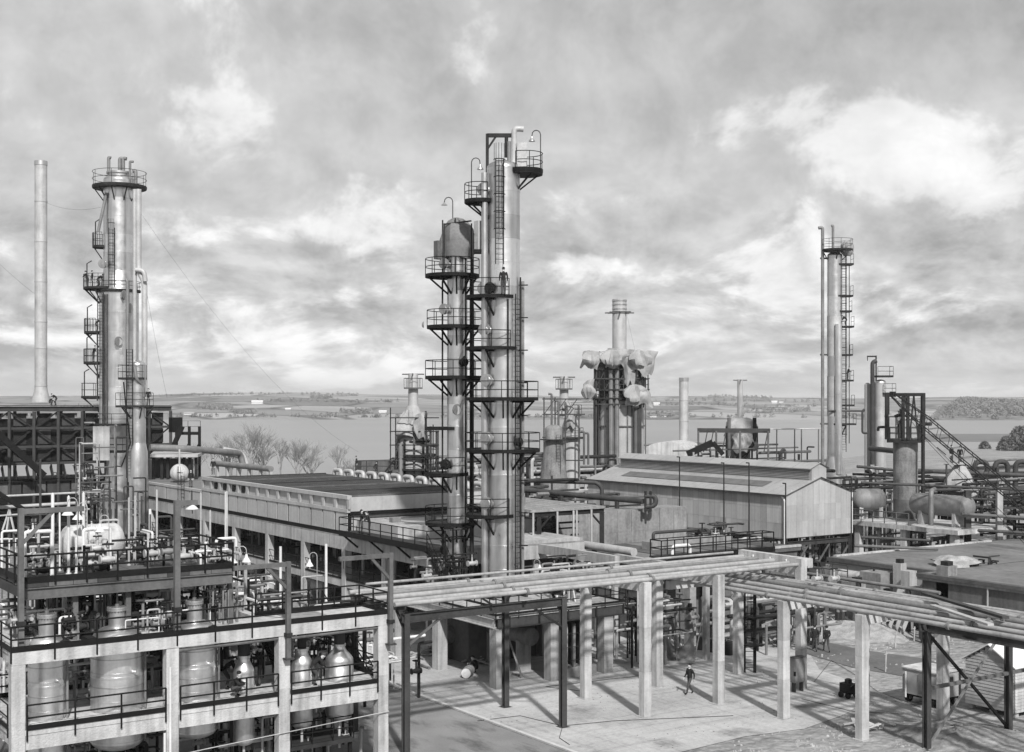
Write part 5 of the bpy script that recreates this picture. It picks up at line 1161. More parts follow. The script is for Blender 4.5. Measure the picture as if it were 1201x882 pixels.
for i in range(nb+1):                                # tapered brackets of the upper band
    y = R0+(R1-R0)*i/nb; p = Vector((HA, y, 8.43))-wloc(HL)
    if brk is None:
        mb = M(); mb.add([(.0,-.25,.72),(.0,.25,.72),(.0,.12,0),(.0,-.12,0),(.15,-.25,.72),(.15,.25,.72),(.15,.12,0),(.15,-.12,0)], [(0,1,2,3),(7,6,5,4),(0,4,5,1),(1,5,6,2),(2,6,7,3),(3,7,4,0)]); brk = first(mb, 'bracket', 'panel', HL, p)
    else: part(brk, 'bracket', HL, p)
for i in (9, 10, 11, 12): y = R0+(R1-R0)*(i+.5)/nb; M().box(HA+.05, y-.3, 8.5, HA+.15, y+.3, 9.05).build('louvre', 'black', HL)
# cooler bank: bays of finned tube bundles, fans' header boxes, walkway slots
CB = thing('cooler_bank', 'dark finned air cooler bank laid flat along the roof of the long hall', 'cooler bank', (HA+6, (R0+R1)/2, BZ))
M().box(HA+.33, R0+.2, BZ+.13, HA+12.5, R1-.2, 9.1).build('plenum', 'panel', CB)
nx, ny = 3, 10; fb = None; hb = None
for i in range(nx):
    for j in range(ny):
        a0 = HA+.5+ (12/nx)*i; b0 = R0+.35+(R1-R0-.7)/ny*j; p = Vector((a0, b0, 9.1))-wloc(CB)
        if fb is None:
            mb = M(); wx, wy = 12/nx-.12, (R1-R0-.7)/ny-.12; mb.box(0, 0, 0, wx, wy, .22)
            fb = first(mb, 'tube_bundle', 'fin', CB, p)
            mb = M()
            for k in range(9): mb.box(.1, wy*(k+.3)/9, .221, wx-.1, wy*(k+.3)/9+.09, .27)
            hb = first(mb, 'tube_row', 'pipe_dark', CB, p)
        else: part(fb, 'tube_bundle', CB, p); part(hb, 'tube_row', CB, p)
for j in range(0, ny+1, 2): b = R0+.35+(R1-R0-.7)/ny*j; M().box(HA+.4, b-.12, 9.1, HA+12.5, b+.06, 9.42).build('header_box', 'dark' if j % 4 else 'steel2', CB)
M().box(HA+.2, R0-.02, 7.95, HA+12.6, R0+.19, 8.25).build('fan_slot', 'black', CB); M().box(HA+.2, R0-.06, 8.25, HA+12.6, R0+.19, 9.3).build('end_panel', 'panel', CB)
M().box(HA+.6, R0-6.5, BZ+.32, HA+12.4, R0-.3, 7.6).build('motor_deck', 'panel', CB)
for k in range(6): M().box(HA+.8+k*1.95, R0-6.2, 7.6, HA+2.6+k*1.95, R0-.6, 7.64+.03*(k%2)).build('deck_plate', 'panel' if k%2 else 'conc', CB)
M().tube([(HA+.7, R0-.8, 7.85), (HA+12.3, R0-.8, 7.85)], .1, 8).build('header_pipe', 'pipe_dark', CB)
for k in range(4): M().cbox(HA+2+k*3, R0-3.6, 7.64, .7, .5, .35).build('fan_motor', 'pipe', CB)
t = thing('header_pipes', 'row of pale arched header pipes along the back edge of the cooler bank', 'pipework', (HA+12.9, 95, 9))
o = None
for k in range(14):
    b = 84+k*2.3; p = Vector((HA+13.0, b, 9.0))-wloc(t)
    if o is None: o = first(M().pipe([(0, 0, 0), (0, 0, .75), (0, 1.5, .75), (0, 1.5, 0)], .2, 10, .5), 'header_arch', 'pipe_light', t, p)
    else: part(o, 'header_arch', t, p)
M().box(HA+12.7, R0-4, BZ, HA+13.3, R1, 9.05).build('header_box', 'pipe', t)
M().box(HA+.5, R1+.2, BZ+.13, HA+12.5, HB1-.3, 7.9).build('cooler_plenum', 'panel', HL)
for j in range(7): b = R1+.4+(HB1-R1-1)/7*j; M().box(HA+.4, b, 7.9, HA+12.4, b+(HB1-R1-1)/7-.1, 8.12).build('tube_bundle', 'fin', HL)
# near end: low roof with a slab edge, upstand, walkway with two workers
M().box(HA+.4, HB0+.1, BZ+.121, HA+12.8, R0-.3, 6.62).build('roof_finish', 'conc', HL)
for k in range(5): M().box(HA+1.5+k*1.7, HB0+1.5, 6.621, HA+1.62+k*1.7, R0-1, 6.68).build('roof_kerb', 'conc_grey', HL)
WK = thing('hall_walkway', 'black railed walkway bracketed to the near end of the long hall', 'walkway', (HA-1, 80, BZ)); WB0, WB1 = b_on_a(503, HA-1.1), b_on_a(400, HA-1.1); WZ = 6.95
M().box(HA-1.25, WB0, WZ-.13, HA+.2, WB1, WZ).build('deck', 'grate', WK); M().box(HA-1.3, WB0, WZ-.3, HA-1.2, WB1, WZ+.1).build('edge_channel', 'black', WK)
railing(WK, [(HA-.1, WB1, WZ), (HA-1.25, WB1, WZ), (HA-1.25, WB0, WZ), (HA, WB0, WZ)], 1.05, 1.6, r=.034)
for k in range(4): b = WB0+.5+(WB1-WB0-1)*k/3; M().beam((HA-1.1, b, WZ-.3), (HA, b, WZ-1.2), .12).build('bracket', 'black', WK)
t = thing('steel_stair', 'black steps dropping from the walkway end beside the slimmer twin tower', 'stairs', (HA-.6, WB0-1, 4.2))
for da in (-1.2, -.2): M().beam((HA+da, WB0, WZ-.1), (HA+da, WB0-2.2, 4.4), .08, .28).build('stringer', 'black', t); rails(M(), [(HA+da, WB0, WZ-.1), (HA+da, WB0-2.2, 4.4)], .95, .03).build('handrail', 'black', t)
for k in range(8): f = (k+.5)/8; M().cbox(HA-.7, WB0-2.2*f, (WZ-.1)*(1-f)+4.4*f-.05, .95, .26, .04).build('tread', 'black', t)
# things inside the open bays
rr = random.Random(77)
for i in range(len(hcol)-1):
    b = (hcol[i]+hcol[i+1])/2
    manifold('dim pumps and pipes inside open bay of the long hall, %s' % ('first from the near end','second from the near end','third from the near end','fourth from the near end','fifth from the near end','sixth from the near end','behind the stub arm davit','second from the far end','at the far end')[i], HA+2.5, hcol[i]+.8, HA+8, hcol[i+1]-.8, 0 if i == 0 else MZ, 5.2 if i else 4, 12, 100+i, ('pipe','pipe_dark','dark','pipe_light'), (.06, .16), 3)
    if i > 1: hdrum('pale exchanger shell lying under the hall, bay %s' % ('','','third from near end','fourth from near end','fifth from near end','sixth from near end','seventh from near end','second from far end','at far end')[i], (HA+3.2, b, 1.2), .55, 3.2, (0, 1), 'pipe_light', 0, 'exchanger', 'heat_exchanger', .3, group='exchangers under the hall')
# left continuation: railed beam beyond the hall end, pipes behind the roof
t = thing('railed_beam', 'concrete beam with black railing running left from the far end of the hall', 'beam', (HA, 150, 0))
M().box(HA, HB1+.1, BZ-1.2, HA+.5, 168, BZ-.1).build('beam', 'conc', t); railing(t, [(HA+.1, HB1+.1, BZ-.1), (HA+.1, 168, BZ-.1)], 1.3, 1.5, r=.05)
for b in (146, 157, 166): M().cbox(HA+.25, b, 0, .5, .5, BZ-1.21).build('column', 'conc', t)
xs, ys = XY(210.5, 134); t = thing('spherical_drum', 'white ball ended drum standing behind the hall roof near the left tower', 'drum', (xs, ys, 6)); zc = Z(555, 134); rs = 11*134/FP
M().lathe(xs, ys, [(rs*sin(pi*k/16), zc-rs*cos(pi*k/16)) for k in range(17)], 28, caps=False).build('shell', 'conc_light', t); M().cbox(xs, ys, 6, 1, 1, zc-rs*.9-6).build('pedestal', 'steel', t); M().tube([(xs, ys, zc+rs*.95), (xs, ys, zc+rs+1.5)], .1, 8).build('nozzle', 'pipe_light', t)
def longpipe(label, pts, r, m, legs=(), z0=0, lm='conc', name='overhead_pipe', cat='pipe', group=None):
    t = thing(name, label, cat, ((pts[0][0]+pts[-1][0])/2, (pts[0][1]+pts[-1][1])/2, z0), group); M().pipe(pts, r, 12).build('pipe', m, t)
    for f in legs:
        p = Vector(pts[0])*(1-f)+Vector(pts[-1])*f; M().box(p.x-.14, p.y-.14, z0, p.x+.14, p.y+.14, p.z-r*.9).build('support', lm, t)
    return t
longpipe('thick grey overhead pipe sloping right from the left tower toward the bare trees', [px3(176, 525, 138), px3(215, 526, 140), px3(282, 531.5, 150), px3(285, 545, 150)], .36, 'pipe', (.3,), 5, 'steel2')
longpipe('grey pipe on short legs at the back of the hall roof', [px3(253, 543.5, 140), px3(318, 550, 130)], .3, 'pipe', (.03, .22, .42, .62, .82, .99), 6, 'panel')
longpipe('pale pipe with a down turned end in front of the bare trees', [px3(262, 529, 152), px3(283, 533, 152), px3(287, 545, 152)], .5, 'pipe_light', (.2,), 5, 'steel2')
t = thing('steel_shelter', 'dark flat roofed steel shelter behind the white ball ended drum', 'shelter', (*XY(200, 143), 0))
q = [px3(176, 533, 138), px3(232, 533, 138), px3(240, 532, 146), px3(180, 532, 146)]; M().prism([p[:2] for p in q], q[0][2]-.3, q[0][2]).build('roof', 'pipe_light', t)
for px in (180, 190, 197, 216, 223, 230): M().beam(px3(px, 600, 139), px3(px, 534.5, 139), .28).build('post', 'dark', t)
M().box(*px3(182, 560, 143)[:2], 4, *[v+4 for v in px3(186, 560, 143)[:2]], 10).build('cabin', 'brick', t)
# ------------------------------------------------------------------ table deck under the twin towers
TA, TB = 41.1, 62.1; TA1, TB1 = 50.6, 74.6
TD = thing('tower_table', 'concrete columned table deck with steel girders that carries the twin towers', 'deck', ((TA+TA1)/2, (TB+TB1)/2, 0))
for x, y in ((41.45, 62.45), (41.45, 68.9), (45.3, 62.45), (49.3, 62.45), (45.3, 68.9), (49.3, 68.9), (41.45, 74.2), (49.3, 74.2)): M().box(x-.34, y-.34, 0, x+.34, y+.34, 3.42).build('column', 'conc', TD)
M().ibeam((TA+.2, TB+.12, 3.8), (TA1, TB+.12, 3.8), .3, .74).build('edge_girder', 'steel', TD); M().ibeam((TA+.12, TB+.3, 3.72), (TA+.12, TB1, 3.72), .3, .56).build('edge_girder', 'pipe_light', TD)
for k in range(5): M().box(TA+.9+k*2.1, TB-.06, 3.5, TA+.98+k*2.1, TB+.02, 4.1).build('stiffener', 'dark', TD)
for y in (65.5, 68.9, 72): M().ibeam((TA+.3, y, 3.75), (TA1, y, 3.75), .25, .5).build('cross_girder', 'steel', TD)
for i in range(5):
    for j in range(6): M().box(TA+(TA1-TA)/5*i+.01, TB+(TB1-TB)/6*j+.01, 4.03, TA+(TA1-TA)/5*(i+1)-.01, TB+(TB1-TB)/6*(j+1)-.01, DECK-.006*((i+j)%2)).build('deck_slab', 'conc' if (i*3+j)%4 else 'conc_grey', TD)
railing(TD, [(TA, TB1, DECK), (TA, TB, DECK), (TA1, TB, DECK), (TA1, 68, DECK)], 1.05, 1.5, r=.032, toe=.12, skirt=.2)
railing(TD, [(TA+1.6, 72, DECK), (TA+1.6, TB+1.4, DECK)], 1.05, 1.6, r=.034, toe=.14)
for x, y, r in ((x2, y2, 1.5), (x1, y1, 1.05)): M().lathe(x, y, [(r, DECK), (r, DECK+.35), (r*.85, DECK+.36)], 20).build('tower_plinth', 'conc', TD)
M().cbox(46.2, 71.5, 0, 5.2, 5.0, 3.4).build('foundation_block', 'felt2', TD)  # dark tone stands in for the shade under the deck
manifold('pipes and valves on the table deck right of the tallest tower', 47.6, 63.5, 50.2, 67, DECK, 7.2, 18, 31, ('pipe_light','pipe','dark','steel2'), valves=6)
manifold('dark pipes on the table deck between the twin towers', 43, 70.8, 46, 72.6, DECK, 8.5, 14, 32, ('black','dark','pipe_dark'), valves=4)
manifold('pipes at the foot of the slimmer twin tower', 42, 71, 44.5, 74, DECK, 6.5, 12, 33, ('pipe_light','dark','pipe'), valves=4)
manifold('scaffolded pipes right of the table deck', 51.2, 60.5, 55, 66, 0, 5.2, 40, 34, ('dark','black','pipe','pipe_dark','pipe_light'), valves=8)
manifold('pipework on the far side of the table deck', 51, 67, 56.5, 76, 0, 5.6, 40, 35, ('pipe_dark','pipe','dark','pipe_light','steel2'), valves=8)
t = thing('pipe_coil', 'group of pale U shaped riser pipes under the right girder of the table deck', 'pipework', (47.6, 62.6, 0)); M().box(46.3, 62.4, 0, 48.6, 63.4, .55).build('plinth', 'conc_grey', t)
for k in range(4): x = 46.5+k*.55; M().pipe([(x, 62.6, .5), (x, 62.6, 3.1), (x+.28, 63.1, 3.1), (x+.28, 63.1, .5)], .1 if k%2 else .07, 10, .3).build('riser', 'pipe' if k%2 else 'pipe_light', t)
M().box(46.2, 63.9, 0, 49, 64.1, 3.4).build('shade_backing', 'black', t)  # black sheet added as the deep shade behind the risers
for z in (1.0, 1.8, 2.6): M().tube([(46.3, 62.4, z), (48.5, 62.4, z)], .02, 5).build('tie_rail', 'dark', t)
hdrum('horizontal exchanger with a pale round end under the left of the table deck', (44.2, 71.2, Zat(746, 42.4, 71.2)), .6, 4.4, (1, 0), 'pipe', 0, 'exchanger', 'heat_exchanger', .08)
hdrum('long grey exchanger lying in shade under the middle of the table deck', (45.4, 66.8, 2.2), .55, 4.4, (.0, 1), 'pipe', 0, 'exchanger', 'heat_exchanger', .2)
p0 = W(546.5, 796); p1_ = (p0[0]+.75, p0[1]+.75, 0)
mb = M(); mb.shell((p0[0], p0[1], .31), (p1_[0], p1_[1], .31), [(.3, 0), (.31, .02), (.31, .33), (.325, .34), (.325, .37), (.31, .38), (.31, .68), (.325, .69), (.325, .72), (.31, .73), (.31, 1.06)], 20)
t = thing('oil_drum', 'grey oil drum with a pale end lying on the apron under the table deck', 'barrel', (p0[0], p0[1], 0)); mb.build('shell', 'pipe', t); M().shell((p0[0]-.015, p0[1]-.015, .31), (p0[0]+.02, p0[1]+.02, .31), [(.285, 0), (.285, .03)], 20).build('lid', 'white', t)
t = thing('step_ladder', 'grey stepladder standing open beside the corner column of the table deck', 'ladder', W(605, 795))
b_ = W(605, 795); a0 = px3(594, 741, depth(b_[0], b_[1]))
for k, (pf, py) in enumerate(((598, 796), (612, 794))):
    q = W(pf, py); mb = M(); dx, dy = cd(0); zt_ = a0[2]
    for s_ in (-1, 1): mb.beam((q[0]+dy*.0+cd(90, .28*s_)[0], q[1]+cd(90, .28*s_)[1], 0), (a0[0]+cd(90, .18*s_)[0], a0[1]+cd(90, .18*s_)[1], zt_), .05, .08)
    for i in range(1, 9):
        f = i/9; c = (q[0]*(1-f)+a0[0]*f, q[1]*(1-f)+a0[1]*f, zt_*f); mb.beam((c[0]+cd(90, -.25)[0], c[1]+cd(90, -.25)[1], c[2]), (c[0]+cd(90, .25)[0], c[1]+cd(90, .25)[1], c[2]), .09, .03)
    mb.build('ladder_side', 'pipe', t)
for k, (px, py, pm) in enumerate(((692, 697, 'white'),)):
    x, y = 47.6, 64.2; t = thing('trestle', 'white A shaped trestle standing on the table deck', 'trestle', (x, y, DECK))
    for dx_ in (-.5, .5):
        for dy_ in (-.3, .3): M().beam((x+dx_, y+dy_, DECK), (x+dx_*.2, y+dy_, DECK+1.9), .08).build('leg', 'white', t)
    M().box(x-.15, y-.4, DECK+1.86, x+.15, y+.4, DECK+1.95).build('top', 'white', t)

# ------------------------------------------------------------------ pipe racks
LR = thing('pipe_rack', 'long overhead rack of pale pipes crossing in front of the twin towers', 'pipe rack', (44, 55, 0)); RZ = 7.02
def col(t, x, y, z, w=.5, m='conc_light', z0=0):
    lifts(t, x, y, z0, z, w)
    M().box(x-w*.75, y-w*.75, z0-.05, x+w*.75, y+w*.75, z0+.03).build('footing', 'conc', t)
for a in (44.1, 49.3, 55.7):
    for b in (52.5, 57.6): col(LR, a, b, RZ)
    M().box(a-.2, 52.76, RZ-.5, a+.2, 57.34, RZ-.012).build('cross_beam', 'conc_light', LR)
def steelpost(t, x, y, z, w=.3, m='steel'):
    mb = M(); mb.box(x-w/2, y-w/2, .03, x+w/2, y-w/2+.03, z); mb.box(x-w/2, y+w/2-.03, .03, x+w/2, y+w/2, z); mb.box(x-.02, y-w/2+.03, .03, x+.02, y+w/2-.03, z)
    mb.box(x-w*.9, y-w*.9, 0, x+w*.9, y+w*.9, .03); mb.build('column', m, t)
    M().box(x-w*1.1, y-w*1.1, -.01, x+w*1.1, y+w*1.1, .018).build('footing', 'conc_light', t)
for a in (30.1, 39.2):
    for b in (53.1, 58.3): steelpost(LR, a, b, RZ-.46)
    M().ibeam((a, 53.1, RZ-.2), (a, 58.4, RZ-.2), .24, .36).build('cross_beam', 'steel', LR)
    M().beam((a, 57.4, RZ-.4), (a, 58.2, RZ-1.3), .1).build('knee_brace', 'steel', LR); M().beam((a, 54.0, RZ-.4), (a, 53.2, RZ-1.3), .1).build('knee_brace', 'steel', LR)
for b in (53.1, 58.3):
    M().ibeam((29.9, b, RZ-.66), (39.4, b, RZ-.66), .26, .42).build('portal_beam', 'steel', LR)
    M().beam((30.25, b-.05, RZ-1.9), (31.9, b-.05, RZ-.85), .1).build('knee_brace', 'steel2', LR); M().beam((39.05, b-.05, RZ-1.9), (37.4, b-.05, RZ-.85), .1).build('knee_brace', 'dark', LR)
for b, r, m_, a1 in ((52.55,.11,'rack_pipe',55.6),(53.3,.12,'rack_pipe',55.5),(53.75,.07,'rack_pipe',55.3),(54.5,.14,'rack_pipe',55.5),(55.15,.08,'rack_pipe',55.5),(55.75,.13,'pipe',55.5),(56.45,.09,'rack_pipe',55.6),(57.1,.12,'rack_pipe',55.6)):
    M().tube([(29.2, b, RZ+r), (36+(b*7)%3, b, RZ+r), (a1, b, RZ+r)], r, 12).build('pipe', m_, LR)
    for f in (.23+.05*(b%1), .61-.07*(b%1)): x_ = 30+(a1-30)*f; M().shell((x_-.07, b, RZ+r), (x_+.07, b, RZ+r), [(r*1.65, 0), (r*1.65, .06), (r*1.1, .065), (r*1.1, .075), (r*1.65, .08), (r*1.65, .14)], 14).build('flange_pair', 'pipe', LR)
M().tube([(30.5, 57.85, RZ+.34), (55.5, 57.85, RZ+.3)], .07, 8).build('pipe', 'rack_pipe', LR)
for a in (34.6, 36.5, 41.7, 46.7, 52.4): M().box(a-.06, 52.4, RZ-.13, a+.06, 57.8, RZ-.005).build('pipe_bearer', 'steel' if a < 40 else 'rack_pipe', LR)
# upstand beam and hangers at the corner of the two racks
CO = thing('rack_end_frame', 'pale concrete end beam and post where the two pipe racks meet', 'frame', (55.6, 54, 0))
M().box(56.0, 52.26, RZ-.1, 56.4, 57.9, RZ+.42).build('end_beam', 'conc_light', CO); M().box(55.46, 52.26, RZ+.001, 55.99, 52.74, RZ+.44).build('post', 'conc_light', CO)
for b in (52.6, 53.9, 55.2, 56.6): M().tube([(55.95, b, 6.3), (55.95, b, RZ+.25)], .045, 6).build('hanger', 'white', CO)
M().tube([(55.95, 52.6, 6.5), (55.95, 57.6, 6.5)], .04, 6).build('hanger_rail', 'white', CO)
RR = thing('pipe_rack', 'lower overhead pipe rack running toward the lower right corner on concrete legs', 'pipe rack', (53, 45, 0)); QZ = 6.12
for b in (48.2, 43.0):
    for a in (49.85, 56.0): col(RR, a, b, QZ-.03)
    M().box(50.12, b-.2, QZ-.5, 55.73, b+.2, QZ-.015).build('cross_beam', 'conc_light', RR)
M().box(49.7, 57.0, QZ-.5, 55.4, 57.35, QZ-.015).build('cross_beam', 'conc_light', RR)
for a in (50.9, 57.2): steelpost(RR, a, 40.0, QZ-.46, .3)
M().ibeam((50.4, 40, QZ-.25), (57.6, 40, QZ-.25), .3, .45).build('portal_beam', 'steel', RR)
mb = M(); mb.beam((51.0, 40.05, QZ-.6), (57.1, 40.05, .25), .12); mb.build('cross_brace', 'black', RR); M().beam((57.1, 39.9, QZ-.6), (51.0, 39.9, .25), .1).build('cross_brace', 'pipe', RR)
M().beam((51, 39.95, 2.9), (64, 39.95, 2.9), .16).build('tie_beam', 'steel2', RR); M().beam((51.0, 40.1, QZ-1.5), (51.9, 40.1, QZ-.5), .1).build('knee_brace', 'steel2', RR)
M().ibeam((50.9, 40.2, QZ-.28), (50.9, 30, QZ-.28), .3, .5).build('side_girder', 'steel', RR); M().ibeam((57.2, 40.2, QZ-.28), (57.2, 30, QZ-.28), .3, .5).build('side_girder', 'steel', RR)
for a, r, m_, b1 in ((49.9,.11,'rack_pipe',58),(50.4,.07,'pipe',58.2),(51.0,.12,'rack_pipe',58),(51.55,.07,'rack_pipe',58.3),(52.2,.13,'rack_pipe',58),(52.8,.08,'rack_pipe',58),(53.4,.15,'pipe',58.2),(53.9,.07,'rack_pipe',58),(54.6,.11,'rack_pipe',58.1),(55.25,.09,'rack_pipe',58),(55.85,.1,'rack_pipe',58)):
    M().tube([(a, b1, QZ+r), (a, 29, QZ+r)], r, 12).build('pipe', m_, RR)
    for y_ in (47.2+(a*3)%2.5, 37.5+(a*5)%3): M().shell((a, y_-.07, QZ+r), (a, y_+.07, QZ+r), [(r*1.65, 0), (r*1.65, .06), (r*1.1, .065), (r*1.1, .075), (r*1.65, .08), (r*1.65, .14)], 14).build('flange_pair', 'pipe', RR)
for b in (55, 52, 50, 46, 44.5, 41.5): M().box(49.8, b-.06, QZ-.12, 56.1, b+.06, QZ-.005).build('pipe_bearer', 'rack_pipe', RR)
for b, a in ((49.4, 55.0), (49.9, 54.2)):
    valve(RR, a, b, QZ+.6, .5, 'pipe_light')
M().beam((52, 36.5, QZ+.5), (54.8, 43.2, QZ+.55), .35, .12).build('loose_plank', 'steel', RR)
M().beam((50.2, 36, QZ+.42), (52.6, 41, QZ+.42), .3, .1).build('loose_plank', 'pipe_light', RR)
t = thing('ladder_tower', 'black caged ladder tower beside the far leg of the lower pipe rack', 'ladder', W(879, 789)); lb_ = W(879, 789)
for dx_ in (-.35, .35): M().beam((lb_[0]+cd(0, dx_)[0], lb_[1]+cd(0, dx_)[1], 0), (lb_[0]+cd(0, dx_)[0], lb_[1]+cd(0, dx_)[1], 4.8), .12).build('post', 'black', t)
ladder(t, lb_[0], lb_[1], 0, 4.8, 0, 'black', True, .5)
for z in (1.7, 3.4): M().cbox(lb_[0], lb_[1]-.3, z, 1.0, .9, .06).build('rest_platform', 'black', t)

# ------------------------------------------------------------------ middle ground right of the twin towers
CA = thing('pipe_canopy', 'flat pale canopy on dark steel posts right of the tallest tower', 'canopy', (58.5, 82, 0)); cz = 8.45
M().box(55.0, 78.5, cz-.18, 62.0, 92, cz).build('roof', 'conc_grey', CA)
for k in range(7): M().box(55.0+k, 78.45, cz+.001, 55.0+k+.06, 92, cz+.05).build('roof_seam', 'pipe_light', CA)
for b in (78.7, 85, 91.8): M().ibeam((55.0, b, cz-.36), (62, b, cz-.36), .2, .34).build('roof_beam', 'dark', CA)
for a in (55.9, 61.8):
    for b in (78.7, 85, 91.8): M().beam((a, b, 0), (a, b, cz-.55), .34).build('post', 'dark', CA)
for sg, a in ((1, 55.9), (-1, 61.8)): M().beam((a, 78.7, cz-1.5), (a+sg*1.0, 78.7, cz-.55), .12).build('knee_brace', 'dark', CA)
for a in (55.2, 57.4, 58.9, 59.2, 60.6): M().tube([(a, 78.45, 0), (a, 78.45, cz-.2)], .08, 8).build('down_pipe', 'pipe_light', CA)
manifold('pipes and pumps standing under the flat canopy', 56, 79.5, 61.5, 88, 0, 7.2, 44, 41, ('pipe_dark','pipe','dark','pipe_light','steel2'), valves=10)
t = thing('concrete_beam', 'low concrete beam on a short post between the tallest tower and the shed', 'beam', (53.4, 70, 0)); M().box(53.2, 66.4, 5.75, 53.6, 76, 6.4).build('beam', 'conc', t)
for b in (66.6, 75.6): M().box(53.22, b-.15, 0, 53.58, b+.15, 5.749).build('post', 'conc', t)
t = thing('concrete_beam', 'low concrete beam right behind the corner of the pipe racks', 'beam', (57, 64, 0)); M().box(56.8, 61.6, 5.3, 57.2, 71, 5.85).build('beam', 'conc', t); M().box(56.82, 61.7, 0, 57.18, 62.0, 5.299).build('post', 'conc', t)
CH = thing('control_building', 'low flat felt roofed building with pipes on its roof between the towers and the shed', 'building', (64, 73, 0)); rz = 5.55
M().box(57.6, 69.2, 0, 73, 78.0, rz-.3).build('wall', 'brick', CH); M().box(57.4, 69.0, rz-.3, 73.2, 78.2, rz-.02).build('roof', 'felt2', CH)
for k in range(6): M().box(58.2+k*2.5, 69.6, rz-.019, 60.4+k*2.5, 77.6, rz+.03).build('roof_felt_strip', 'felt2' if k%2 else 'felt', CH)
M().box(57.4, 68.95, rz-.02, 73.2, 69.2, rz+.14).build('parapet', 'conc', CH); M().box(62, 73, rz, 70, 74.2, rz+.6).build('roof_curb', 'conc_grey', CH)
for k in range(3): M().box(58.5+k*4, 68.96, 2.6, 60.7+k*4, 69.18, 4.2).build('window', 'black', CH)
longpipe('thick pale pipe lying along the low felt roof, with a bright flanged end', [(57.8, 75.6, rz+.45), (57.8, 70.0, rz+.45)], .3, 'pipe_light', (.2, .8), rz, 'dark')
longpipe('dark bent pipe at the back of the low felt roof', [(66, 77.6, rz+.2), (66, 77.6, rz+.7), (71.5, 77.6, rz+.7), (71.5, 76.5, rz+.2)], .13, 'pipe_dark')
manifold('small pipes and valves at the right end of the low felt roof', 69, 74, 72.8, 77.8, rz, rz+1.4, 16, 42, ('pipe_dark','steel','pipe'), valves=5)
t = thing('plant_block', 'pale concrete block wall behind the low felt roofed building', 'wall', (68, 86, 0)); 
for k in range(9):
    for j in range(4): M().box(62.6+k*1.55, 85.5+.012*((k+j)%2), j*1.82, 62.6+k*1.55+1.52, 88, j*1.82+1.81).build('block', 'conc_grey', t)
WB = thing('roof_walkway', 'black railed walkway running above the pipe racks in front of the low building', 'walkway', (62.6, 67.3, 0)); wz = 6.0
M().box(57.4, 66.7, wz-.12, 68, 67.9, wz).build('deck', 'grate', WB); M().box(57.3, 66.62, wz-.32, 68.05, 66.7, wz+.08).build('edge_channel', 'black', WB)
railing(WB, [(57.45, 67.85, wz), (57.45, 66.72, wz), (68, 66.72, wz), (68, 67.85, wz)], 1.1, 1.15, r=.04); railing(WB, [(57.45, 67.85, wz), (68, 67.85, wz)], 1.1, 1.5, r=.035)
for a in (58, 62.5, 67.5): M().cbox(a, 67.3, 0, .25, .25, wz-.13).build('post', 'dark', WB)
M().pipe([(59.2, 67.6, wz), (59.2, 67.6, wz+.55), (60.8, 67.6, wz+.55), (60.8, 67.6, wz)], .12, 8, .3).build('pipe_loop', 'white', WB)
longpipe('long dark overhead pipe in front of the shed, from the heaters', [px3(610, 574, 118), px3(688, 582, 114), px3(754, 588, 110)], .24, 'pipe_dark', (.35, .8), 0, 'steel')
q = px3(763, 587, 110); t = thing('pipe_loop', 'dark flanged U loop ending the overhead pipe in front of the shed', 'pipework', q)
M().pipe([px3(756, 581.5, 110), px3(769, 581.5, 110), px3(769, 593, 110), px3(757, 594, 110)], .22, 12, .5).build('loop', 'pipe_dark', t)
for px in (757, 763): M().beam(px3(px, 576, 109.9), px3(px, 600, 109.9), .2).build('flange_post', 'dark', t)
longpipe('second dark overhead pipe rising behind the flat canopy', [px3(596, 563, 125), px3(700, 566, 125), px3(706, 572, 125), px3(706, 600, 125)], .2, 'pipe_dark', (.2, .6), 0, 'dark')
manifold('dark pump house clutter behind the flat canopy', 62, 94, 76, 104, 0, 9.3, 60, 43, ('dark','black','pipe_dark','pipe','steel'), (.08, .2), valves=10)
manifold('low pipes left of the shed behind the overhead pipe', 70, 98, 84, 116, 0, 7.2, 40, 44, ('pipe_dark','pipe','dark','steel2'), (.08, .2), valves=8)
manifold('pipework under the flank of the shed', 74, 80, 84, 92, 0, 4.6, 40, 45, ('pipe_dark','pipe','dark','pipe_light'), (.08, .18), valves=8)
manifold('ground pipework in the yard behind the rack corner', 58.5, 60, 68, 66, 0, 3.6, 40, 46, ('pipe','pipe_dark','pipe_light','dark'), (.06, .15), valves=6)
manifold('pipework beyond the hall and cooler bank', 60, 104, 74, 130, 0, 8.6, 60, 47, ('pipe','pipe_dark','pipe_light','dark','steel2'), (.08, .22), valves=10)
manifold('pipework behind the twin towers around the heaters', 78, 118, 100, 132, 0, 10.2, 70, 48, ('pipe','pipe_dark','pipe_light','dark','steel2'), (.08, .24), valves=10)
M_ = M(); M_.box(58.5, 95, 0, 62, 130, 7.3); single(M_, 'bund_wall', 'conc', 'pale wall seen between the cooler bank and the twin towers', 'wall')
t = thing('gantry', 'low railed gantry with stairs at the left foot of the hooded heater', 'gantry', (*XY(440, 146), 0))
q = [px3(417, 553, 144), px3(468, 553, 146), px3(468, 553, 149), px3(417, 553, 147)]; M().prism([p[:2] for p in q], q[0][2]-.3, q[0][2]).build('deck', 'steel2', t); railing(t, [q[3], q[0], q[1]], 1.2, 1.3, m='steel', r=.05)
for px in (420, 436, 452, 466): M().beam(px3(px, 600, 145), px3(px, 553.5, 145), .22).build('post', 'steel', t)
M().box(*px3(424, 553, 146)[:2], q[0][2], px3(424, 553, 146)[0]+4.6, px3(424, 553, 146)[1]+1.2, q[0][2]+1.1).build('pipe_trough', 'steel2', t)
M().beam(px3(452, 553, 144.4), px3(462, 540, 144.4), .9, .15).build('stair_flight', 'dark', t)

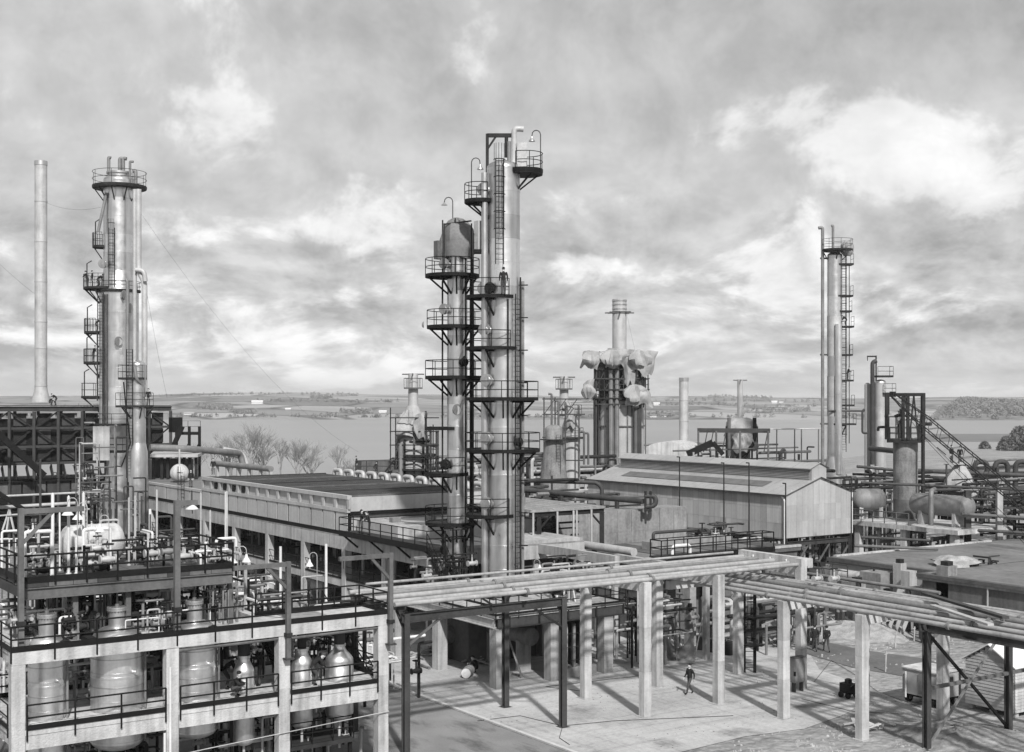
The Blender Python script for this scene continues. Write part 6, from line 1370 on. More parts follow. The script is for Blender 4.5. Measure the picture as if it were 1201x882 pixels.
# ------------------------------------------------------------------ corrugated shed on stilts
SA0, SA1, SB0, SB1 = 85.3, 94.0, 82.3, 111.0; SZ, SE, SR = 4.25, 8.1, 9.55
SH = thing('corrugated_shed', 'long pale ribbed metal shed on stilts with a raised louvred ridge', 'shed', ((SA0+SA1)/2, (SB0+SB1)/2, 0))
mid = (SA0+SA1)/2; vs_ = ('sheetA','sheetB','sheetA','sheetC')
def ribsheet(name, p, u, w, h, m, nrm, ribs=5):        # a ribbed metal sheet: u along, z up
    mb = M(); k = ribs*2; pts = []
    for i in range(k+1):
        o = .022 if i%2 else 0; pts.append((p[0]+u[0]*w*i/k+nrm[0]*o, p[1]+u[1]*w*i/k+nrm[1]*o))
    vs = [(a, b, p[2]) for a, b in pts]+[(a, b, p[2]+h) for a, b in pts]; n = k+1
    mb.add(vs, [(i, i+1, n+i+1, n+i) for i in range(k)]); return mb.build(name, m, SH)
rr = random.Random(9); ns = 38; w = (SB1-SB0)/ns
cache = {}
for i in range(ns):
    for j, (z0, z1) in enumerate(((SZ, 5.6), (5.55, 6.95), (6.9, SE))):
        k = (j, rr.choice(vs_)); y = SB1-i*w
        if k not in cache:
            o = ribsheet('wall_sheet', (SA0-.01*j, y, z0), (0, -1), w*.985, z1-z0, k[1], (-1, 0)); cache[k] = (o, y)
        else: o, y_ = cache[k]; part(o, 'wall_sheet', SH, (0, y-y_, 0))
ng = 12; w = (SA1-SA0)/ng
for i in range(ng):
    a = SA0+i*w; zt_ = SE+(SR-SE)*(1-abs(a+w/2-mid)/((SA1-SA0)/2))
    for j, (z0, z1) in enumerate(((SZ, 5.75), (5.7, 7.2), (7.15, zt_+.05))): ribsheet('gable_sheet', (a, SB0-.01*j, z0), (1, 0), w*.985, z1-z0, rr.choice(('sheetlight','sheetB','sheetlight')), (0, -1))
M().box(SA0+.05, SB0+.05, SZ, SA1-.05, SB1-.05, SE-.1).build('inner_frame', 'dark', SH)
# roof: sheets either side, rooflight band, ridge monitor with louvre blades
def slope(t): return SE+.06+(SR-SE)*t
rl = 24; w = (SB1-SB0+.5)/rl; sh0 = None
for i in range(rl):
    y = SB0-.3+i*w
    for sg in (-1, 1):
        f = lambda t: mid+sg*((SA1-SA0)/2+.25)*(1-t)
        mb = M()
        for (t0, t1, dz) in ((0, 1, 0),): mb.add([(f(t0), y, slope(t0)-.06), (f(t0), y+w*.985, slope(t0)-.06), (f(t1), y+w*.985, slope(t1)), (f(t1), y, slope(t1)), (f(t0), y, slope(t0)-.12), (f(t0), y+w*.985, slope(t0)-.12)], [(0, 3, 2, 1), (0, 1, 5, 4)]); mb.build('roof_sheet', 'roofsheet', SH)
f = lambda t: mid-((SA1-SA0)/2+.25)*(1-t)
for i in range(12):
    y0 = SB0+4+i*(SB1-SB0-8)/12; y1 = y0+(SB1-SB0-8)/12-.05; M().add([(f(.32), y0, slope(.32)+.02), (f(.32), y1, slope(.32)+.02), (f(.6), y1, slope(.6)+.02), (f(.6), y0, slope(.6)+.02)], [(0, 3, 2, 1)]).build('rooflight', 'rooflight', SH)
MW = .95; mz0, mz1, mz2 = SR-.35, 10.35, 10.85
M().box(mid-MW+.1, SB0+.3, mz0, mid+MW-.1, SB1-1.2, mz1).build('monitor_core', 'steel2', SH)
M().box(mid-MW, SB0+.0, mz0+.1, mid+MW, SB0+.28, mz1+.1).build('monitor_end', 'sheetlight', SH)
for k in range(8):
    z = mz0+.12+k*(mz1-mz0-.05)/8
    for sg in (-1, 1): M().beam((mid+sg*(MW+.02), SB0+.3, z), (mid+sg*(MW+.02), SB1-1.2, z), .1, .085).build('louvre_blade', 'roofsheet' if k%3 else 'louvre', SH)
for sg in (-1, 1):
    for i in range(12):
        y0 = SB0-.15+i*(SB1-SB0-.9)/12; y1 = y0+(SB1-SB0-.9)/12-.03; x0 = mid+sg*(MW+.25)
        M().add([(x0, y0, mz1+.02), (x0, y1, mz1+.02), (mid, y1, mz2), (mid, y0, mz2), (x0, y0, mz1-.06), (x0, y1, mz1-.06)], [(0, 3, 2, 1), (0, 1, 5, 4)]).build('monitor_roof_sheet', 'roofsheet', SH)
M().add([(mid-MW, SB0-.01, mz1+.09), (mid+MW, SB0-.01, mz1+.09), (mid, SB0-.01, mz2-.03)], [(0, 1, 2)]).build('monitor_gable', 'sheetlight', SH)
M().beam((SA0-.3, SB0-.3, SE-.03), (SA0-.3, SB1+.2, SE-.03), .16, .14).build('gutter', 'steel', SH); M().pipe([(SA0-.3, SB0+.1, SE-.1), (SA0-.12, SB0-.05, SE-.5), (SA0-.12, SB0-.05, .2)], .08, 8, .15).build('down_pipe', 'white', SH)
M().beam((SA1, SB0-.03, SZ), (SA1, SB0-.03, SE+.1), .12).build('corner_flashing', 'white', SH); M().beam((SA0, SB0-.04, SZ), (SA0, SB0-.04, SE), .1).build('corner_flashing', 'white', SH)
for y in (SB0+.1, SB0+7, SB0+14, SB0+21, SB1-.2):
    for a in (SA0+.2, SA1-.2): M().beam((a, y, 0), (a, y, SZ-.45), .35).build('stilt', 'dark', SH)
    M().ibeam((SA0, y, SZ-.55), (SA1, y, SZ-.55), .25, .4).build('floor_girder', 'steel', SH)
for a in (SA0+.2, SA1-.2): M().ibeam((a, SB0-.1, SZ-.2), (a, SB1, SZ-.2), .25, .38).build('floor_girder', 'steel', SH)
M().box(SA0, SB0+.2, SZ-.1, SA1, SB1, SZ-.005).build('floor', 'conc_grey', SH)
for k in range(3): M().beam((SA0+.2+k*2.8, SB0+.1, .3), (SA0+3+k*2.8, SB0+.1, SZ-.8), .12).build('stilt_brace', 'steel2', SH)
manifold('pumps and pipes under the gable end of the shed', SA0+.5, SB0+1, SA1-.5, SB0+9, 0, 3.5, 24, 49, ('pipe','pipe_light','dark','pipe_dark'), (.08, .18), valves=6)
MG = 'slim dark masts beside the shed'
for px, y0, y1, D, lb in ((849, 640, 543, 108, 'slim dark mast before the long flank of the shed, left of two'), (878.5, 660, 543, 104, 'slim dark mast before the long flank of the shed, right of two'), (921.5, 660, 567, 100, 'dark mast in front of the near corner of the shed'), (998.5, 650, 560, 112, 'dark mast at the right edge of the shed gable'), (797, 600, 536, 118, 'thin grey mast before the middle of the shed')):
    x, y = XY(px, D); t = thing('lamp_mast', lb, 'mast', (x, y, 0), MG); M().tube([(x, y, 0), (x, y, Z(y1, D))], .075, 7, r2=.05).build('pole', 'dark', t); M().beam((x, y, Z(y1, D)), (x-.3, y, Z(y1, D)+.02), .1).build('arm', 'dark', t)

# ------------------------------------------------------------------ right-hand plant
manifold('dark pipework stacked behind the grey drums at the right', 103.5, 72, 112, 86, 4, 9.0, 90, 59, ('dark','black','pipe_dark','steel','pipe'), (.06,.16), valves=12, up=.5)
manifold('dark pipework filling the gap between the shed gable and the concrete table', 94.6, 84, 99, 96, 0, 7.5, 50, 60, ('dark','black','pipe_dark','steel'), (.06,.16), valves=8)
CPT = thing('concrete_table', 'concrete table on white legs carrying the rusty upright cylinder and grey drums', 'deck', (100, 79, 0)); pz = 5.1
M().box(96.6, 72.6, pz-.4, 104.5, 85, pz).build('slab', 'conc_light', CPT)
for a in (97.2, 103.8):
    for b in (73.4, 78.8, 84.2): M().box(a-.3, b-.3, 0, a+.3, b+.3, pz-.401).build('leg', 'conc_light', CPT)
railing(CPT, [(96.7, 84.9, pz), (96.7, 78, pz)], 1.1, 1.4, m='steel2', r=.05)
x, y = XY(1062, 125); t = thing('rusty_cylinder', 'upright rusty grey cylinder under an open steel frame at the right', 'vessel', (x, y, pz)); rq = 14*125/FP
M().lathe(x, y, [(rq*1.15, pz), (rq*1.15, pz+.15), (rq, pz+.16)], 28).build('base_ring', 'conc', t); bands(t, x, y, pz+.15, Z(516, 125), rq, 1.9, ('rust','rust','steel2'), n=28, name='shell_course'); M().lathe(x, y, dish(rq, Z(516, 125), 1, .2), 28).build('top', 'rust', t)
t = thing('hoist_tower', 'open steel frame with a work floor above the rusty cylinder', 'frame structure', (x, y, Z(516, 125)))
zA, zB = Z(515, 125), Z(461, 125); cs = [px3(1040, 515, 124)[:2], px3(1083, 515, 123)[:2], px3(1082, 515, 127.5)[:2], px3(1041, 515, 128)[:2]]
M().prism(cs, zA-.3, zA).build('floor', 'dark', t); railing(t, [(*c, zA) for c in cs]+[(*cs[0], zA)], 1.1, 1.2, m='dark', r=.04)
for c in cs: M().beam((*c, zA), (*c, zB), .3).build('post', 'dark', t)
for i in range(4): M().beam((*cs[i], zB-.15), (*cs[(i+1)%4], zB-.15), .3).build('top_beam', 'dark', t)
mx = ((cs[0][0]+cs[1][0])/2, (cs[0][1]+cs[1][1])/2)
for k, (f0, f1) in enumerate(((.5, .62), (.62, .74), (.74, .86), (.86, 1.0))):
    L_ = lambda f: (cs[0][0]*(1-f)+cs[1][0]*f, cs[0][1]*(1-f)+cs[1][1]*f)
    M().beam((*L_(f0), zA if k%2 else zB-.2), (*L_(f1), zB-.2 if k%2 else zA), .12).build('brace', 'dark', t)
for f in (.45, .58): M().beam((*L_(f), zA), (*L_(f), zB), .26).build('post', 'dark', t)
M().beam((*cs[1], zA), (*cs[1], pz+.5), .22).build('leg', 'dark', t); M().beam((*cs[2], zA), (*cs[2], pz+.5), .22).build('leg', 'dark', t)
manifold('bent pipes inside the open frame above the rusty cylinder', x-1.4, y-1.2, x+1.2, y+1.2, zA, zA+3.2, 9, 51, ('steel','dark','steel2','pipe_light'), (.08, .18), valves=3)
hdrum('long grey horizontal drum right of the rusty cylinder', (99.6, 76.6, 6.95), .98, 6.6, (0, 1), 'drum', pz, 'drum', 'horizontal_drum', .6, 'conc_light')
hdrum('grey horizontal drum with a domed end beside the shed gable', (*XY(1019, 127), Z(586.5, 127)), 1.12, 3.4, (RX, RY), 'drum', 4.6, 'drum', 'horizontal_drum', .7, 'conc_light')
M().pipe([px3(1092, 616, 116), px3(1092, 576, 116), px3(1096, 574, 118)], .22, 10).build('riser_pipe', 'pipe', CPT)
# lattice crane jib coming in from the right
J0, J1 = Vector(px3(1047, 463, 122)), Vector(px3(1262, 642, 104)); t = thing('crane_jib', 'long lattice crane jib slanting down to the right edge from the open frame', 'crane', tuple(J1)); d_ = (J1-J0).normalized(); sd = d_.cross(Vector((FX, FY, 0))).normalized(); dp = Vector((FX, FY, 0)); NJ = 30; Lj = (J1-J0).length
def jp(i, s_, q): f = i/NJ; wd = .2+.3*min(1, f*5); return J0+d_*Lj*f+sd*wd*s_+dp*wd*q
for s_ in (-1, 1):
    for q in (-1, 1): M().tube([jp(i, s_, q) for i in (0, 6, NJ)], .05, 6).build('chord', 'dark', t)
mb = M()
for i in range(NJ):
    for q in (-1, 1): mb.beam(jp(i, -1 if i%2 else 1, q), jp(i+1, 1 if i%2 else -1, q), .035)
    for s_ in (-1, 1): mb.beam(jp(i, s_, -1 if i%2 else 1), jp(i+1, s_, 1 if i%2 else -1), .032)
mb.build('lacing', 'dark', t)
for o_, f0 in ((1.35, .22), (1.75, .3)): M().tube([J0+sd*-.2, J0+d_*Lj*f0+sd*-o_*.75, J1+sd*-o_*1.6], .022, 5, caps=False).build('stay_rope', 'dark', t)
M().cbox(*(J0-Vector((0, 0, .2))), .4, .4, .5).build('jib_head', 'dark', t)
for k in (.24, .33, .4): c = J0+d_*Lj*k-sd*1.1; M().beam(tuple(c), tuple(c+d_*1.2), .06).build('rope_spreader', 'black', t)
hood('tarpaulin', 'pale canvas heaped over machinery below the crane jib', *XY(1126, 128), Z(572, 128), [(1.75,-.6),(1.55,.2),(1.0,1.3),(.42,2.3),(.06,2.7)], 22, 'tarp', .22)
# far right racks and their bends
FRK = thing('pipe_rack', 'dim pipe rack with long level pipes at the right edge behind the flat roof', 'pipe rack', (*XY(1150, 122), 0))
for px0, y0, px1, y1, D, r, m_ in ((1010, 566, 1260, 577, 119, .16, 'pipe_dark'), (1085, 575, 1260, 571, 126, .2, 'steel'), (1100, 583, 1260, 590, 120, .16, 'pipe_dark'), (1128, 603, 1260, 610, 116, .18, 'steel2'), (1128, 621, 1260, 628, 116, .18, 'pipe_dark'), (1002, 640, 1100, 644, 108, .16, 'steel2'), (1100, 640, 1260, 640, 122, .2, 'pipe_dark'), (1128, 612, 1260, 617, 119, .12, 'dark'), (1010, 630, 1090, 634, 116, .16, 'pipe_dark'), (1005, 547, 1055, 552, 140, .2, 'pipe_dark'), (1075, 552, 1260, 560, 138, .3, 'pipe_dark'), (1000, 556, 1260, 566, 133, .16, 'dark')):
    M().tube([px3(px0, y0, D), px3(px1, y1, D)], r*.8, 10).build('pipe', m_, FRK)
for px in (1135, 1172, 1207): M().beam(px3(px, 700, 117)[:2]+(0,), px3(px, 575, 117), .5).build('post', 'conc' if px == 1172 else 'steel', FRK)
for py in (593, 606, 624): M().beam(px3(1128, py, 118), px3(1240, py+5, 117), .2, .16).build('rack_beam', 'steel', FRK)
UB = thing('expansion_loops', 'row of dark upright pipe loops at the right edge before the shore', 'pipework', (*XY(1170, 150), 0))
for k in range(4):
    px = 1143+k*24; M().pipe([px3(px, 585, 150), px3(px, 541.5, 150), px3(px+15, 541.5, 150), px3(px+15, 585, 150)], .3, 10, .7).build('pipe_loop', 'steel', UB)
manifold('dark pipework filling the rack at the right edge', 104, 62, 122, 74, 0, 7.6, 130, 52, ('dark','pipe_dark','black','pipe','steel'), (.08, .2), valves=14, up=.5)
manifold('tangled pipework behind the rusty cylinder', 104, 86, 118, 104, 0, 9.5, 70, 53, ('dark','pipe_dark','pipe','steel2','pipe_light'), (.08, .22), valves=10)
manifold('pipework between the shed and the slim tower', 98, 104, 112, 126, 0, 9.0, 70, 54, ('dark','pipe_dark','pipe','steel2','pipe_light'), (.08, .22), valves=10)
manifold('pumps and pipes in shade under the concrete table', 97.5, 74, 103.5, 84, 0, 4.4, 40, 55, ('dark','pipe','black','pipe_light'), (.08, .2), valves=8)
manifold('low pipework beyond the right racks towards the shore', 122, 74, 150, 100, 0, 9.4, 70, 56, ('dark','pipe_dark','steel2','pipe'), (.1, .28), valves=8, up=.4)
manifold('far pipework behind the shed roof', 118, 128, 146, 152, 0, 10.0, 90, 57, ('dark','pipe_dark','steel2','pipe','pipe_light'), (.1, .22), valves=12)
t = thing('pipe_gantry', 'long open steel frame with hanging chains behind the shed roof', 'frame structure', (*XY(890, 178), 0))
for px in (819, 840, 868, 901, 911, 932, 940, 960): M().beam(px3(px, 600, 178)[:2]+(4,), px3(px, 503.5, 178), .24 if px < 905 else .14).build('post', 'steel2', t)
M().beam(px3(818, 503.5, 178), px3(903, 504, 178), .32).build('top_beam', 'steel', t); M().beam(px3(818, 506, 181), px3(903, 506.5, 181), .3).build('top_beam', 'steel', t); M().tube([px3(903, 503.5, 178), px3(963, 502.5, 178)], .09, 6).build('top_wire', 'pipe_light', t)
for px in (825, 832, 847, 896): M().beam(px3(px, 530, 178), px3(px+5, 504, 178), .12).build('brace', 'steel', t)
M().beam(px3(806, 533, 177), px3(836, 519, 177), .3, .9).build('roof_slope', 'black', t); M().beam(px3(836, 519, 177), px3(848, 533, 177), .3, .6).build('roof_slope', 'black', t)

# flat roofed blocks at the right
FB = thing('flat_roof_block', 'low wide block with a grey felt roof at the right edge', 'building', (88, 54, 0)); fz = 4.2
M().box(76.5, 40, 0, 112, 60.5, fz-.45).build('wall', 'brick', FB); M().box(76.3, 39.8, fz-.45, 112.2, 60.7, fz-.25).build('fascia', 'conc_grey', FB); M().box(76.2, 39.7, fz-.25, 112.2, 60.8, fz).build('roof_edge', 'felt2', FB)
for k in range(6): M().box(76.6+k*5.9, 40.1, fz+.001, 76.6+k*5.9+5.86, 60.4, fz+.02+.004*(k%2)).build('felt_strip', 'felt', FB)
M().tube([(76.35, 55, .3), (76.35, 55, fz)], .06, 6).build('conduit', 'conc', FB)
FB2 = thing('flat_roof_block', 'low block with a pale side wall and felt roof behind the right pipe rack', 'building', (90, 67, 0)); gz_ = 4.0
M().box(79.7, 60.9, 0, 106, 72, gz_-.3).build('wall', 'panel', FB2); M().box(79.5, 60.85, gz_-.3, 106.2, 72.2, gz_).build('roof_edge', 'felt2', FB2)
for k in range(5): M().box(79.8+k*5.2, 61, gz_+.001, 79.8+k*5.2+5.15, 72, gz_+.02+.004*(k%2)).build('felt_strip', 'felt', FB2)
M().box(80, 71.6, gz_+.03, 100, 71.95, gz_+.15).build('parapet', 'conc_light', FB2)
t = thing('roof_machinery', 'pale hooded air intake and boxes standing at the step between the two flat roofs', 'machinery', (77.8, 62.5, 0))
mb = M(); mb.add([(76.6, 61.6, 1.2), (78.4, 61.6, 1.2), (78.4, 63.4, 1.2), (76.6, 63.4, 1.2), (77.0, 62, 3.0), (78, 62, 3.0), (78, 63, 3.0), (77, 63, 3.0)], [(3, 2, 1, 0), (4, 5, 6, 7), (0, 1, 5, 4), (1, 2, 6, 5), (2, 3, 7, 6), (3, 0, 4, 7)]); mb.build('intake_hood', 'conc_light', t)
M().box(76.6, 61.6, 0, 78.4, 63.4, 1.19).build('plinth', 'conc_grey', t); M().box(77.1, 62.1, 3.01, 77.9, 62.9, 4.1).build('duct', 'conc', t); M().box(77.4, 65, 0, 79, 67, 3.6).build('cabinet', 'conc_grey', t); M().box(78.6, 61, 0, 79.4, 62, 3.9).build('cabinet', 'conc_grey', t)
M().tube([(78.2, 69.5, 3.0), (78.2, 66.8, 3.0)], .4, 14).build('pipe_drum', 'conc_light', t); M().box(77.6, 66.9, 0, 78.8, 69.4, 2.6).build('plinth', 'conc_grey', t); valve(t, 78.2, 66.3, 3.0, .7, 'black')
for k, (a_, b_, w_, h_) in enumerate(((77.0, 58.8, 1.0, 4.9), (75.6, 62.8, .8, 2.6), (78.6, 64.2, .7, 4.4), (76.2, 66.2, .9, 3.0), (77.6, 71.2, 1.1, 3.5))): M().cbox(a_, b_, 0, w_, w_, h_).build('equipment_box', ('conc_grey','steel2','conc')[k%3], t); M().cbox(a_, b_, h_+.003, w_*.6, w_*.6, .3).build('fan_cowl', 'dark', t)
railing(t, [(77.2, 72.5, 3.0), (77.2, 68, 3.0)], .9, 1.3, m='steel', r=.04)
hood('tarpaulin', 'pale crumpled canvas pile on the edge of the far flat roof', 82.5, 62.2, gz_, [(1.7,0),(1.5,.3),(1.1,.6),(.6,.8),(.1,.85)], 33, 'rubble', .3)
manifold('black pumps and pipe stubs beside the canvas pile on the flat roof', 84.5, 61.2, 86.5, 62.4, gz_, gz_+.6, 9, 58, ('black','dark','steel'), valves=0)
longpipe('long pale pipe on low trestles before the far flat roofed block', [(75.2, 76, 3.2), (75.2, 58, 3.2)], .13, 'pipe', (.1, .35, .6, .85), 0, 'steel')
longpipe('dark pipe beside the long pale pipe before the far flat roofed block', [(74.4, 76, 2.6), (74.4, 57, 2.6)], .14, 'pipe_dark', (.1, .5, .9), 0, 'steel')
longpipe('grey pipe nearest the lower pipe rack, before the flat roofed blocks', [(73.2, 74, 2.2), (73.2, 56, 2.2)], .12, 'pipe_dark', (.1, .5, .9), 0, 'steel')

# boarded hut, box trailer, cabinet
HU = thing('timber_hut', 'small hut of lapped boards with a white roof at the lower right corner', 'hut', (61.5, 42.8, 0)); hb0, hb1, ha0, ha1 = 41.3, 44.3, 59.6, 64.6; he, hr = 2.75, 3.62
nb_ = 19
for k in range(nb_):
    z0 = .28+(hr-.28)*k/nb_; z1 = .28+(hr-.28)*(k+1)/nb_+.015; f = 1 if z1 <= he else max(.0, 1-(z1-he)/(hr-he)); hw = (hb1-hb0)/2*f; m_ = (hb0+hb1)/2
    if hw > .05: M().add([(ha0-.035, m_-hw, z0), (ha0-.035, m_+hw, z0), (ha0-.005, m_+hw, z1), (ha0-.005, m_-hw, z1), (ha0+.02, m_-hw, z0), (ha0+.02, m_+hw, z0)], [(0, 3, 2, 1), (0, 1, 5, 4)]).build('board', random.choice(('sheetB','panel','wood')), HU)
    if z1 <= he+.1: M().add([(ha0, hb0-.035, z0), (ha1, hb0-.035, z0), (ha1, hb0-.005, z1), (ha0, hb0-.005, z1), (ha0, hb0+.02, z0), (ha1, hb0+.02, z0)], [(0, 1, 2, 3), (1, 0, 4, 5)]).build('board', 'conc_light', HU)
M().box(ha0+.02, hb0+.02, .25, ha1, hb1, he).build('carcass', 'wood', HU)
for sg in (-1, 1):
    y0 = (hb0+hb1)/2+sg*((hb1-hb0)/2+.18); y1 = (hb0+hb1)/2
    for k in range(5): x0 = ha0-.2+k*(ha1-ha0+.4)/5; x1__ = x0+(ha1-ha0+.4)/5-.01; M().add([(x0, y0, he-.1), (x1__, y0, he-.1), (x1__, y1, hr+.06), (x0, y1, hr+.06), (x0, y0, he-.16), (x1__, y0, he-.16), (x1__, y1, hr), (x0, y1, hr)], [(0, 1, 2, 3), (7, 6, 5, 4), (0, 4, 5, 1), (1, 5, 6, 2), (3, 2, 6, 7), (0, 3, 7, 4)]).build('roof_sheet', 'white', HU)
for x in (ha0+.3, ha0+2.3, ha0+4.4):
    for y in (hb0+.2, (hb0+hb1)/2, hb1-.2): M().cbox(x, y, 0, .3, .24, .25).build('footing_block', 'conc_light', HU)
BT = thing('box_trailer', 'grey boxy site trailer standing behind the last concrete leg of the lower rack', 'trailer', (59, 46.0, 0))
M().box(58.0, 44.9, .5, 60.0, 47.2, 1.85).build('body', 'panel', BT); M().box(57.93, 44.83, 1.86, 60.07, 47.27, 1.93).build('roof', 'conc_light', BT); M().box(58.1, 45, .38, 59.9, 47.1, .5).build('chassis', 'black', BT)
for x in (58.3, 59.7):
    for y in (45.1, 47.0): o = M().shell((x, y-.09, .26), (x, y+.09, .26), [(.26, 0), (.26, .18)], 16).build('wheel', 'black', BT); M().shell((x, y-.1, .26), (x, y+.1, .26), [(.12, 0), (.12, .2)], 12).build('hub', 'pipe', o)
M().box(57.95, 45.3, .6, 57.99, 46.1, 1.7).build('door', 'pipe', BT); M().box(58.5, 44.86, 1.1, 59.3, 44.9, 1.6).build('window', 'steel2', BT)
M().tube([(57.9, 46.9, .3), (57.9, 46.9, 1.7)], .05, 6).build('gas_pipe', 'white', BT)
EC = thing('switch_cabinet', 'grey electrical cabinet on a stand beside a concrete rack leg', 'cabinet', (55.0, 52.3, 0))
ex, ey = W(935.5, 811)[:2]; EC.location = (ex, ey, 0)
M().box(ex-.42, ey-.18, .55, ex+.42, ey+.18, 1.95).build('body', 'pipe', EC); M().box(ex-.38, ey-.2, .6, ex+.38, ey-.181, 1.9).build('door', 'pipe', EC); M().box(ex-.46, ey-.22, 1.951, ex+.46, ey+.22, 1.99).build('hood', 'steel2', EC); M().box(ex-.43, ey-.1, .95, ex-.36, ey-.22, 1.2).build('isolator', 'black', EC)
for s_ in (-.3, .3): M().box(ex+s_-.05, ey-.12, 0, ex+s_+.05, ey+.12, .549).build('leg', 'steel', EC)
WS = thing('welding_set', 'small black wheeled welding set parked on the apron edge', 'welding machine', W(995, 818)); wx, wy = W(995, 818)[:2]
M().box(wx-.28, wy-.4, .25, wx+.28, wy+.4, .8).build('body', 'black', WS); M().lathe(wx, wy, [(.2, .8), (.2, 1.0), (.12, 1.05)], 14).build('motor_housing', 'dark', WS); M().pipe([(wx-.25, wy-.4, .7), (wx-.25, wy-.75, 1.0), (wx+.25, wy-.75, 1.0), (wx+.25, wy-.4, .7)], .025, 6, .1).build('handle', 'steel2', WS)
for sx in (-.32, .32):
    for sy in (-.25, .25): M().shell((wx+sx-.05, wy+sy, .17), (wx+sx+.05, wy+sy, .17), [(.17, 0), (.17, .1)], 14).build('wheel', 'black', WS)
# ------------------------------------------------------------------ people
def body(pose):
    """one continuous skinned figure in metres, facing +y; pose gives the joints"""
    P = dict(pelvis=(0,0,.95), belly=(0,.01,1.1), chest=(0,.0,1.32), neck=(0,.0,1.48), skull=(0,.03,1.6), crown=(0,.01,1.72), nose=(0,.125,1.6), chin=(0,.08,1.54), earl=(-.085,.01,1.6), earr=(.085,.01,1.6),
             hipl=(-.1,0,.9), kneel=(-.1,.03,.5), ankl=(-.1,0,.09), toel=(-.11,.17,.04), hipr=(.1,0,.9), kneer=(.1,.03,.5), ankr=(.1,0,.09), toer=(.11,.17,.04),
             shl=(-.19,0,1.41), ell=(-.25,-.03,1.13), wrl=(-.25,.06,.88), shr=(.19,0,1.41), elr=(.25,-.03,1.13), wrr=(.25,.06,.88))
    P.update(pose)
    R = dict(pelvis=.15, belly=.14, chest=.165, neck=.06, skull=.098, crown=.075, nose=.018, chin=.055, earl=.018, earr=.018, hipl=.1, kneel=.07, ankl=.05, toel=.042, hipr=.1, kneer=.07, ankr=.05, toer=.042, shl=.078, ell=.055, wrl=.036, shr=.078, elr=.055, wrr=.036)
    E = [('pelvis','belly'),('belly','chest'),('chest','neck'),('neck','skull'),('skull','crown'),('skull','nose'),('neck','chin'),('skull','earl'),('skull','earr')]
    for s in 'lr': E += [('pelvis','hip'+s),('hip'+s,'knee'+s),('knee'+s,'ank'+s),('ank'+s,'toe'+s),('chest','sh'+s),('sh'+s,'el'+s),('el'+s,'wr'+s)]
    names = list(P); V = [Vector(P[n]) for n in names]; rad = [R[n] for n in names]; idx = {n: i for i, n in enumerate(names)}; ed = [(idx[a], idx[b]) for a, b in E]; kind = {}
    for s, sg in (('l', -1), ('r', 1)):
        w = Vector(P['wr'+s]); e = Vector(P['el'+s]); d = (w-e).normalized(); side = d.cross(Vector((0, 1, 0)));  side = side.normalized() if side.length > .1 else Vector((1, 0, 0)); nrm = d.cross(side).normalized()
        pm = len(V); V.append(w+d*.07); rad.append(.034); ed.append((idx['wr'+s], pm)); names.append('palm'+s)
        for k, ln in enumerate((.075, .085, .08, .06)):
            o = side*(k-1.5)*.021; a = len(V); V.append(w+d*.105+o); rad.append(.011); V.append(w+d*(.105+ln*.55)+o+nrm*.015); rad.append(.009); V.append(w+d*(.105+ln*.9)+o+nrm*.04); rad.append(.008)
            ed += [(pm, a), (a, a+1), (a+1, a+2)]; names += ['finger']*3
        a = len(V); V.append(w+d*.045+side*sg*-.04+nrm*.012); rad.append(.012); V.append(w+d*.085+side*sg*-.06+nrm*.03); rad.append(.009); ed += [(pm, a), (a, a+1)]; names += ['finger']*2
    me = bpy.data.meshes.new('tmp'); me.from_pydata(V, ed, []); o = bpy.data.objects.new('tmp', me); C.objects.link(o)
    md = o.modifiers.new('skin', 'SKIN'); md.use_smooth_shade = True; md.branch_smoothing = .4; o.modifiers.new('sub', 'SUBSURF').levels = 1
    sk = me.skin_vertices[0].data
    for i, r in enumerate(rad): sk[i].radius = (r, r); sk[i].use_root = (i == 0)
    bpy.context.view_layer.update(); dg = bpy.context.evaluated_depsgraph_get(); m2 = bpy.data.meshes.new_from_object(o.evaluated_get(dg)); bpy.data.objects.remove(o)
    segs = [(V[a], V[b], names[a], names[b]) for a, b in ed]
    def near(c):
        best = None
        for a, b, n0, n1 in segs:
            ab = b-a; t = max(0, min(1, (c-a).dot(ab)/max(1e-9, ab.length_squared))); q = (c-(a+ab*t)).length
            if best is None or q < best[0]: best = (q, n0, n1, t)
        return best
    for m_ in ('cloth', 'skin', 'cloth2', 'black'): m2.materials.append(MT[m_])
    for p in m2.polygons:
        _, n0, n1, t = near(p.center); s = 0
        if n1 in ('skull','crown','nose','chin','earl','earr') or n1.startswith(('palm', 'finger')) or n0.startswith('palm') or n0 == 'skull': s = 1
        elif n1[:3] in ('kne', 'ank'): s = 2
        elif n1[:3] == 'toe': s = 3
        p.material_index = s; p.use_smooth = True
    m2.name = 'person'
    c = Vector(P['crown']); k = Vector(P['skull']); u = (c-k).normalized(); hv = []
    hm = M(); f_ = (Vector(P['nose'])-k).normalized(); hb = k-f_*.03+u*.045; hm.shell(tuple(hb), tuple(hb+u*.2), [(.098, .0), (.1, .04), (.088, .08), (.06, .11), (.01, .125)], 14); hme = hm
    return m2, hme
def bend(P, ang, at=.95):
    pass
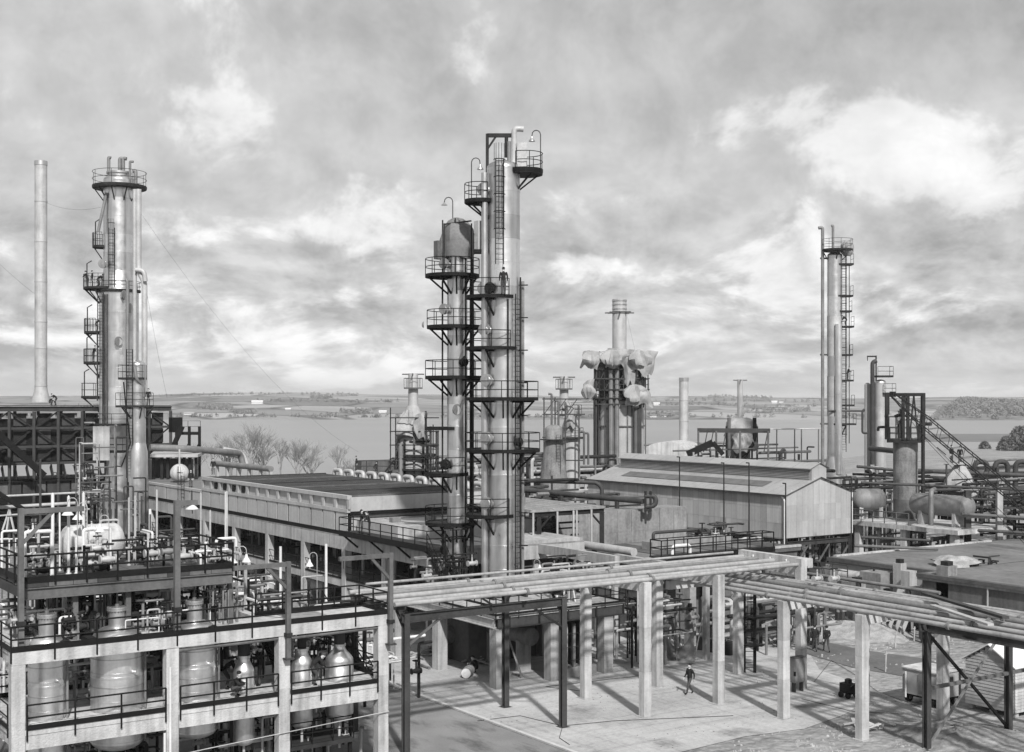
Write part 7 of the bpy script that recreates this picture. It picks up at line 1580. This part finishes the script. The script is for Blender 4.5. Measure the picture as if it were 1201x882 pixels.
POSES = dict(
    stand={}, 
    walk=dict(kneel=(-.1,.2,.52), ankl=(-.1,.28,.12), toel=(-.1,.44,.1), kneer=(.1,-.02,.5), ankr=(.1,-.3,.13), toer=(.1,-.2,.03), ell=(-.26,-.12,1.15), wrl=(-.25,-.1,.9), elr=(.25,.04,1.13), wrr=(.22,.22,.95)),
    rail=dict(belly=(0,.06,1.1), chest=(0,.14,1.3), neck=(0,.18,1.46), skull=(0,.24,1.57), crown=(0,.24,1.69), nose=(0,.335,1.56), chin=(0,.29,1.5), earl=(-.085,.22,1.57), earr=(.085,.22,1.57), shl=(-.19,.14,1.39), shr=(.19,.14,1.39), ell=(-.27,.2,1.14), wrl=(-.2,.42,1.08), elr=(.27,.2,1.14), wrr=(.2,.42,1.08)),
    reach=dict(ell=(-.27,.12,1.2), wrl=(-.18,.36,1.28), elr=(.27,.14,1.25), wrr=(.2,.38,1.36)),
    stoop=dict(pelvis=(0,-.12,.86), belly=(0,.0,1.0), chest=(0,.2,1.12), neck=(0,.34,1.17), skull=(0,.44,1.22), crown=(0,.5,1.32), nose=(0,.52,1.17), chin=(0,.46,1.14), earl=(-.085,.42,1.23), earr=(.085,.42,1.23), hipl=(-.1,-.12,.82), hipr=(.1,-.12,.82), kneel=(-.12,.1,.46), kneer=(.12,.1,.46), ankl=(-.12,-.05,.09), ankr=(.12,-.05,.09), toel=(-.13,.12,.04), toer=(.13,.12,.04), shl=(-.19,.22,1.16), shr=(.19,.22,1.16), ell=(-.24,.34,.9), wrl=(-.14,.5,.76), elr=(.24,.34,.9), wrr=(.14,.5,.76)),
    crouch=dict(pelvis=(0,-.16,.36), belly=(0,-.1,.5), chest=(0,.04,.68), neck=(0,.12,.82), skull=(0,.18,.93), crown=(0,.18,1.05), nose=(0,.275,.92), chin=(0,.23,.86), earl=(-.085,.16,.93), earr=(.085,.16,.93), hipl=(-.11,-.14,.34), hipr=(.11,-.14,.34), kneel=(-.17,.24,.48), kneer=(.17,.24,.48), ankl=(-.14,.02,.09), ankr=(.14,.02,.09), toel=(-.15,.2,.04), toer=(.15,.2,.04), shl=(-.19,.04,.76), shr=(.19,.04,.76), ell=(-.26,.2,.56), wrl=(-.12,.42,.55), elr=(.26,.2,.56), wrr=(.12,.42,.55)))
PM = {k: body(v) for k, v in POSES.items()}
HAIR = {}
def person(pose, x, y, z, face, label, group=None, cap='hair', h=1.0):
    o = bpy.data.objects.new('person', PM[pose][0]); C.objects.link(o); o.location = (x, y, z); dx, dy = cd(face); o.rotation_euler = (0, 0, atan2(dy, dx)-pi/2); o.scale = (h, h, h); tag(o, label, 'person', group)
    k = (pose, cap)
    if k not in HAIR: hh = PM[pose][1].build('hair' if cap == 'hair' else 'cap', cap if cap == 'hair' else 'cloth2', None); hh.parent = o; HAIR[k] = hh
    else: hh = bpy.data.objects.new('hair' if cap == 'hair' else 'cap', HAIR[k].data); C.objects.link(hh); hh.parent = o
    return o
def at(px, D, z): x, y = XY(px, D); return (x, y, z)
wk = W(809, 814.5); person('walk', *wk, -150, 'man in a dark suit walking alone across the apron')
GY = 'men walking away in the yard'
person('walk', *W(955.5, 764), 80, 'man in dark clothes half behind a rack leg in the yard', GY); person('walk', *W(969.5, 765), 95, 'right-hand man in dark clothes walking in the yard', GY); person('stand', *W(958, 757), 85, 'man in dark clothes farthest back in the yard', GY)
person('crouch', *W(557, 790), 150, 'crouching worker in the shade under the table deck behind the oil drum')
GW = 'two workers on the hall walkway'
wy0 = b_on_a(424, HA-.75); person('reach', HA-.75, wy0, WZ, 0, 'left worker in dark clothes on the hall walkway, arm out', GW); wy1 = b_on_a(433.5, HA-.7); person('rail', HA-.7, wy1, WZ, -170, 'right worker in grey leaning on the hall walkway', GW, 'cap')
person('reach', fx(305, 53.0), 53.0, LZ, 180, 'standing worker on the lower floor of the front frame beside the slim bottle vessel', None)
person('stoop', fx(266, 53.2), 53.2, LZ, 10, 'stooping worker left of the slim bottle vessel in the front frame', None, 'cap'); person('crouch', fx(276, 51.6), 51.6, LZ, 0, 'crouching worker before the slim bottle vessel in the front frame')
person('stoop', fx(368, 51.8), 51.8, LZ, 30, 'worker bending between the two right bottle vessels in the front frame', None, 'cap')
person('stand', *at(590.5, D2-r2-.5, Z(348, D2)), 100, 'workman seen from behind on a platform of the tallest tower')
GT = 'workers on the platforms of the left tower'
for px, py, ps, fc, lb in ((102.5, 338, 'rail', 170, 'worker leaning out at the left end of the widest platform of the left tower'), (108, 338, 'stand', 20, 'worker standing second on the widest platform of the left tower'), (115.5, 338, 'stoop', 0, 'stooping worker nearest the shell on the widest platform of the left tower'),
        (113.5, 389.5, 'stoop', 20, 'worker bending on the middle small platform of the left tower'), (109, 425, 'rail', 0, 'worker in dark clothes on the lower long platform of the left tower')): person(ps, *at(px, D3-.9, Z(py, D3)), fc, lb, GT, h=1.02)
person('stand', *at(174, D3b-.4, Z(476, D3b)), -90, 'worker on the low black platform of the short flared column')
person('rail', *at(994, D4-.7, Z(446, D4)), 0, 'worker on a lower right-hand platform of the slim tower'); person('stoop', *at(992, D4-.7, Z(383, D4)), 180, 'worker on the middle right-hand platform of the slim tower')
person('crouch', XF(62.5), bF+1.2, zt, 10, 'left of two workers sitting on the furnace roof by the smokestack', 'workers on the furnace roof'); person('stoop', XF(68.5), bF+1.2, zt, 180, 'right of two workers on the furnace roof by the smokestack', 'workers on the furnace roof')
person('stand', HA+.8, b_on_a(224, HA+.8), 8.12, -100, 'worker at the roof edge of the long hall by the cage ladder'); person('stand', *at(250, 137, Z(557, 137)), -90, 'worker standing at the back of the hall roof by the long grey pipe', None, 'cap')
person('stand', *at(418, 145.5, Z(553, 145.5)), 0, 'worker at the left end of the gantry by the hooded heater'); person('crouch', *at(440, 145.5, Z(552.5, 145.5)), 0, 'worker crouching on the gantry by the hooded heater')
person('stand', *at(1116, 127.3, Z(543, 127.3)), -60, 'left of two workers up by the crane jib over the canvas heap', 'workers by the crane jib'); person('stand', *at(1126, 127.8, Z(544, 127.8)), -120, 'right of two workers up by the crane jib over the canvas heap', 'workers by the crane jib', 'cap')
t = thing('scaffold_board', 'plank staging under the two workers by the crane jib', 'staging', at(1121, 127.6, Z(543.6, 127.6)-.12)); p_ = at(1110, 127.3, Z(543.6, 127.6)-.06); q_ = at(1132, 127.9, Z(543.6, 127.6)-.06); M().beam(p_, q_, .9, .08).build('plank', 'wood', t)
for p in (p_, q_): M().beam(p, (p[0], p[1], 4), .14).build('standard', 'steel', t)
t = thing('cage_ladder', 'cage ladder at the roof edge of the long hall behind the stub arm davit', 'ladder', (HA-.1, b_on_a(216, HA), BZ)); ladder(t, HA-.15, b_on_a(216, HA), BZ, 9.3, 124, 'dark', True, .8, 214)
mb = M(); xj, yj = AR-.05, BF+.35; mb.lathe(xj, yj, [(.08, LZ+.25), (.2, LZ+.3), (.17, LZ+.75), (.22, LZ+1.05), (.07, LZ+1.15)], 10); single(mb, 'jacket', 'cloth', 'dark jacket hung on the right corner rail of the front frame', 'jacket')

# ------------------------------------------------------------------ white enamel lamps
LG = 'white enamel lamps on thin stems'
def elamp(px, D, py, z0, label, s=.24, side=1, pole=True):
    x, y = XY(px, D); z = Z(py, D); t = thing('yard_lamp', label, 'lamp', (x, y, z0 if pole else z), LG)
    M().lathe(x, y, [(.05, z+.34), (.07, z+.2), (.11, z+.16), (s*.85, z+.05), (s, z), (s*.9, z+.01)], 16, caps=False).build('lamp_shade', 'white', t); M().lathe(x, y, [(.08*sin(pi*k/6), z+.02-.08*cos(pi*k/6)) for k in range(7)], 10, caps=False).build('bulb', 'glassy', t)
    if pole:
        dx, dy = cd(0 if side > 0 else 180); M().tube([(x+dx*.38, y+dy*.38, z0), (x+dx*.38, y+dy*.38, z+.5)]+[(x+dx*.19*(1+cos(pi*k/5)), y+dy*.19*(1+cos(pi*k/5)), z+.5+.19*sin(pi*k/5)) for k in range(6)]+[(x, y, z+.3)], .018, 6).build('stem', 'pipe_light', t)
    else: M().tube([(x, y, z+.3), (x, y, z+.75)], .025, 6).build('stem', 'dark', t)
elamp(79.5, depth(fx(80, 53.2), 53.2), 604, GZ, 'bigger white enamel lamp under the arm of the left corner davit'); elamp(91.5, depth(fx(92, 55), 55), 609, GZ, 'smaller white enamel lamp right under the arm of the left corner davit', .24, 1)
elamp(117, depth(fx(117, 54.4), 54.4), 623.5, GZ, 'white enamel lamp sitting over the right white goalpost', .22); elamp(225, depth(fx(225, 50.95), 50.95), 597, 0, 'white enamel lamp hung from the stub arm davit', .26, pole=False)
elamp(289, depth(fx(289, 54), 54), 659, UZ, 'white enamel lamp at the deck end right of the gallery', .2, -1); elamp(363, depth(fx(363, 60), 60), 664, 0, 'white enamel lamp standing before the hall columns above the right deck', .2); elamp(633, 88, 668, DECK, 'white enamel lamp low beside the foot of the tallest tower', .3, -1)
elamp(690, 90, 662, 0, 'white enamel lamp above the left pipe rack, right of two', .32); elamp(681.5, 91, 656, 0, 'white enamel lamp above the left pipe rack, left of two', .25)
elamp(562, 84, 561, DECK, 'white enamel lamp between the twin towers, half way up the dark pipes', .3); elamp(272, depth(fx(272, 52.5), 52.5), 660, GZ, 'white enamel lamp at the right corner post of the gallery', .25)

# slim white standards in front of the long hall
SG = 'slim pale standards before the long hall'
for px, y0, y1, b, lb in ((329, 690, 641, 62, 'slim pale standard before the hall between the two right davits'), (382.5, 700, 638, 62, 'slim pale standard before the hall, right of the lamp'), (176, 600, 597, 70, 'slim pale standard far left before the hall'), (265, 640, 577, 68, 'slim pale standard before the middle of the hall')):
    x = fx(px, b); vpx = M(); vpx.tube([(x, b, 0), (x, b, Zat(y1, x, b))], .07, 8); vpx.tube([(x, b, 0), (x, b, .08)], .2, 10); single(vpx, 'standard', 'white', lb, 'post', SG, (x, b, 0))

# ------------------------------------------------------------------ yard clutter
q = W(797, 777); D_ = depth(q[0], q[1])
t = thing('dark_tarpaulin', 'dark canvas screen sagging from two poles beyond the walking man', 'tarpaulin', q)
mb = M(); n = 12; vs = []
for i in range(n+1):
    for j in range(n+1):
        u = j/n; v = i/n; top = 742+22*sin(pi*u)**.8-8*u; py = 777-(777-top)*v-4*u*(1-v); dd = D_+.35*sin(u*6)*(1-v)+.2*sin(v*5+u*9); vs.append(px3(781+33*u, py, dd))
k = n+1; bk = [(p[0]+FX*.06, p[1]+FY*.06, p[2]) for p in vs]; fs = [(i*k+j, i*k+j+1, (i+1)*k+j+1, (i+1)*k+j) for i in range(n) for j in range(n)]; mb.add(vs+bk, fs+[tuple(k*k+x for x in f[::-1]) for f in fs], True); mb.build('canvas', 'tarpd', t)
for a, b in (((781, 779), (783, 735)), ((814, 776), (824, 724)), ((781, 742), (812, 770))): M().beam(px3(*a, D_), px3(*b, D_), .07).build('pole', 'wood', t)
M().beam(px3(779, 777, D_-.4), px3(815, 776, D_-.4), .16).build('ground_spar', 'wood', t)
for px in (793, 797): M().beam(px3(px-4, 724, D_+.6), px3(px+5, 762, D_+.6), .14, .05).build('leaning_plank', 'white', t)
q = W(810, 772); t = thing('concrete_post', 'weathered concrete post behind the dark canvas screen', 'post', (*XY(809.5, 88), 0)); x, y = XY(809.5, 88); M().box(x-.28, y-.28, 0, x+.28, y+.28, Z(688, 88)).build('shaft', 'conc_grey', t); M().cbox(x-.3, y-.3, 2.4, .2, .2, .5).build('switch', 'black', t); M().cbox(x-.3, y-.3, 4.2, .2, .2, .35).build('switch', 'black', t)
t = thing('steel_scaffold', 'open steel scaffold frame left of the weathered concrete post', 'scaffold', (*XY(790, 86), 0))
for px in (782, 797): 
    for dD in (0, 1.5): x, y = XY(px, 86+dD); M().beam((x, y, 0), (x, y, 6.0), .09).build('standard', 'dark', t)
for z in (1.9, 3.3, 4.9, 5.7): M().beam((*XY(780, 86), z), (*XY(810, 86), z+.1), .08).build('ledger', 'dark', t)
M().beam((*XY(782, 86), 4.9), (*XY(797, 86), 5.7), .05).build('brace', 'dark', t); M().beam((*XY(797, 86), 4.9), (*XY(782, 86), 5.7), .05).build('brace', 'dark', t); M().cbox(*XY(787, 86.5), 2.4, 1.8, .6, .7).build('duct', 'rust', t)
q = W(905, 722); t = thing('steel_pylon', 'short dark lattice pylon standing in the yard beyond the rack corner', 'pylon', (*XY(896, 100), 0))
for dx_ in (-.5, .5):
    for dD in (-.5, .5): x, y = XY(896, 100+dD); M().beam((x+RX*dx_*1.5, y+RY*dx_*1.5, 0), (x+RX*dx_*1.5, y+RY*dx_*1.5, 3.6), .22).build('leg', 'dark', t)
x, y = XY(896, 99.5)
for k in range(3): M().beam((x-RX*.75, y-RY*.75, .3+k*1.1), (x+RX*.75, y+RY*.75, 1.3+k*1.1), .09).build('brace', 'dark', t)
for k, (px, py, lb) in enumerate(((838, 765, 'leftmost of the dark drums beyond the walking man'), (846, 766, 'middle of the dark drums beyond the walking man'), (822, 762, 'dark drum nearest the canvas screen pole'), (855, 768, 'dark drum closest behind the tall rack leg'))):
    x, y = W(px, py)[:2]; mb = M(); mb.lathe(x, y, [(.3, 0), (.3, .28), (.315, .29), (.315, .31), (.3, .32), (.3, .56), (.315, .57), (.315, .6), (.3, .61), (.3, .88), (.27, .88), (.27, .86)], 16); single(mb, 'oil_drum', 'dark' if k%2 else 'pipe_dark', lb, 'barrel', 'drums in the yard')
rr = random.Random(4)
def plankpile(label, px, py, n, L, m='wood', w=1.4):
    x, y = W(px, py)[:2]; t = thing('timber_pile', label, 'timber', (x, y, 0), 'timber left about the yard')
    for i in range(n):
        a = rr.uniform(0, 180); dx, dy = cd(a, L/2*rr.uniform(.5, 1)); ox, oy = rr.uniform(-w, w), rr.uniform(-w, w)*.7; z = .05+.05*(i%4); M().beam((x+ox-dx, y+oy-dy, z), (x+ox+dx, y+oy+dy, z+rr.uniform(0, .3)), .2, .045).build('plank', rr.choice((m, 'conc_light', 'wood')), t)
plankpile('heap of pale planks beyond the three men in the yard', 968, 728, 16, 2.6); plankpile('planks strewn beside the dark drums in the yard', 845, 758, 10, 2.2); plankpile('small planks near the foot of the ladder tower', 905, 752, 7, 2); plankpile('broken timber on the dark earth before the hut', 1015, 855, 9, 1.4)
plankpile('timber scraps by the oil drum under the table deck', 540, 780, 8, 1.6); plankpile('boards lying under the left of the table deck', 500, 770, 8, 1.8)
t = thing('leaning_boards', 'pale boards leaning against the wall of the flat roofed block', 'timber', W(1050, 742)); q = W(1050, 742)
for k in range(5): x = q[0]; M().beam((x-.9, q[1]+1.2-k*.6, 0), (x+.2, q[1]+1.0-k*.6, 2.2), .05, .3).build('board', 'wood' if k%2 else 'sheetB', t)
for px, py, h, lb in ((1050, 760, 1.1, 'thin upright peg in the yard, right and farther of two'), (1038.5, 788, 1.25, 'thin upright peg in the yard, left and nearer of two'), (1072, 752, 1.0, 'thin upright peg beside the leaning boards')):
    x, y = W(px, py)[:2]; mb = M(); mb.beam((x, y, 0), (x+.06, y, h), .08); mb.beam((x-.12, y, h*.85), (x+.2, y, h*.88), .05); single(mb, 'survey_peg', 'wood', lb, 'peg', 'survey pegs', (x, y, 0))
for pts, lb in (([W(560, 846), W(610, 840), W(660, 852), W(720, 846), W(860, 840)], 'long thin cable lying across the apron before the rack legs'), ([W(955, 800), W(975, 775), W(1000, 790), W(1030, 812), W(1080, 830)], 'hose trailing from the rack leg over the yard'), ([W(940, 820), W(1000, 835), W(1060, 838)], 'thin dark cable lying past the welding set'), ([W(660, 852), W(656, 866), W(668, 874)], 'short cable hanging from the steel rack post foot'), ([W(690, 812), W(640, 806), W(760, 792)], 'cable curving over the apron between the rack legs')):
    P2 = [Vector((p[0], p[1], .03)) for p in pts]; out = []
    for i in range(len(P2)-1):
        for k in range(6): f = k/6; out.append(P2[i].lerp(P2[i+1], f*f*(3-2*f)) + Vector((0, 0, 0)))
    out.append(P2[-1]); mb = M(); mb.tube(out, .014, 5); single(mb, 'cable', 'dark', lb, 'cable')
q0 = (36.9, 47)
mb = M(); rr = random.Random(21)
for _ in range(700):
    x, y = rr.uniform(36.9, 58), rr.uniform(46.8, 64)
    if sin(x*.9+1)+sin(y*.8)+sin(x*.4-y*.6) > .4:
        k = rr.uniform(.015, .06); a = rr.uniform(0, 3.1); mb.add([(x+k*cos(a+t)*rr.uniform(.6,1.4), y+k*sin(a+t)*rr.uniform(.6,1.4), .007) for t in (0, 1.6, 3.1, 4.7)]+[(x, y, .01+k*.8)], [(0,1,4),(1,2,4),(2,3,4),(3,0,4)])
tag(mb.build('gravel_debris', 'conc_grey'), kind='stuff')
# pale rubble and clods on the rough ground
mb = M(); rr = random.Random(6)
def clod(x, y, s):
    vs = [(x+s*rr.uniform(-1, 1)*.6*c, y+s*rr.uniform(-1, 1)*.6*d, max(-.02, s*e*rr.uniform(.5, 1))) for c, d, e in ((1,1,0),(1.2,.6,.1),(.4,1.2,.1),(1,1,.5),(.5,.5,.7),(1,1,.3))]
    cx = sum(v[0] for v in vs)/6; cy = sum(v[1] for v in vs)/6
    ring = [(x+s*cos(t+.3)*rr.uniform(.6, 1), y+s*sin(t+.3)*rr.uniform(.6, 1), -.02) for t in (0, 1.26, 2.5, 3.77, 5.0)]; top = [(x+s*.55*cos(t)*rr.uniform(.5, 1), y+s*.55*sin(t)*rr.uniform(.5, 1), s*rr.uniform(.4, .75)) for t in (0, 1.26, 2.5, 3.77, 5.0)]
    mb.add(ring+top, [(i, (i+1)%5, 5+(i+1)%5, 5+i) for i in range(5)]+[(5, 6, 7, 8, 9)])
for _ in range(900):
    px = rr.uniform(860, 1090); py = 838+rr.random()**.8*60
    x, y = W(px, py)[:2]
    if y < 46.4 and (sin(x*1.9)+sin(y*2.3+1)+sin(x*.8-y)) > .3: clod(x, y, rr.uniform(.02, .11))
tag(mb.build('rubble_stones', 'rubble'), kind='stuff')
mb = M()
for _ in range(700):
    px = rr.uniform(850, 1200); py = rr.uniform(722, 800); x, y = W(px, py)[:2]
    if x > 60 and (sin(x*1.1)+sin(y*1.3+2)+sin(x*.5+y*.7)) > .2: clod(x, y, rr.uniform(.03, .13))
tag(mb.build('rubble_stones', 'rubble'), kind='stuff')
# mounds of spoil
for px, py, w, h, m_, lb in ((900, 735, 5, .9, 'earth', 'low earth mound beyond the ladder tower'), (925, 690, 6, 1.3, 'earth', 'broad earth bank behind the rack corner'), (1020, 742, 4, .7, 'rubble', 'pale spoil heap beside the three men'), (985, 738, 3.4, .6, 'rubble', 'pale spoil heap under the lower rack'), (1120, 862, 4, .45, 'earth', 'low dark earth mound before the hut'), (880, 712, 4, .8, 'earth', 'earth heap by the lattice pylon')):
    x, y = W(px, py)[:2]; mb = M(); n = 24; rr2 = random.Random(px)
    pr = [(w*(1-i/7), h*(sin(pi/2*i/7))**1.4) for i in range(8)]; ph = rr2.uniform(0, 6)
    vs = []
    for r_, z in pr:
        for j in range(n): t_ = 2*pi*j/n; k = r_*(1+.18*sin(3*t_+ph)+.1*sin(7*t_+2*ph)+.06*sin(13*t_)); vs.append((x+cos(t_)*k, y+sin(t_)*k*.8, z-.03+.06*sin(9*t_+r_*3)*(r_ < w*.95)))
    mb.add(vs, [(i*n+j, i*n+(j+1)%n, (i+1)*n+(j+1)%n, (i+1)*n+j) for i in range(7) for j in range(n)], True); o = mb.build('spoil_heap', m_); tag(o, kind='structure')

# ------------------------------------------------------------------ guy wires
GG = 'thin stay wires'
def wire(a, b, sag, label, r=.02):
    A = Vector(a); r = .012; B = Vector(b); mb = M(); mb.tube([A.lerp(B, i/12)-Vector((0, 0, sag*4*(i/12)*(1-i/12))) for i in range(13)], r, 4, caps=False); single(mb, 'stay_wire', 'steel2', label, 'wire', GG)
wire(px3(55, 238, 155), px3(118, 243, 138), .5, 'stay wire from the tall smokestack to the left tower', .03); wire(px3(165, 250, 138), px3(420, 530, 200), 3, 'long stay wire sloping right from the left tower', .03); wire(px3(41, 345, 155), px3(-40, 270, 150), .3, 'stay wire left of the tall smokestack', .025)
wire(px3(170, 330, 138), px3(196, 466, 160), .5, 'stay wire dropping steeply right of the left tower', .025); wire(px3(735, 367, 170), px3(745, 412, 172), .1, 'stay wire beside the fat chimney of the big heater', .03)
# ------------------------------------------------------------------ the air over the water
if HAZE > 0:
    mh = bpy.data.materials.new('haze'); mh.use_nodes = True; nt = mh.node_tree
    for n in list(nt.nodes):
        if n.type != 'OUTPUT_MATERIAL': nt.nodes.remove(n)
    pv = nt.nodes.new('ShaderNodeVolumePrincipled'); pv.inputs['Color'].default_value = (.95, .95, .95, 1); pv.inputs['Density'].default_value = HAZE; pv.inputs['Anisotropy'].default_value = .2
    nt.links.new(pv.outputs[0], nt.nodes['Material Output'].inputs['Volume'])
    mb = M(); c = [(FX*D+RX*l, FY*D+RY*l) for D, l in ((-400, -11000), (-400, 11000), (12000, 11000), (12000, -11000))]; mb.prism(c, -37, 75); tag(mb.build('haze', mh), kind='stuff')
